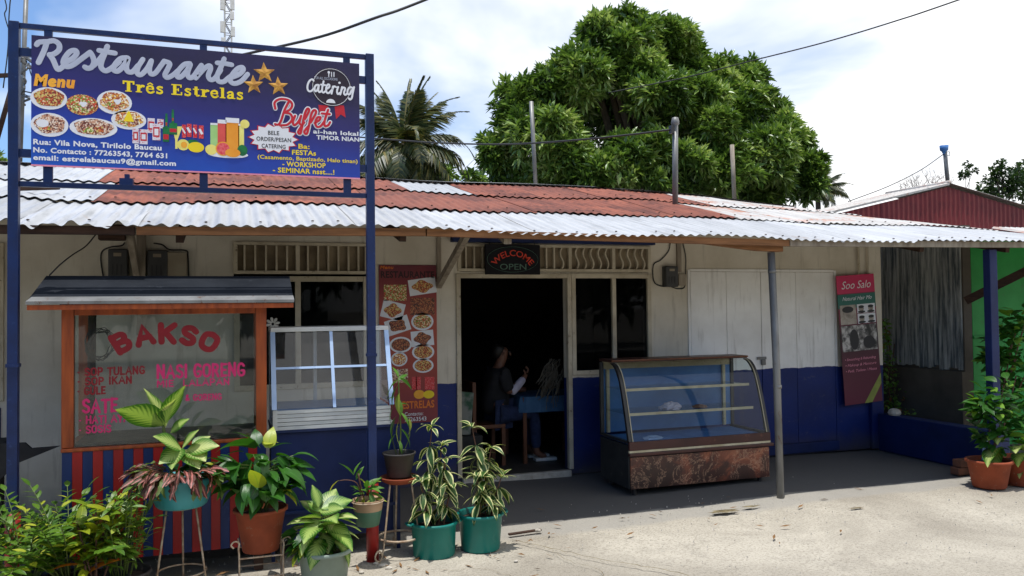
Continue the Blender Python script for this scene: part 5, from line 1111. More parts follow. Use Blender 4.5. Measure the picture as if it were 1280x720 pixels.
# ------------------------------------------------------------------ leaves
def leafmat(name, fn, rough=.35, trans=.35, spec=.5):
    """fn(t, u, v, rnd) -> colour socket; u 0..1 across, v 0..1 along the leaf"""
    t = NT(name); uv = t.n.new('ShaderNodeUVMap'); s = t.sepxyz(uv.outputs[0]); oi = t.n.new('ShaderNodeObjectInfo')
    c = fn(t, s['X'], s['Y'], oi.outputs['Random']); t.fin(c, rough, 0, spec)
    e = t.math('ABSOLUTE', t.math('SUBTRACT', s['X'], .5)); ribs = t.math('SINE', t.math('MULTIPLY_ADD', s['Y'], 95.0, t.math('MULTIPLY', e, -60.0)))
    t.bump(t.math('ADD', t.math('MULTIPLY', ribs, .3), t.ramp(e, (0.0, 0.0), (.05, 1.0))), .18, .004)
    tl = t.n.new('ShaderNodeBsdfTranslucent'); t.put(tl.inputs[0], t.mix(1.0, c, (.9, 1.0, .35), 'MULTIPLY')); mixs = t.n.new('ShaderNodeMixShader'); mixs.inputs[0].default_value = trans
    t.l.new(t.p.outputs[0], mixs.inputs[1]); t.l.new(tl.outputs[0], mixs.inputs[2]); t.l.new(mixs.outputs[0], t.out.inputs[0]); MAT[name] = t.m; return t.m
def two(a, b, c=None, th=.85):
    def f(t, u, v, r):
        x = t.mix(t.math('FRACT', t.math('MULTIPLY', r, 7.3)), a, b)
        if c: x = t.mix(t.math('GREATER_THAN', r, th), x, c)
        e = t.math('ABSOLUTE', t.math('SUBTRACT', u, .5)); return t.mix(t.ramp(e, (0.0, .55), (.035, 0.0)), x, tuple(min(1, q*2.2) for q in a))
    return f
def variegated(t, u, v, r):
    e = t.math('ABSOLUTE', t.math('SUBTRACT', u, .5)); e = t.math('MULTIPLY_ADD', t.noise(t.mapped(), 55, 3), .14, e)
    return t.mix(t.ramp(e, (.36, 0.0), (.41, 1.0)), t.mix(r, srgb(62,96,38), srgb(44,80,34)), srgb(214,212,150))
def dieffen(t, u, v, r):
    e = t.math('ABSOLUTE', t.math('SUBTRACT', u, .5)); ribs = t.math('SINE', t.math('MULTIPLY_ADD', v, 62.0, t.math('MULTIPLY', e, -40.0)))
    k = t.math('ADD', e, t.math('MULTIPLY', ribs, .10)); k = t.math('MULTIPLY_ADD', t.noise(t.mapped(), 45, 3), .12, k)
    return t.mix(t.ramp(k, (.16, 0.0), (.46, 1.0)), t.mix(r, srgb(200,206,136), srgb(150,180,86)), t.mix(r, srgb(78,124,36), srgb(52,98,30)))
leafmat('leaf_diff', dieffen); leafmat('leaf_varieg', variegated, .4, .3)
leafmat('leaf_deep', two(srgb(58,108,34), srgb(36,78,26), srgb(166,176,50), .9)); leafmat('leaf_zz', two(srgb(98,132,38), srgb(58,94,28), srgb(170,176,56), .9))
leafmat('leaf_croton', two(srgb(150,156,34), srgb(92,124,32), srgb(206,110,30), .95)); leafmat('leaf_bamboo', two(srgb(112,142,48), srgb(66,106,32), srgb(170,184,80), .92))
def mottled(t, u, v, r):
    e = t.math('ABSOLUTE', t.math('SUBTRACT', u, .5)); k = t.math('MULTIPLY_ADD', t.noise(t.mapped(), 30, 4), .5, e)
    c = t.mix(t.ramp(k, (.30, 0.0), (.42, 1.0)), srgb(196,120,112), t.mix(r, srgb(96,48,44), srgb(74,70,38)))
    return t.mix(t.math('GREATER_THAN', r, .72), c, srgb(98,118,56))
leafmat('leaf_pink', mottled, .5, .3); leafmat('leaf_yellow', two(srgb(196,188,60), srgb(150,160,50)))
leafmat('leaf_lime', two(srgb(96,140,52), srgb(70,116,40), srgb(170,180,80), .85)); leafmat('leaf_shrub', two(srgb(56,104,34), srgb(34,78,26), srgb(120,160,60), .85))
leafmat('leaf_vine', two(srgb(110,150,56), srgb(70,110,36), srgb(130,80,40), .88), .6, .25)
PROF = {'oval': [0,.55,.88,1,.93,.7,.36,0], 'heart': [.35,.92,1,.93,.78,.56,.28,0], 'lance': [0,.5,.85,1,.9,.66,.34,0], 'strap': [.45,.8,.95,1,.97,.8,.45,0], 'twist': [0,.7,1,.8,1,.6,.8,0]}
_lm = {}
def leaf_mesh(kind, mat, W=.4, fold=.12, droop=.25, twist=0.0, name='leaf'):
    k = (kind, mat, W, fold, droop, twist)
    if k in _lm: return _lm[k]
    pr = PROF[kind]; n = len(pr)-1; vs = []; uv = []
    ang = 0; y = z = 0.0; seg = 1.0/n; P = [(0, 0)]
    for i in range(n): ang -= droop/n*1.3; y += seg*math.cos(ang); z += seg*math.sin(ang); P.append((y, z))
    for i, w_ in enumerate(pr):
        y, z = P[i]; h = max(w_, .02)*W/2; tw = twist*math.sin(i*1.7)
        for s_ in (-1, 0, 1):
            x = h*s_; vs.append((x*math.cos(tw), y, z+abs(s_)*fold*h+x*math.sin(tw))); uv.append((.5+.5*s_*(max(w_, .1) if i in (0, n) else 1), i/n))
    fs = [(3*i+a, 3*i+a+1, 3*(i+1)+a+1, 3*(i+1)+a) for i in range(n) for a in (0, 1)]
    me = bpy.data.meshes.new(name); me.from_pydata(vs, [], fs); l = me.uv_layers.new(name='UVMap')
    for lp in me.loops: l.data[lp.index].uv = uv[lp.vertex_index]
    me.polygons.foreach_set('use_smooth', [True]*len(me.polygons)); me.materials.append(MAT[mat]); _lm[k] = me; return me
def put_leaf(me, parent, p, az, el, sc, roll=0.0, name='leaf'):
    """az: heading (0 = +X), el: elevation of the leaf axis at its base"""
    o = bpy.data.objects.new(name, me); COL.objects.link(o); o.parent = parent
    d = Vector((math.cos(az)*math.cos(el), math.sin(az)*math.cos(el), math.sin(el))); s = Vector((-math.sin(az), math.cos(az), 0)); u = d.cross(-s) ; u = -u if u.z < 0 else u
    s = d.cross(u); rm = Matrix((s, d, u)).transposed() @ Matrix.Rotation(roll, 3, 'Y')
    o.matrix_local = Matrix.Translation(Vector(p)-world_loc(parent)) @ rm.to_4x4() @ Matrix.Diagonal((sc, sc, sc, 1)); return o
def pot(parent, c, r0, r1, h, mat, rim=.012, n=36, soil=True, handles=False, wob=0):
    pr = [(0, 0), (r0*.97, 0), (r0, .006), (r1-(r1-r0)*.1, h-rim*2.2), (r1+rim*.2, h-rim*2.1), (r1+rim, h-rim*1.8), (r1+rim, h-rim*.3), (r1+rim*.6, h), (r1-rim*.2, h), (r1-rim*.6, h-rim), (r1-rim*.9-(r1-r0)*.15, h-.045)]
    o = MB().lathe(pr, c, n).build('pot', mat, parent, smooth=True, nor=False)
    if soil: MB().lathe([(r1-rim-.002-(r1-r0)*.12, h-.04), (r1*.5, h-.028), (0, h-.022)], c, 24).build('soil', 'soil', parent, smooth=True, nor=False)
    if handles:
        for s_ in (-1, 1): MB().tube([(c[0]+s_*(r1+.008), c[1]-.045, c[2]+h-.012), (c[0]+s_*(r1+.034), c[1]-.03, c[2]+h-.008), (c[0]+s_*(r1+.038), c[1]+.02, c[2]+h-.006), (c[0]+s_*(r1+.008), c[1]+.045, c[2]+h-.012)], .009, 8).build('handle', mat, o, smooth=True)
    return o
rr = random.Random(11); U = rr.uniform
def stemtube(parent, P, r, mat='stem_green', n=6, name='stem'):
    return MB().tube(cr_spline(P, 3), r, n).build(name, mat, parent, smooth=True)
def rosette(parent, c, n, kind, mat, L, W=.42, el0=75, el1=5, spread=.03, droop=.7, petiole=.35, fold=.12, azs=None):
    me = leaf_mesh(kind, mat, W, fold, droop); me2 = leaf_mesh(kind, mat, W*.92, fold*1.8, droop*1.5)
    for i in range(n):
        az = (azs[i] if azs else i*2.4+U(-.3, .3)); k = (i+.5)/n; el = R(el0+(el1-el0)*k**.8+U(-8, 8)); sc = L*(.72+.4*math.sin(min(1, k+.35)*2.2))*U(.88, 1.12)
        b = Vector(c)+Vector((0, 0, .10*(1-k)*L/.2)); d = Vector((math.cos(az)*math.cos(el+.25), math.sin(az)*math.cos(el+.25), math.sin(el+.25))); e = b+d*L*petiole*U(.8, 1.2)+Vector((0,0,-.0))
        MB().tube([b, b+(e-b)*.5+Vector((0,0,.004)), e], [.0045, .0035, .0025], 5).build('petiole', 'stem_green', parent, smooth=True)
        put_leaf(me if i % 3 else me2, parent, e, az, el-.15, sc, U(-.35, .35))
# 1 turquoise bowl with dumb cane and drooping pink foliage, on a three legged stand
g1 = pix(227, 748, Z=0); zb = .50; q = pix(227, 632, Y=g1.y); zb = q.z; c1 = (q.x, g1.y, zb); k1 = ppm(q)
S1 = thing('plant_stand', (q.x, g1.y, 0), 'tall thin white three legged stand under the turquoise bowl', 'plant stand')
for i, a in enumerate((R(200), R(340), R(90))):
    top = (q.x+.085*math.cos(a), g1.y+.085*math.sin(a), zb-.004); bot = (q.x+.16*math.cos(a), g1.y+.16*math.sin(a), .004); MB().tube([top, bot], .006, 6).build('leg', 'rod', S1, smooth=True)
for z_, r_ in ((zb-.005, .09), (.16, .138)): MB().tube([(q.x+r_*math.cos(a), g1.y+r_*math.sin(a), z_) for a in np.linspace(0, 2*math.pi, 28)], .0055, 6, cap=False).build('ring', 'rod', S1, smooth=True)
T1 = thing('potted_plant', c1, 'turquoise bowl planted with pale dumb cane and drooping pink foliage', 'potted plant')
h1 = (632-596)/k1; rT = 38/k1
MB().lathe([(0,0),(rT*.72,0),(rT*.80,.012),(rT*.95,h1*.5),(rT,h1*.9),(rT*1.03,h1),(rT*.98,h1),(rT*.9,h1*.7)], c1, 36).build('pot', 'teal_pale', T1, smooth=True, nor=False)
MB().lathe([(rT*.92, h1*.8), (0, h1*.9)], c1, 20).build('soil', 'soil', T1, smooth=True, nor=False)
def at1(x, y, dy=0.0): return pix(x, y, Y=g1.y+dy)
def aimed(parent, me, x0, y0, x1, y1, Y, dy=0.0, roll=0.0, name='leaf', wup=None):
    """a leaf from the point seen at (x0,y0) to (x1,y1); dy leans the tip to or from the viewer"""
    a = pix(x0, y0, Y=Y); b = pix(x1, y1, Y=Y+dy); d = b-a; el = math.asin(max(-1, min(1, d.z/d.length))); return put_leaf(me, parent, a, math.atan2(d.y, d.x), el, d.length, roll, name)
ld = leaf_mesh('oval', 'leaf_diff', .64, .12, .35); ld2 = leaf_mesh('oval', 'leaf_diff', .74, .16, .2)
stemtube(T1, [at1(215,600), at1(212,575), at1(206,545), at1(204,532)], .009); stemtube(T1, [at1(240,600,-.05), at1(238,580,-.06), at1(234,562,-.08)], .009)
for a in ((207,532,147,500,-.05,.9),(206,530,221,477,.02,-.9),(207,534,193,478,.08,.5),(203,520,214,492,-.08,.3)): aimed(T1, ld, a[0], a[1], a[2], a[3], g1.y, a[4], a[5])
for a in ((227,562,196,541,-.1,-.7),(228,560,245,535,-.03,.6),(230,562,199,576,-.12,-.5),(233,563,272,553,-.08,.6),(236,563,257,572,-.14,.2),(224,560,212,583,-.15,.3),(232,562,250,582,-.14,.2)): aimed(T1, ld2, a[0], a[1], a[2], a[3], g1.y-.08, a[4], a[5])
aimed(T1, ld, 213, 541, 231, 520, g1.y-.02, -.05, .9); aimed(T1, ld, 240, 560, 262, 540, g1.y, .05, .5)
lp = leaf_mesh('twist', 'leaf_pink', .24, .25, .7, .6)
for i in range(120):
    a = U(math.pi*.75, math.pi*1.35) if i < 70 else U(math.pi*1.2, math.pi*1.95); b = Vector(c1)+Vector((rT*.7*math.cos(a), rT*.7*math.sin(a), h1*1.0+U(0, .05)))
    stem_to = b+Vector((math.cos(a), math.sin(a), .3))*U(.02, .10)
    MB().tube([b, stem_to], .003, 4).build('stem', 'stem_brown', T1); put_leaf(lp, T1, stem_to, a+U(-.4, .4), R(U(-75, 15)) if i % 2 else R(U(-40, 35)), U(.09, .18), U(-.8, .8))
lf_ = leaf_mesh('oval', 'leaf_deep', .5, .2, .5)
for i in range(44):
    a = U(-1.2, 2.2); put_leaf(lf_, T1, Vector(c1)+Vector((rT*.7*math.cos(a), rT*.7*math.sin(a)*.6-.04, h1+U(0, .08))), a+U(-.6,.6), R(U(-40, 40)), U(.07, .12), U(-.5, .5))
# 2 orange terracotta pot of broad dark leaves on a square wire stand
g2 = pix(326, 738, Z=0); q = pix(326, 687, Y=g2.y); c2 = (q.x, g2.y, q.z); k2 = ppm(q); hp = (687-634)/k2
S2 = thing('plant_stand', (q.x, g2.y, 0), 'low square wire stand under the orange terracotta pot', 'plant stand'); hw = .125
for sx_ in (-1, 1):
    for sy_ in (-1, 1):
        x_, y_ = q.x+sx_*hw, g2.y+sy_*hw; P = [(x_, y_, .0), (x_, y_, q.z-.01), (x_+sx_*.004, y_, q.z+.05)]
        if sy_ < 0: P += [(x_+sx_*.0-.0, y_-.005, q.z+.085), (x_+sx_*.025, y_-.01, q.z+.10), (x_+sx_*.045, y_-.01, q.z+.08), (x_+sx_*.03, y_-.01, q.z+.06)]
        MB().tube(cr_spline(P, 4), .0055, 6).build('leg', 'rod', S2, smooth=True)
for z_ in (q.z-.008, .12):
    MB().tube([(q.x-hw, g2.y-hw, z_), (q.x+hw, g2.y-hw, z_)], .005, 6).build('crossbar', 'rod', S2); MB().tube([(q.x-hw, g2.y+hw, z_), (q.x+hw, g2.y+hw, z_)], .005, 6).build('crossbar', 'rod', S2)
    MB().tube([(q.x-hw, g2.y-hw, z_), (q.x-hw, g2.y+hw, z_)], .005, 6).build('crossbar', 'rod', S2); MB().tube([(q.x+hw, g2.y-hw, z_), (q.x+hw, g2.y+hw, z_)], .005, 6).build('crossbar', 'rod', S2)
T2 = thing('potted_plant', c2, 'orange terracotta pot of broad glossy dark green leaves on a wire stand', 'potted plant'); pot(T2, c2, 22/k2, 31/k2, hp, 'terracotta', .01)
lb = leaf_mesh('heart', 'leaf_deep', .56, .15, .55); lb2 = leaf_mesh('heart', 'leaf_deep', .48, .25, .9); Yp2 = g2.y
for a in ((320,560,270,532,-.02,.6),(325,560,302,527,.05,.4),(322,556,318,530,.06,-.3),(335,560,340,528,.04,.3),(345,570,378,560,-.05,-.4),(345,585,405,588,-.08,-.5),(350,580,396,570,-.02,.4),(310,575,296,606,-.12,.3),(318,585,312,620,-.15,.2),(335,588,328,615,-.14,-.3),(300,578,270,605,-.08,.4),(345,592,358,620,-.10,.2),
          (295,575,276,590,-.02,.5),(330,555,350,545,.05,.3),(305,565,283,560,.02,.3),(352,575,385,600,-.06,.4),(340,560,362,545,.02,-.3),(350,600,352,622,-.05,.2),(330,570,316,592,-.15,0),(300,595,292,622,-.06,.2)):
    aimed(T2, lb if U(0,1) > .4 else lb2, a[0], a[1], a[2], a[3], Yp2-.02, a[4], a[5])
for i in range(86):
    a = U(0, 2*math.pi); e = R(U(-40, 70)); b = Vector((c2[0], c2[1], c2[2]+hp))+Vector((.07*math.cos(a), .07*math.sin(a), U(.02, .28))); l_ = U(.03, .13)
    e_ = b+Vector((math.cos(a)*l_, math.sin(a)*l_, .03)); MB().tube([b-Vector((.04*math.cos(a), .04*math.sin(a), .06)), b, e_], .003, 4).build('petiole', 'stem_green', T2)
    put_leaf(lb2 if i % 2 else lb, T2, e_, a+U(-.4,.4), e, U(.12, .19), U(-.5,.5))
stemtube(T2, [(c2[0], c2[1], c2[2]+hp-.03), (c2[0]-.01, c2[1]-.02, c2[2]+hp+.12), (c2[0]+.0, c2[1], c2[2]+hp+.3)], .01, 'stem_brown')
# 3 grey green pot of pale dumb cane on the ground
g3 = pix(406, 738, Z=0); k3 = ppm(g3); T3 = thing('potted_plant', tuple(g3), 'grey green plastic pot of speckled pale dumb cane on the ground', 'potted plant'); h3 = (738-684)/k3*.98
pot(T3, (g3.x, g3.y, 0), 26/k3, 32/k3, h3, 'grey_pot', .012)
c3 = (g3.x-.02, g3.y, h3-.02); stemtube(T3, [c3, (c3[0], c3[1], c3[2]+.15)], .012)
for a in ((398,634,395,604,.03,.3),(402,636,440,618,0,.6),(400,640,428,632,-.08,.5),(398,650,383,668,-.12,-.4),(405,655,440,665,-.12,.4),(402,648,372,640,-.03,.5),(410,645,447,650,-.04,-.4),(405,665,410,690,-.12,.2),(395,660,366,655,0,.4),(400,655,420,645,-.15,.3),(402,640,385,622,.04,-.4),(410,650,430,674,-.1,.2),(405,640,420,605,.1,.4)):
    aimed(T3, ld2 if U(0,1) > .4 else ld, a[0], a[1], a[2], a[3], g3.y, a[4], a[5])
rosette(T3, (c3[0]+.01, c3[1], c3[2]+.05), 20, 'oval', 'leaf_diff', .19, .6, 65, -10)
lft3 = leaf_mesh('oval', 'leaf_deep', .5, .2, .6)
for i in range(60):
    a = U(math.pi*.5, math.pi*2.2); put_leaf(lft3, T3, (c3[0]-.06+.08*math.cos(a), c3[1]+.07*math.sin(a), c3[2]+U(.02, .14)), a, R(U(-30, 30)), U(.07, .11), U(-.5,.5))
# 4 small two tone pot hung on the right signpost
p4 = pix(460, 657, Y=5.38); k4 = ppm(p4); T4 = thing('hanging_potted_plant', tuple(p4), 'small green and tan pot of yellowing leaves hung on the right signpost', 'potted plant')
hh4 = (657-624)/k4
MB().lathe([(0,0),(11/k4,0),(14/k4,.006),(17.5/k4,hh4*.6)], tuple(p4), 28).build('pot', MAT.setdefault('pot_green', M('dull green glaze', srgb(70,110,88), srgb(60,96,76), 6, .5)), T4, smooth=True, nor=False)
MB().lathe([(17.5/k4,hh4*.6),(19/k4,hh4*.95),(19.6/k4,hh4),(18/k4,hh4),(17/k4,hh4*.8)], tuple(p4), 28).build('pot_rim', MAT.setdefault('pot_tan', M('tan glaze', srgb(170,140,110), srgb(146,118,90), 6, .6)), T4, smooth=True, nor=False)
MB().lathe([(17.4/k4,hh4*.82),(0,hh4*.88)], tuple(p4), 20).build('soil', 'soil', T4, smooth=True, nor=False)
MB().tube([(p4.x+19.8/k4*math.cos(a), p4.y+19.8/k4*math.sin(a), p4.z+hh4*.93) for a in np.linspace(0, 2*math.pi, 28)]+[(p4.x+.05, 5.47, p4.z+hh4*.93)], .004, 6).build('wire_hoop', 'rod', T4)
lg = leaf_mesh('lance', 'leaf_lime', .36, .2, .4); ly = leaf_mesh('lance', 'leaf_yellow', .34, .3, .6)
stemtube(T4, [pix(455,625,Y=5.38), pix(450,605,Y=5.36), pix(448,592,Y=5.36)], .006, 'stem_brown'); stemtube(T4, [pix(462,625,Y=5.38), pix(466,600,Y=5.38)], .006)
stemtube(T4, [pix(452,622,Y=5.36), pix(446,604,Y=5.33), pix(434,600,Y=5.3), pix(424,601,Y=5.3)], .003, 'stem_brown')
for a in ((442,594,428,573,0,.3,0),(442,594,447,574,.02,-.4,0),(424,600,403,613,-.03,.4,1),(456,610,475,592,0,.4,0),(458,612,480,605,-.03,.5,0),(462,615,470,635,-.06,.2,0),(448,620,440,640,-.04,.3,0),(455,622,447,650,-.05,0,1),(458,608,450,590,.03,.3,1),(466,603,478,598,.04,.3,0),(460,616,484,618,0,.3,0),(445,600,452,580,.02,.2,0),(462,625,455,637,-.08,.1,1)):
    aimed(T4, ly if a[6] else lg, a[0], a[1], a[2], a[3], 5.37, a[4], a[5])
for i in range(14): a = U(0, 6.28); put_leaf(lg, T4, (p4.x+.03*math.cos(a), p4.y+.03*math.sin(a), p4.z+hh4+U(0,.08)), a, R(U(0, 60)), U(.07,.11), U(-.5,.5))
# 5 stool stand with black pot and tall thin plant
g5 = pix(499, 703, Z=0); Y5 = g5.y+.16; sc5 = pix(499, 596, Y=Y5); k5 = ppm(sc5)
S5 = thing('stool_stand', (sc5.x, Y5, 0), 'round rusty plant stool with three rods and curled feet', 'plant stand')
MB().lathe([(0,-.028),(.085,-.028),(.115,-.012),(.13,.008),(.132,.016),(.122,.016),(.1,.0),(0,-.002)], (sc5.x, Y5, sc5.z-.012), 32).build('seat', 'terracotta', S5, smooth=True, nor=False)
for i, a in enumerate((R(215), R(325), R(90))):
    ca, sa = math.cos(a), math.sin(a); o_ = lambda r_, z_: (sc5.x+r_*ca, Y5+r_*sa, z_); P = [o_(.09, sc5.z-.03), o_(.12, .3), o_(.15, .11), o_(.165, .05), o_(.185, .008), o_(.22, .012), o_(.235, .045), o_(.21, .075), o_(.18, .06), o_(.172, .035)]
    MB().tube(cr_spline(P, 5), .0065, 6).build('leg', 'rod', S5, smooth=True)
MB().tube([(sc5.x+.145*math.cos(a), Y5+.145*math.sin(a), .13) for a in np.linspace(0, 2*math.pi, 32)], .0075, 6, cap=False).build('foot_ring', 'rod', S5, smooth=True)
c5 = (sc5.x, Y5, sc5.z+.004); T5 = thing('potted_plant', c5, 'black nursery pot with one tall thin leafy stem on the plant stool', 'potted plant'); pot(T5, c5, 14.5/k5, 20/k5, 30/k5, 'black_pot', .006)
lt = leaf_mesh('lance', 'leaf_lime', .24, .2, .7); ltw = leaf_mesh('lance', 'leaf_lime', .38, .2, .5)
stemtube(T5, [pix(499,570,Y=Y5), pix(501,540,Y=Y5), pix(499,500,Y=Y5), pix(498,472,Y=Y5)], .0055); stemtube(T5, [pix(496,570,Y=Y5), pix(490,545,Y=Y5), pix(493,525,Y=Y5)], .003); stemtube(T5, [pix(502,570,Y=Y5), pix(512,545,Y=Y5), pix(511,520,Y=Y5)], .003)
for a in ((498,474,474,492,-.05,.6,1),(498,472,494,455,.03,.2,1),(499,472,520,482,-.03,-.6,1),(498,480,480,505,-.04,.4,1),(499,476,509,462,.05,.3,1),(492,508,477,530,-.02,.3,0),(495,520,476,545,-.04,.3,0),(499,490,491,520,-.05,.4,1),(500,515,520,530,-.05,.4,0),(500,535,524,552,-.03,.3,0),(498,540,476,553,-.05,.3,0),(500,500,508,525,-.04,.1,0),(500,505,515,500,.03,.4,0),(499,525,483,560,-.02,.5,0),(498,497,484,492,.05,.4,0),(511,522,520,543,-.03,.2,0),(499,550,505,566,-.06,.2,0)):
    aimed(T5, ltw if a[6] else lt, a[0], a[1], a[2], a[3], Y5, a[4], a[5])
# 6, 7 teal tubs of cream edged plants
def tub(xb, yb, wb, wt, yt, lab, stems, seed):
    global rr, U
    rr = random.Random(seed); U = rr.uniform
    g = pix(xb, yb, Z=0); g.y += .10; k = ppm(g); h = (yb-yt)/k*1.0; T = thing('potted_plant', tuple(g), lab, 'potted plant', 'teal tubs of cream edged plants'); pot(T, (g.x, g.y, 0), wb/2/k, wt/2/k, h, 'teal', .011, handles=True)
    lv = leaf_mesh('lance', 'leaf_varieg', .30, .22, .9); lv2 = leaf_mesh('lance', 'leaf_varieg', .36, .15, .55)
    for (sx0, sx1, sy1, whorls, dyy) in stems:
        a = pix(sx0, yt+10, Y=g.y+dyy*.4); b = pix(sx1, sy1, Y=g.y+dyy); m_ = (a+b)/2+Vector((U(-.03,.03), U(-.03,.03), 0)); P = cr_spline([a-Vector((0,0,.03)), m_, b], 8); MB().tube(P, [.0075-.004*i/len(P) for i in range(len(P))], 6).build('stem', 'stem_brown', T, smooth=True)
        for w_ in range(whorls):
            f = 1-w_/whorls*.72; q_ = P[int((len(P)-1)*f)]; n_ = 6 if w_ == 0 else 5; a0_ = U(0, 6)
            for i in range(n_):
                az = a0_+i*2*math.pi/n_+U(-.3,.3); put_leaf(lv if i % 3 else lv2, T, q_+Vector((0,0,U(-.015,.015))), az, R(U(10, 50) if w_ == 0 else U(-45, 25)), U(.12, .19) if w_ else U(.10,.15), U(-.35,.35))
    return T
tub(547, 698, 52, 56, 656, 'left teal tub of cream edged leaves beside the stool', [(535,540,534,5,0),(545,556,572,5,-.05),(552,566,604,3,-.08),(538,526,604,4,-.06),(548,552,556,4,.04)], 21)
tub(606, 690, 48, 55, 645, 'right teal tub of cream edged leaves nearest the doorway', [(600,590,534,5,0),(608,614,560,5,-.05),(598,596,594,4,-.08),(612,626,598,4,-.04),(604,604,572,4,.03)], 22)
rr = random.Random(33); U = rr.uniform
# 8 bottom left group
def pinnate(T, base, az, el, L, npair, me, s0, bend=.5, mat='stem_green', r=.005):
    P = []; p = Vector(base); e = el
    for i in range(9):
        P.append(p.copy()); p = p+Vector((math.cos(az)*math.cos(e), math.sin(az)*math.cos(e), math.sin(e)))*L/8; e -= bend/8
    MB().tube(P, [r*(1-.07*i) for i in range(9)], 5).build('stem', mat, T, smooth=True)
    for i in range(npair):
        f = .25+.75*i/npair; q_ = P[0].lerp(P[1], 0) if 0 else P[min(8, int(f*8))].lerp(P[min(8, int(f*8)+1)], f*8-int(f*8)); el_ = el-bend*f
        for s_ in (-1, 1): put_leaf(me, T, q_, az+s_*R(58), el_*.45+R(U(-5, 25)), s0*(1-.35*abs(f-.55))*U(.85,1.15), s_*.2)
    put_leaf(me, T, P[-1], az, el-bend, s0, 0)
def shrubpot(px__, py__, Y, lab, name='potted_plant'):
    g = pix(px__, py__, Y=Y); g.z = 0; T = thing(name, tuple(g), lab, 'potted plant'); pot(T, tuple(g), .11, .15, .24, 'black_pot', .008, 24); return T, g
lz = leaf_mesh('oval', 'leaf_zz', .44, .15, .3); lc = leaf_mesh('strap', 'leaf_croton', .30, .2, .6); lm_ = leaf_mesh('lance', 'leaf_bamboo', .26, .2, .5)
for (x_, Y_, lab, n_, hx) in ((32, 5.10, 'leftmost low pot of glossy pinnate leaves at the left signpost', 20, .54), (88, 5.05, 'pot of glossy pinnate leaves in the lower left corner beside the croton', 24, .56)):
    T, g = shrubpot(x_, 700, Y_, lab)
    for i in range(n_):
        a = i*2.399+U(-.3,.3); pinnate(T, (g.x+.05*math.cos(a), g.y+.05*math.sin(a), .21), a, R(U(48, 86)), hx*U(.75, 1.1), 10, lz, .078, bend=U(.4, 1.1))
T, g = shrubpot(124, 700, 4.93, 'yellow and orange leaved croton in the lower left corner')
for s_ in range(6):
    b = Vector((g.x+U(-.05,.05), g.y+U(-.05,.05), .22)); tip = b+Vector((U(-.08,.14), U(-.08,.06), U(.2,.42))); MB().tube([b, (b+tip)/2, tip], .006, 5).build('stem', 'stem_brown', T)
    for i in range(13): a = i*2.4; f = .3+.7*i/13; put_leaf(lc, T, b.lerp(tip, f), a, R(U(10, 70)), U(.11,.19), U(-.6,.6))
T, g = shrubpot(152, 700, 5.04, 'bushy pot of narrow fresh green leaves between croton and bowl stand')
for s_ in range(26):
    a = U(0, 6.28); b = Vector((g.x+.05*math.cos(a), g.y+.05*math.sin(a), .22)); tip = b+Vector((.17*math.cos(a)*U(.3,1.1), .17*math.sin(a)*U(.3,1), U(.22,.46))); MB().tube([b, (b+tip)/2+Vector((0,0,.02)), tip], .003, 4).build('stem', 'stem_green', T)
    for i in range(11): f = .25+.75*i/10; put_leaf(lm_, T, b.lerp(tip, f), U(0, 6.28), R(U(-10, 55)), U(.06,.105), U(-.6,.6))
# tall sprig rising behind the glossy group
T, g = shrubpot(66, 690, 5.22, 'pot with a single tall sprig rising beside the striped cart corner')
pinnate(T, (g.x, g.y, .22), R(5), R(78), .50, 7, leaf_mesh('oval', 'leaf_zz', .5, .15, .3), .085, bend=.35)
for i in range(5): pinnate(T, (g.x, g.y, .22), R(60+i*75), R(60), .3, 7, lz, .07)
# 9 right side terracotta pots
g9 = pix(1254, 612, Z=0); g9.y += .14; k9 = ppm(g9); T9 = thing('potted_plant', tuple(g9), 'large terracotta pot of dense leafy shrub at the blue porch post', 'potted plant'); pot(T9, (g9.x, g9.y, 0), 19/k9, 25/k9, 34/k9, 'terracotta', .014)
ls = leaf_mesh('oval', 'leaf_shrub', .5, .18, .4); lsd = leaf_mesh('oval', 'leaf_diff', .40, .2, .8)
def shrub(T, base, blobs, n, me, s0, s1, trunk=3):
    for i in range(trunk): b = blobs[i % len(blobs)]; MB().tube(cr_spline([base, (Vector(base)+Vector(b[:3]))/2+Vector((U(-.05,.05),0,0)), b[:3]], 4), .007, 5).build('stem', 'stem_brown', T)
    for i in range(n):
        b = blobs[int(U(0, len(blobs)))]; d = Vector((rr.gauss(0,1), rr.gauss(0,1), rr.gauss(0,1))).normalized(); r_ = b[3]*U(.5, 1.05); p_ = Vector(b[:3])+d*r_; put_leaf(me, T, p_, math.atan2(d.y, d.x)+U(-.7,.7), R(U(-20, 50)), U(s0, s1), U(-.6,.6))
def bl(x, y, r, Y): q_ = pix(x, y, Y=Y); return (q_.x, q_.y, q_.z, r/ppm(q_))
shrub(T9, (g9.x, g9.y, .2), [bl(1240,505,22,g9.y), bl(1262,500,26,g9.y), bl(1250,530,26,g9.y), bl(1228,510,12,g9.y), bl(1243,550,18,g9.y)], 260, ls, .10, .16)
for a in ((1250,560,1222,552,-.1,.3),(1252,558,1230,575,-.1,.2),(1255,550,1240,530,-.1,.3)): aimed(T9, lsd, a[0], a[1], a[2], a[3], g9.y, a[4], a[5])
g10 = pix(1292, 608, Z=0); g10.y += .12; T10 = thing('potted_plant', tuple(g10), 'terracotta pot with arching pale striped leaves at the right picture edge', 'potted plant'); pot(T10, (g10.x, g10.y, 0), .15, .19, .25, 'terracotta', .014)
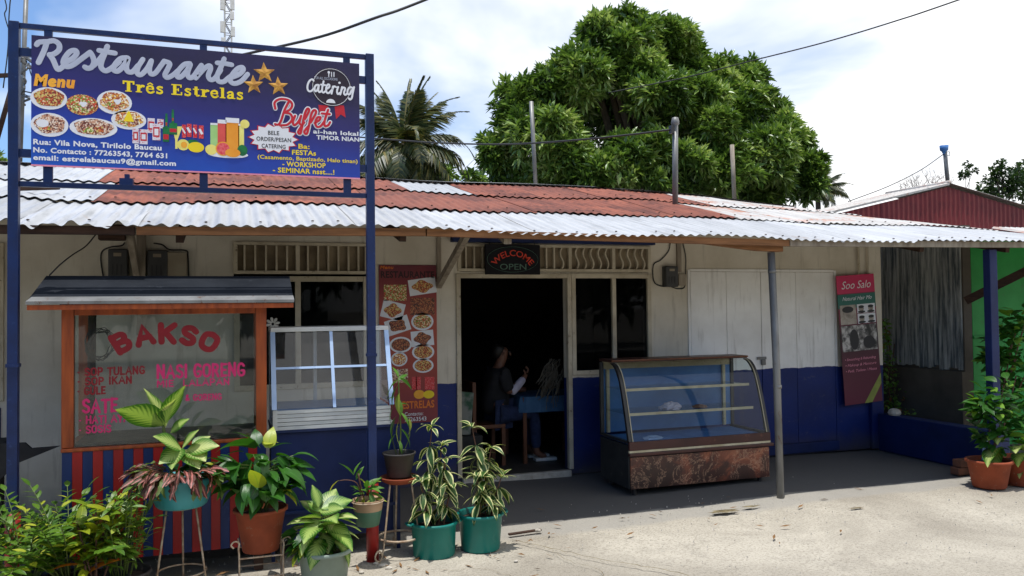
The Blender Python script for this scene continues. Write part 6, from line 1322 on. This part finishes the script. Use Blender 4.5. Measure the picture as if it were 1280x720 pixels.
for a in ((1285,565,1258,528,-.1,.4),(1285,568,1262,550,-.12,.3),(1290,560,1280,520,-.05,.2),(1292,560,1312,530,0,.3),(1288,570,1300,548,-.15,.1),(1284,565,1266,575,-.12,.1)): aimed(T10, lsd, a[0], a[1], a[2], a[3], g10.y, a[4], a[5])
g11 = pix(1276, 590, Z=0); g11.y += .35; T11 = thing('garden_shrub', tuple(g11), 'tall dense green shrub rising behind the two terracotta pots', 'shrub')
shrub(T11, (g11.x, g11.y, 0), [bl(1265,430,26,g11.y), bl(1282,400,20,g11.y), bl(1250,445,14,g11.y), bl(1270,470,30,g11.y), bl(1290,450,34,g11.y), bl(1240,450,8,g11.y), bl(1285,500,30,g11.y), bl(1258,412,10,g11.y)], 300, ls, .10, .17, 6)
g13 = pix(1262, 590, Z=0); g13.y += .6; T14 = thing('garden_shrub', tuple(g13), 'lower dense shrub filling in behind the terracotta pot beside the blue post', 'shrub')
shrub(T14, (g13.x, g13.y, 0), [bl(1272,410,18,g13.y), bl(1276,440,26,g13.y), bl(1262,470,20,g13.y), bl(1268,500,26,g13.y), bl(1240,520,16,g13.y), bl(1258,540,22,g13.y)], 290, ls, .10, .17, 5)
# bricks, bent pipe near the pots
q = pix(1204, 596, Z=0)
for i, (dx_, dz_, w_, m_) in enumerate(((0,0,.19,'terracotta'),(.2,0,.17,'chair_wood'),(.03,.075,.17,'chair_wood'))):
    tag(MB().box(q.x+dx_, q.x+dx_+w_, q.y+.05, q.y+.15, dz_+.0, dz_+.072).build('brick', M('old brick %d' % i, srgb(120,76,56), srgb(84,58,46), 9, .9, bump=.4), bev=.006), ('lower left brown brick of the small pile by the blue post', 'lower right brown brick touching the bent pale pipe', 'upper brown brick lying on the pile by the blue post')[i], 'brick')
a = pix(1230, 605, Z=0)
tag(MB().tube(cr_spline([(a.x, a.y, 0), (a.x, a.y, .25), (a.x+.02, a.y, .36), (a.x+.08, a.y+.02, .40)], 5), .013, 8).build('bent_pipe', 'alu_blue', smooth=True), 'bent pale blue pipe standing left of the terracotta pot', 'pipe')
# creeper between the restaurant and the plank wall
g12 = pix(1113, 500, Y=8.0); T12 = thing('creeper', (g12.x, 7.9, 0), 'small leaved green creeper climbing beside the salon poster', 'climbing plant')
lvn = leaf_mesh('oval', 'leaf_vine', .6, .2, .3)
stemtube(T12, [(g12.x, 7.9, 0), pix(1110,480,Y=7.9), pix(1113,440,Y=7.9), pix(1104,400,Y=7.9)], .008, 'stem_brown'); stemtube(T12, [(g12.x+.05, 7.9, 0), pix(1116,470,Y=7.95), pix(1118,430,Y=7.95)], .006, 'stem_brown')
for i in range(290):
    f = U(0, 1); q = pix(1104+12*f+rr.gauss(0,6)*(.4+f), 398+115*f+U(-4,4), Y=7.85+U(-.1,.15)); put_leaf(lvn, T12, q, U(0,6.28), R(U(-50,40)), U(.04,.075), U(-.8,.8))
T13 = thing('weed_tuft', tuple(pix(1130,515,Y=7.3)), 'thin green weeds trailing on the low blue wall', 'weed')
for i in range(30): q = pix(1118+U(0,26), 515+U(-4,4), Y=7.35); put_leaf(lvn, T13, q, U(0,6.28), R(U(0,60)), U(.025,.045))
# fallen leaves and pebbles by the pots
for i, (x_, y_, s_) in enumerate(((478,708,.022),(486,711,.018),(470,705,.014),(672,664,.02),(645,702,.012),(452,716,.015))):
    q = pix(x_, y_, Z=0); rd = random.Random(i); mb = MB(); mb.lathe([(0,-.01),(s_,-.004),(s_*1.15,s_*.3),(s_*.7,s_*.7),(0,s_*.8)], (0,0,0), 7); mb.v = [(q.x+v_[0]*rd.uniform(.8,1.5), q.y+v_[1]*rd.uniform(.7,1.1), .002+v_[2]) for v_ in mb.v]
    tag(mb.build('pebble', 'stone', nor=False), ('white pebble right beside the curled stool foot','white pebble just right of its twin under the stool','small pebble left of the white pair under the stool','white pebble on the concrete strip right of the teal tubs','tiny pebble on the open yard below the teal tubs','tiny pebble left of the stool near the frame bottom')[i], 'pebble')
gr_ = MB(); rg = random.Random(77); lt_ = MB()
for i in range(900):
    if i < 420: x_, y_ = rg.uniform(-1.5, 5.5), rg.gauss(5.75, .28)
    else: x_, y_ = rg.uniform(-1, 8), rg.uniform(3.8, 6.0)
    s_ = rg.uniform(.002, .007)*(1.6 if rg.random() < .06 else 1); z_ = -.004; a_ = rg.uniform(0, 3)
    gr_.add([(x_+s_*math.cos(a_), y_+s_*math.sin(a_), z_), (x_+s_*math.cos(a_+2.1), y_+s_*math.sin(a_+2.1), z_), (x_+s_*math.cos(a_+4.2), y_+s_*math.sin(a_+4.2), z_), (x_, y_, z_+.004+s_*1.2)], [(0,1,3),(1,2,3),(2,0,3)])
for i in range(110):
    x_, y_ = (rg.gauss(.9, .9), rg.gauss(5.35, .3)) if i < 70 else (rg.uniform(-.5, 7.5), rg.gauss(5.6, .45)); L_ = rg.uniform(.02, .05); a_ = rg.uniform(0, 6.28); c_, s_ = math.cos(a_), math.sin(a_); w_ = L_*.22; z_ = .006
    lt_.add([(x_-c_*L_, y_-s_*L_, z_), (x_-s_*w_, y_+c_*w_, z_+rg.uniform(0,.012)), (x_+c_*L_, y_+s_*L_, z_+rg.uniform(0,.015)), (x_+s_*w_, y_-c_*w_, z_+.003)], [(0,1,2,3)])
gr_.build('yard_grit', 'stone', kind='stuff'); MAT['dry_leaf'] = M('dry fallen leaf', srgb(128,92,52), srgb(96,70,40), 20, .85, bump=0); lt_.build('leaf_litter', 'dry_leaf', kind='stuff')
q0_, q1_ = pix(636, 669, Z=0), pix(676, 663, Z=0)
MB().bar((q0_.x, q0_.y, .006), (q1_.x, q1_.y, .006), .03, .012).build('drain_strip', 'wood_dark', kind='structure')

# ================================================================== TREES
def leaf_cloud(name, parent, cen, dirs, L, W, mat, fold=.25, kind='stuff'):
    """many small folded leaves as one mesh: cen (n,3), dirs (n,3) unit"""
    n = len(cen); up_ = np.tile(np.array([0,0,1.0]), (n,1))+rng.normal(0, .45, (n,3)); side = np.cross(dirs, up_); side /= np.linalg.norm(side, axis=1)[:,None]+1e-9; nrm = np.cross(side, dirs)
    L = np.asarray(L).reshape(-1,1)*np.ones((n,1)); W_ = L*W
    v0 = cen; v3 = cen+dirs*L-np.array([0,0,1])*L*.12; mid = cen+dirs*L*.45; v1 = mid+side*W_/2+nrm*W_*fold; v2 = mid-side*W_/2+nrm*W_*fold
    o0 = np.array(world_loc(parent)); V = np.stack([v0, v1, v3, v2], 1).reshape(-1,3)-o0; Fc = np.arange(n*4).reshape(n,4)
    me = bpy.data.meshes.new(name); me.vertices.add(4*n); me.vertices.foreach_set('co', V.ravel()); me.loops.add(6*n); me.polygons.add(2*n)
    idx = np.stack([Fc[:,0], Fc[:,1], Fc[:,2], Fc[:,0], Fc[:,2], Fc[:,3]], 1).ravel(); me.loops.foreach_set('vertex_index', idx); me.polygons.foreach_set('loop_start', np.arange(0, 6*n, 3)); me.polygons.foreach_set('loop_total', np.full(2*n, 3))
    at_ = me.attributes.new('rnd', 'FLOAT', 'POINT'); at_.data.foreach_set('value', np.repeat(np.clip(rng.random(n)*.6+.2+.22*np.sin(cen[:,0]*2.1+1)*np.sin(cen[:,2]*2.7)+.18*np.sin(cen[:,0]*5.3+cen[:,2]*4.1), 0, 1), 4).astype(np.float32)); me.update(calc_edges=True); me.materials.append(MAT[mat])
    o = bpy.data.objects.new(name, me); COL.objects.link(o); o.parent = parent; o['kind'] = kind; return o
def cloudmat(name, *cols, rough=.35, trans=.3):
    t = NT(name); a = t.n.new('ShaderNodeAttribute'); a.attribute_name = 'rnd'; k = len(cols); c = t.ramp(a.outputs['Fac'], *[(i/(k-1), c_) for i, c_ in enumerate(cols)]); t.fin(c, rough, 0, .5)
    tl = t.n.new('ShaderNodeBsdfTranslucent'); t.put(tl.inputs[0], t.mix(1.0, c, (.95,1,.6), 'MULTIPLY')); m_ = t.n.new('ShaderNodeMixShader'); m_.inputs[0].default_value = trans; t.l.new(t.p.outputs[0], m_.inputs[1]); t.l.new(tl.outputs[0], m_.inputs[2]); t.l.new(m_.outputs[0], t.out.inputs[0]); MAT[name] = t.m
cloudmat('mango_leaves', srgb(56,80,34), srgb(76,104,44), srgb(100,130,54), srgb(134,160,76), srgb(184,198,130)); cloudmat('dark_leaves', srgb(36,56,28), srgb(46,68,32), srgb(60,84,38), srgb(84,104,50)); cloudmat('palm_leaves', srgb(40,52,26), srgb(52,66,32), srgb(72,84,40), srgb(128,116,60), rough=.45, trans=.25)
def whorls(blobs, dens, L, nl=8, jit=.50, inner=.0):
    C_, D_ = [], []
    for (x, y, z, r) in blobs:
        n = int(dens*r*r); d = rng.normal(size=(n,3)); d /= np.linalg.norm(d, axis=1)[:,None]; d[:,2] = np.where(d[:,2] < -.5, -d[:,2], d[:,2])
        lump = 1+.16*np.sin(d[:,0]*5+x)*np.sin(d[:,2]*6+z)+.10*np.sin(d[:,1]*11+y)
        rad = r*(lump-jit*np.abs(rng.normal(size=n)))
        tip = np.array([x,y,z])+d*rad[:,None]
        for k in range(nl):
            a = d*rng.uniform(.3,1.0,(n,1))+rng.normal(0,.62,(n,3)); a[:,2] += rng.uniform(-.25,.35,n); a /= np.linalg.norm(a, axis=1)[:,None]; C_.append(tip+rng.normal(0,.02,(n,3))); D_.append(a)
    return np.concatenate(C_), np.concatenate(D_)
def tree(name, lab, cat, base, blobs, dens, L, W, mat, trunk_r, limbs, group=None, nl=8):
    T = thing(name, base, lab, cat, group); top = Vector(np.mean([b[:3] for b in blobs], axis=0)); fork = Vector(base).lerp(top, .45)
    MB().tube(cr_spline([base, Vector(base).lerp(fork, .5)+Vector((.1,0,0)), fork], 4), [trunk_r*(1-.04*i) for i in range(9)], 10).build('trunk', 'bark', T, smooth=True)
    for b in list(blobs)[:limbs]:
        e = Vector(b[:3]); m_ = fork.lerp(e, .5)+Vector((U(-.3,.3), U(-.3,.3), U(0,.3))); P = cr_spline([fork-Vector((0,0,.2)), m_, e], 5); MB().tube(P, [trunk_r*.5*(1-.8*i/len(P)) for i in range(len(P))], 7).build('limb', 'bark', T, smooth=True)
    C_, D_ = whorls(blobs, dens, L, nl); leaf_cloud('crown', T, C_, D_, rng.uniform(.7,1.2,len(C_))*L, W, mat); return T
MB_ = [(775,62,55,0),(842,72,46,.5),(722,92,46,-.3),(900,112,42,.8),(648,135,38,0),(628,190,32,.2),(682,175,50,-.6),(765,150,66,1.2),(845,160,56,.6),(925,150,42,.3),(968,140,24,.2),(958,195,44,-.4),(990,205,32,.5),(895,215,46,-.8),(805,205,56,-.9),(725,225,46,-.8),(645,228,36,.2),(1003,172,17,.4),(934,92,22,1),(1005,228,24,.1),(700,120,40,.4),(750,40,28,0),(800,38,26,.4),(850,45,22,.3),(660,110,22,-.2),(870,120,40,-.6),(980,165,26,-.2),(940,235,36,0),(820,120,44,-.7)]
blobs = []
for x, y, r_, dy_ in MB_: q = pix(x, y+7, Y=17+dy_*1.6); blobs.append((q.x, q.y, q.z, r_/ppm(q)*.93))
rr = random.Random(5); U = rr.uniform
_ex = []
for _i in range(34):
    a_ = rr.choice(blobs); c_ = sorted(blobs, key=lambda b_: (b_[0]-a_[0])**2+(b_[2]-a_[2])**2)[rr.choice((1,2,3))]; f_ = U(.35,.65)
    _ex.append((a_[0]*f_+c_[0]*(1-f_), a_[1]*f_+c_[1]*(1-f_)-U(-.2,.5), a_[2]*f_+c_[2]*(1-f_), (a_[3]+c_[3])*.5*U(.55,.85)))
blobs += _ex
_B = []
for (x_, y_, z_, r_) in blobs:
    _B.append((x_, y_, z_, r_*.80))
    for _k in range(30):
        d_ = Vector((rr.gauss(0,1), rr.gauss(0,1)-.5, rr.gauss(0,1)+.2)).normalized(); _B.append((x_+d_.x*r_*U(.6,.95), y_+d_.y*r_*U(.6,.95), z_+d_.z*r_*U(.55,1.0), r_*U(.12,.34)))
tree('mango_tree', 'huge dense dark green mango tree rising behind the restaurant roof', 'tree', (float(np.mean([b[0] for b in blobs])), 18.0, -.02), _B, 560, .25, .30, 'mango_leaves', .35, 14, nl=7)
def blobset(lst, Y): return [(lambda q: (q.x, q.y, q.z, r_/ppm(q)))(pix(x, y, Y=Y+dy_)) for x, y, r_, dy_ in lst]
b_ = blobset([(1262,238,26,0),(1280,222,20,.5),(1246,222,14,0),(1232,240,14,.4),(1300,250,30,0),(1252,208,8,0),(1225,250,8,0)], 22); tree('dark_tree', 'dark leafed tree at the right edge behind the red gable', 'tree', (b_[0][0]+.4, 22, -.02), b_, 300, .16, .5, 'dark_leaves', .14, 6, nl=7)
b_ = blobset([(1212,208,5,0),(1207,220,7,0),(1216,214,4,0)], 21); tree('dark_sapling', 'slim dark leafed tree top just right of the gable peak', 'tree', (b_[1][0], 21, -.02), b_, 420, .14, .5, 'dark_leaves', .05, 3)
b_ = blobset([(560,222,14,0),(588,225,10,0),(598,226,10,.5),(540,226,16,.4),(480,228,16,0),(455,222,18,0),(515,230,18,.2)], 52); tree('background_tree', 'low bushy tree behind the tall coconut palm', 'tree', (b_[0][0]-.5, 52, -.02), b_, 60, .6, .42, 'mango_leaves', .2, 4)
b_ = blobset([(2,206,10,0),(14,210,6,0),(-14,204,14,0)], 40); tree('background_tree', 'small green tree top above the pale roof at the left edge', 'tree', (b_[0][0], 40, -.02), b_, 90, .4, .42, 'mango_leaves', .2, 2)
# palms
def frond_mesh(L, droop, seed, n=46, wl=.22):
    r = np.random.default_rng(seed); V, Fc, RN = [], [], []; P = []; p = np.zeros(3); e = 0.0
    for i in range(n+1): P.append(p.copy()); e = -droop*(i/n)**1.5; p = p+np.array([0, math.cos(e), math.sin(e)])*L/n
    for i in range(3, n):
        f = i/n; ll = L*wl*(math.sin(min(1, f*1.15+.12)*math.pi)**.6+.15)*r.uniform(.85,1.1); d = P[min(i+1,n)]-P[i]; d /= np.linalg.norm(d)
        for s_ in (-1, 1):
            for sub in range(2):
                b = P[i]+d*L/n*.5*sub; dirv = np.array([s_*.8, .45, -.25-.5*r.random()]); dirv /= np.linalg.norm(dirv); m_ = b+dirv*ll*.5; t_ = b+dirv*ll+np.array([0,0,-ll*.35]); w_ = .038*L/3.5
                o = len(V); V += [b-d*w_, b+d*w_, m_+d*w_*1.1, m_-d*w_*1.1, t_]; Fc += [(o,o+1,o+2,o+3),(o+3,o+2,o+4)]; RN += [r.random()]*5
    for i in range(n):   # midrib as a thin triangular strip
        w_ = .035*(1-i/n)+.006; a, b = P[i], P[i+1]; o = len(V); V += [a+[-w_,0,0], a+[w_,0,0], b+[w_*.95,0,0], b+[-w_*.95,0,0], a-[0,0,w_], b-[0,0,w_]]; Fc += [(o,o+1,o+2,o+3),(o,o+3,o+5,o+4),(o+1,o+4,o+5,o+2)]; RN += [.95]*6
    me = bpy.data.meshes.new('frond'); me.from_pydata([tuple(v) for v in V], [], Fc); a = me.attributes.new('rnd', 'FLOAT', 'POINT'); a.data.foreach_set('value', np.array(RN, dtype=np.float32)); me.materials.append(MAT['palm_leaves']); return me
def palm(px__, py__, Y, Lpx, lab, frs, seed):
    c = pix(px__, py__, Y=Y); k = ppm(c); L_ = Lpx/k; T = thing('coconut_palm', (c.x, Y, -.02), lab, 'palm tree')
    MB().tube(cr_spline([(c.x+.3, Y, -.02), (c.x+.1, Y, c.z*.5), tuple(c)], 6), [.24-.006*i for i in range(13)], 8).build('trunk', 'bark', T, smooth=True)
    ms = [frond_mesh(1.0*3.6, dr, seed+i) for i, dr in enumerate((.5, 1.0, 1.7, 2.3))]; r = random.Random(seed)
    for az, el, l_, mi in frs:
        o = bpy.data.objects.new('frond', ms[mi]); COL.objects.link(o); o.parent = T; s = l_*L_/3.6
        a, e = R(az), R(el); d = Vector((math.cos(a)*math.cos(e), math.sin(a)*math.cos(e), math.sin(e))); sd = Vector((math.sin(a), -math.cos(a), 0)); u = sd.cross(d); o.matrix_local = Matrix.Translation(c-world_loc(T)) @ Matrix((sd, d, u)).transposed().to_4x4() @ Matrix.Diagonal((s,s,s,1))
    for i in range(5): a = i*1.3; MB().lathe([(0,-.14),(.1,-.1),(.13,0),(.1,.1),(0,.14)], (c.x+.3*math.cos(a), Y+.3*math.sin(a), c.z-.35), 8).build('coconut', 'leaf_yellow' if i % 2 else 'stem_green', T, smooth=True, nor=False)
    return T
palm(505, 180, 44, 100, 'tall coconut palm with upright crown between signboard and mango tree',
     [(-19,80,.92,0),(60,84,.95,0),(150,78,.9,0),(-60,76,.88,0),(165,70,.85,0),(10,68,.85,0),(-19,48,.95,1),(161,42,1.0,1),(-19,26,1.0,2),(-10,8,1.05,2),(170,15,1.05,2),(150,-8,1.0,2),(-40,-5,1.0,3),(-90,30,.9,2),(-80,5,.9,3),(-110,-15,.9,3),(100,20,.9,2),(60,10,.95,2),(-25,-18,1.15,2),(200,-18,1.1,2),(-60,-30,.9,3),(-130,-30,.9,3),(165,-35,.9,3),(-5,-38,1.0,3),(-30,-25,1.15,3),(-12,-30,1.1,3),(-20,0,1.1,2),(172,-5,1.1,2),(158,-25,1.0,3),(-70,-45,.8,3),(-110,-45,.8,3),(-19,62,.95,1),(161,58,.95,1),(180,55,.9,1),(0,-60,.7,3),(170,-62,.7,3)], 3)
palm(1022, 238, 46, 48, 'smaller coconut palm right of the mango tree behind the roof',
     [(-19,75,.9,0),(160,66,.95,0),(70,80,.9,0),(-19,30,1.0,1),(-19,12,1.1,2),(161,30,1.0,2),(161,5,1.0,2),(-60,20,.9,2),(-90,0,.9,3),(-25,-15,.9,3),(170,-20,.9,3),(100,30,.9,2),(-40,50,.9,1),(-80,-30,.8,3)], 13)
# bare tree behind the gable
q = pix(1162, 262, Y=24); BT = thing('bare_tree', (q.x, 24, -.02), 'leafless pale branching tree behind the left slope of the red gable', 'tree')
MB().tube([(q.x, 24, -.02), (q.x+.1, 24, q.z*.5), (q.x, 24, q.z)], [.14,.11,.09], 8).build('trunk', 'bark', BT, smooth=True); bmb = MB(); rb = random.Random(4)
MAT['bare_bark'] = M('pale bare bark', srgb(140,128,118), srgb(110,98,90), 9, .9)
def branch(p, d, l, r_, dep):
    P = [p]; dd = d.copy()
    for i in range(3): dd = (dd+Vector((rb.uniform(-.25,.25), rb.uniform(-.2,.2), rb.uniform(-.1,.2)))).normalized(); P.append(P[-1]+dd*l/3)
    bmb.tube(P, [r_, r_*.85, r_*.7, r_*.55], 4)
    if dep: 
        for i in range(rb.choice((2,3,3))): branch(P[rb.choice((2,3,3))], (dd+Vector((rb.uniform(-.9,.9), rb.uniform(-.5,.5), rb.uniform(-.25,.6)))).normalized(), l*rb.uniform(.6,.85), r_*.6, dep-1)
for a in (-1.1,-.7,-.25,.2,.65,1.05,1.35): branch(Vector((q.x, 24, q.z)), Vector((math.sin(a), rb.uniform(-.2,.2), math.cos(a)*.6)).normalized(), .62, .035, 4)
bmb.build('branches', 'bare_bark', BT, kind='stuff')

# ================================================================== POLES, MAST, WIRES
def pole(name, x, y0, y1, Y, wpx, mat, lab, cat, x1=None, n=10):
    a = pix(x, y0, Y=Y); b = pix(x1 or x, y1, Y=Y); o = thing(name, (b.x, Y, b.z), lab, cat); MB().tube([tuple(b), tuple(a)], wpx/2/ppm(a), n).build('shaft', mat, o, smooth=True); return o, a
o, a = pole('roof_pipe', 844, 152, 272, 8.0, 7, 'steel', 'metal service pipe with cap rising through the rusty roof', 'service pole')
MB().lathe([(0,.05),(.035,.045),(.045,.0),(.045,-.03),(.03,-.05)], tuple(a), 12).build('cap', 'steel', o, smooth=True, nor=False); MB().box(a.x-.07, a.x-.028, 7.97, 8.03, a.z-.14, a.z-.05).build('insulator', 'black', o)
SPa = a
pole('roof_pole', 664, 127, 240, 12.5, 5.2, 'steel', 'thin pale pole standing before the left side of the mango tree', 'pole', 670)
pole('roof_pole', 915, 181, 252, 12.6, 5.2, 'wood_pale', 'short weathered pole before the right side of the mango tree', 'pole', 918)
o, a = pole('lamp_pole', 1181, 188, 232, 13.0, 5, 'steel', 'thin pole above the gable carrying a blue lamp head', 'pole', 1185)
MB().lathe([(.02,-.09),(.05,-.02),(.08,.0),(.09,.10),(.0,.11)], (a.x-.02, 13.0, a.z), 12).build('blue_cap', 'case_blue', o, smooth=True, nor=False)
MB().tube(cr_spline([(a.x+.02,13.0,a.z-.05),(a.x+.12,13.0,a.z-.02),(a.x+.13,13,a.z-.1),(a.x+.05,13,a.z-.1)],4), .006, 5).build('wire_loop', 'cable', o); LPa = a
o, a = pole('utility_pole', 34, -40, 226, 16, 5.5, 'steel', 'tall thin metal utility pole behind the left signpost', 'utility pole', 24)
for yb in (66, 74): u0 = pix(24, yb, Y=16); u1 = pix(44, yb+14, Y=16); MB().tube([tuple(u0), tuple(u1)], .03, 6).build('bracket', 'steel', o)
a = pix(28, 96, Y=16); b = pix(8, 96, Y=16); 
o, _ = pole('wooden_pole', 22, 84, 182, 15, 6, 'wood_dark', 'slanting dark wooden pole at the left picture edge', 'utility pole', -6); MB().bar(tuple(pix(-10,95,Y=15)), tuple(pix(14,94,Y=15)), .06, .06).build('crossarm', 'wood_dark', o)
def wire(pts, lab, r, grp=None):
    P = [pix(x, y, Y=Y) for x, y, Y in pts]; tag(MB().tube(cr_spline(P, 8), r, 5).build('overhead_wire', 'cable', smooth=True), lab, 'wire', grp)
wire([(1150,-240,11),(800,-110,11.5),(536,-2,12),(470,22,12),(400,46,12.5),(305,68,13),(240,84,13)], 'thick twisted cable slanting up from behind the signboard to the top', .022)
wire([(2300,-420,8),(1600,-140,8.5),(1215,-6,9),(1120,26,10),(1030,53,11),(935,77,12),(860,96,13),(760,116,14)], 'thin cable slanting across the mango tree to the upper right', .012)
wire([(30,114,16),(200,150,14),(470,173,12),(560,179,11),(640,180,10),(720,175,9),(790,168,8.4),(838,162,8.0)], 'sagging cable from behind the signboard to the capped roof pipe', .012)
wire([(1179,193,13),(1150,213,13),(1110,233,12.5),(1060,252,12)], 'wire from the blue capped pole down to the roof', .009)
wire([(606,188,20),(592,200,20),(580,212,20)], 'short faint guy wire left of the mango tree', .006)
for i, (p_) in enumerate(([(-60,-160,16),(3,-10,16),(6,20,16),(16,48,16),(34,78,16)], [(40,-200,15),(14,-10,15),(10,60,15),(4,110,15)], [(30,118,16),(40,120,15),(60,110,14)], [(36,78,16),(40,96,16),(60,130,15)])):
    wire(p_, ('thin dark wire curving down at the top left corner','near vertical wire at the far left picture edge','short wire bridging pole and signboard at left','wire slack below the metal pole bracket')[i], .01)
P = [pix(30+random.Random(i).uniform(-6,8), 60+i*4.2, Y=15.6+.1*(i%3)) for i in range(18)]; tag(MB().tube(cr_spline(P, 3), .02, 5).build('cable_bundle', 'steel'), 'grey bundle of tangled cable on the metal utility pole', 'cable bundle')
# telecom mast
ma = pix(285, -30, Y=70); mb_ = pix(285, 62, Y=70); TM = thing('telecom_mast', (ma.x, 70, 0), 'distant white telecom lattice mast rising behind the signboard', 'mast'); km = ppm(ma); wq = 4/km
for sx_ in (-1, 1):
    for sy_ in (-1, 1): MB().tube([(ma.x+sx_*wq, 70+sy_*wq, 0), (ma.x+sx_*wq, 70+sy_*wq, ma.z)], .07, 6).build('mast_leg', 'white_paint', TM)
lat = MB(); z_ = 12.0; k = 0
while z_ < ma.z-.6:
    for sy_ in (-1, 1): lat.tube([(ma.x-wq*(1 if k % 2 else -1), 70+sy_*wq, z_), (ma.x+wq*(1 if k % 2 else -1), 70+sy_*wq, z_+.9)], .035, 4); lat.tube([(ma.x-wq, 70+sy_*wq, z_), (ma.x+wq, 70+sy_*wq, z_)], .03, 4)
    z_ += .9; k += 1
lat.build('lattice', 'steel', TM, kind='stuff')
for (dx_, y_, hpx) in ((-7,0,26),(5.5,2,22),(-7,34,14),(6,40,12),(-6,52,9),(5,20,10)):
    q = pix(285+dx_, y_, Y=69.6); MB().box(q.x-.17, q.x+.17, 69.4, 69.6, q.z-hpx/2/km, q.z+hpx/2/km).build('antenna_panel', 'white_paint', TM, bev=.02)

# added tree row behind the viewpoint, cutting low sky light; shows only in glass
b_ = [(x_, -17+U(-1,1), U(2.0,4.5), U(1.8,2.8)) for x_ in range(-26, 34, 3)]
RT = thing('added_tree_belt', (3, -17, -.02), 'added belt of dark trees behind the viewpoint that cuts low sky light', 'light blocker')
C_, D_ = whorls(b_, 26, .9, 6); leaf_cloud('crown', RT, C_, D_, rng.uniform(.7,1.2,len(C_))*.9, .5, 'dark_leaves')
for x_ in range(-24, 34, 6): MB().tube([(x_, -17, -.02), (x_+.2, -17, 3.5)], .2, 7).build('trunk', 'bark', RT, smooth=True)
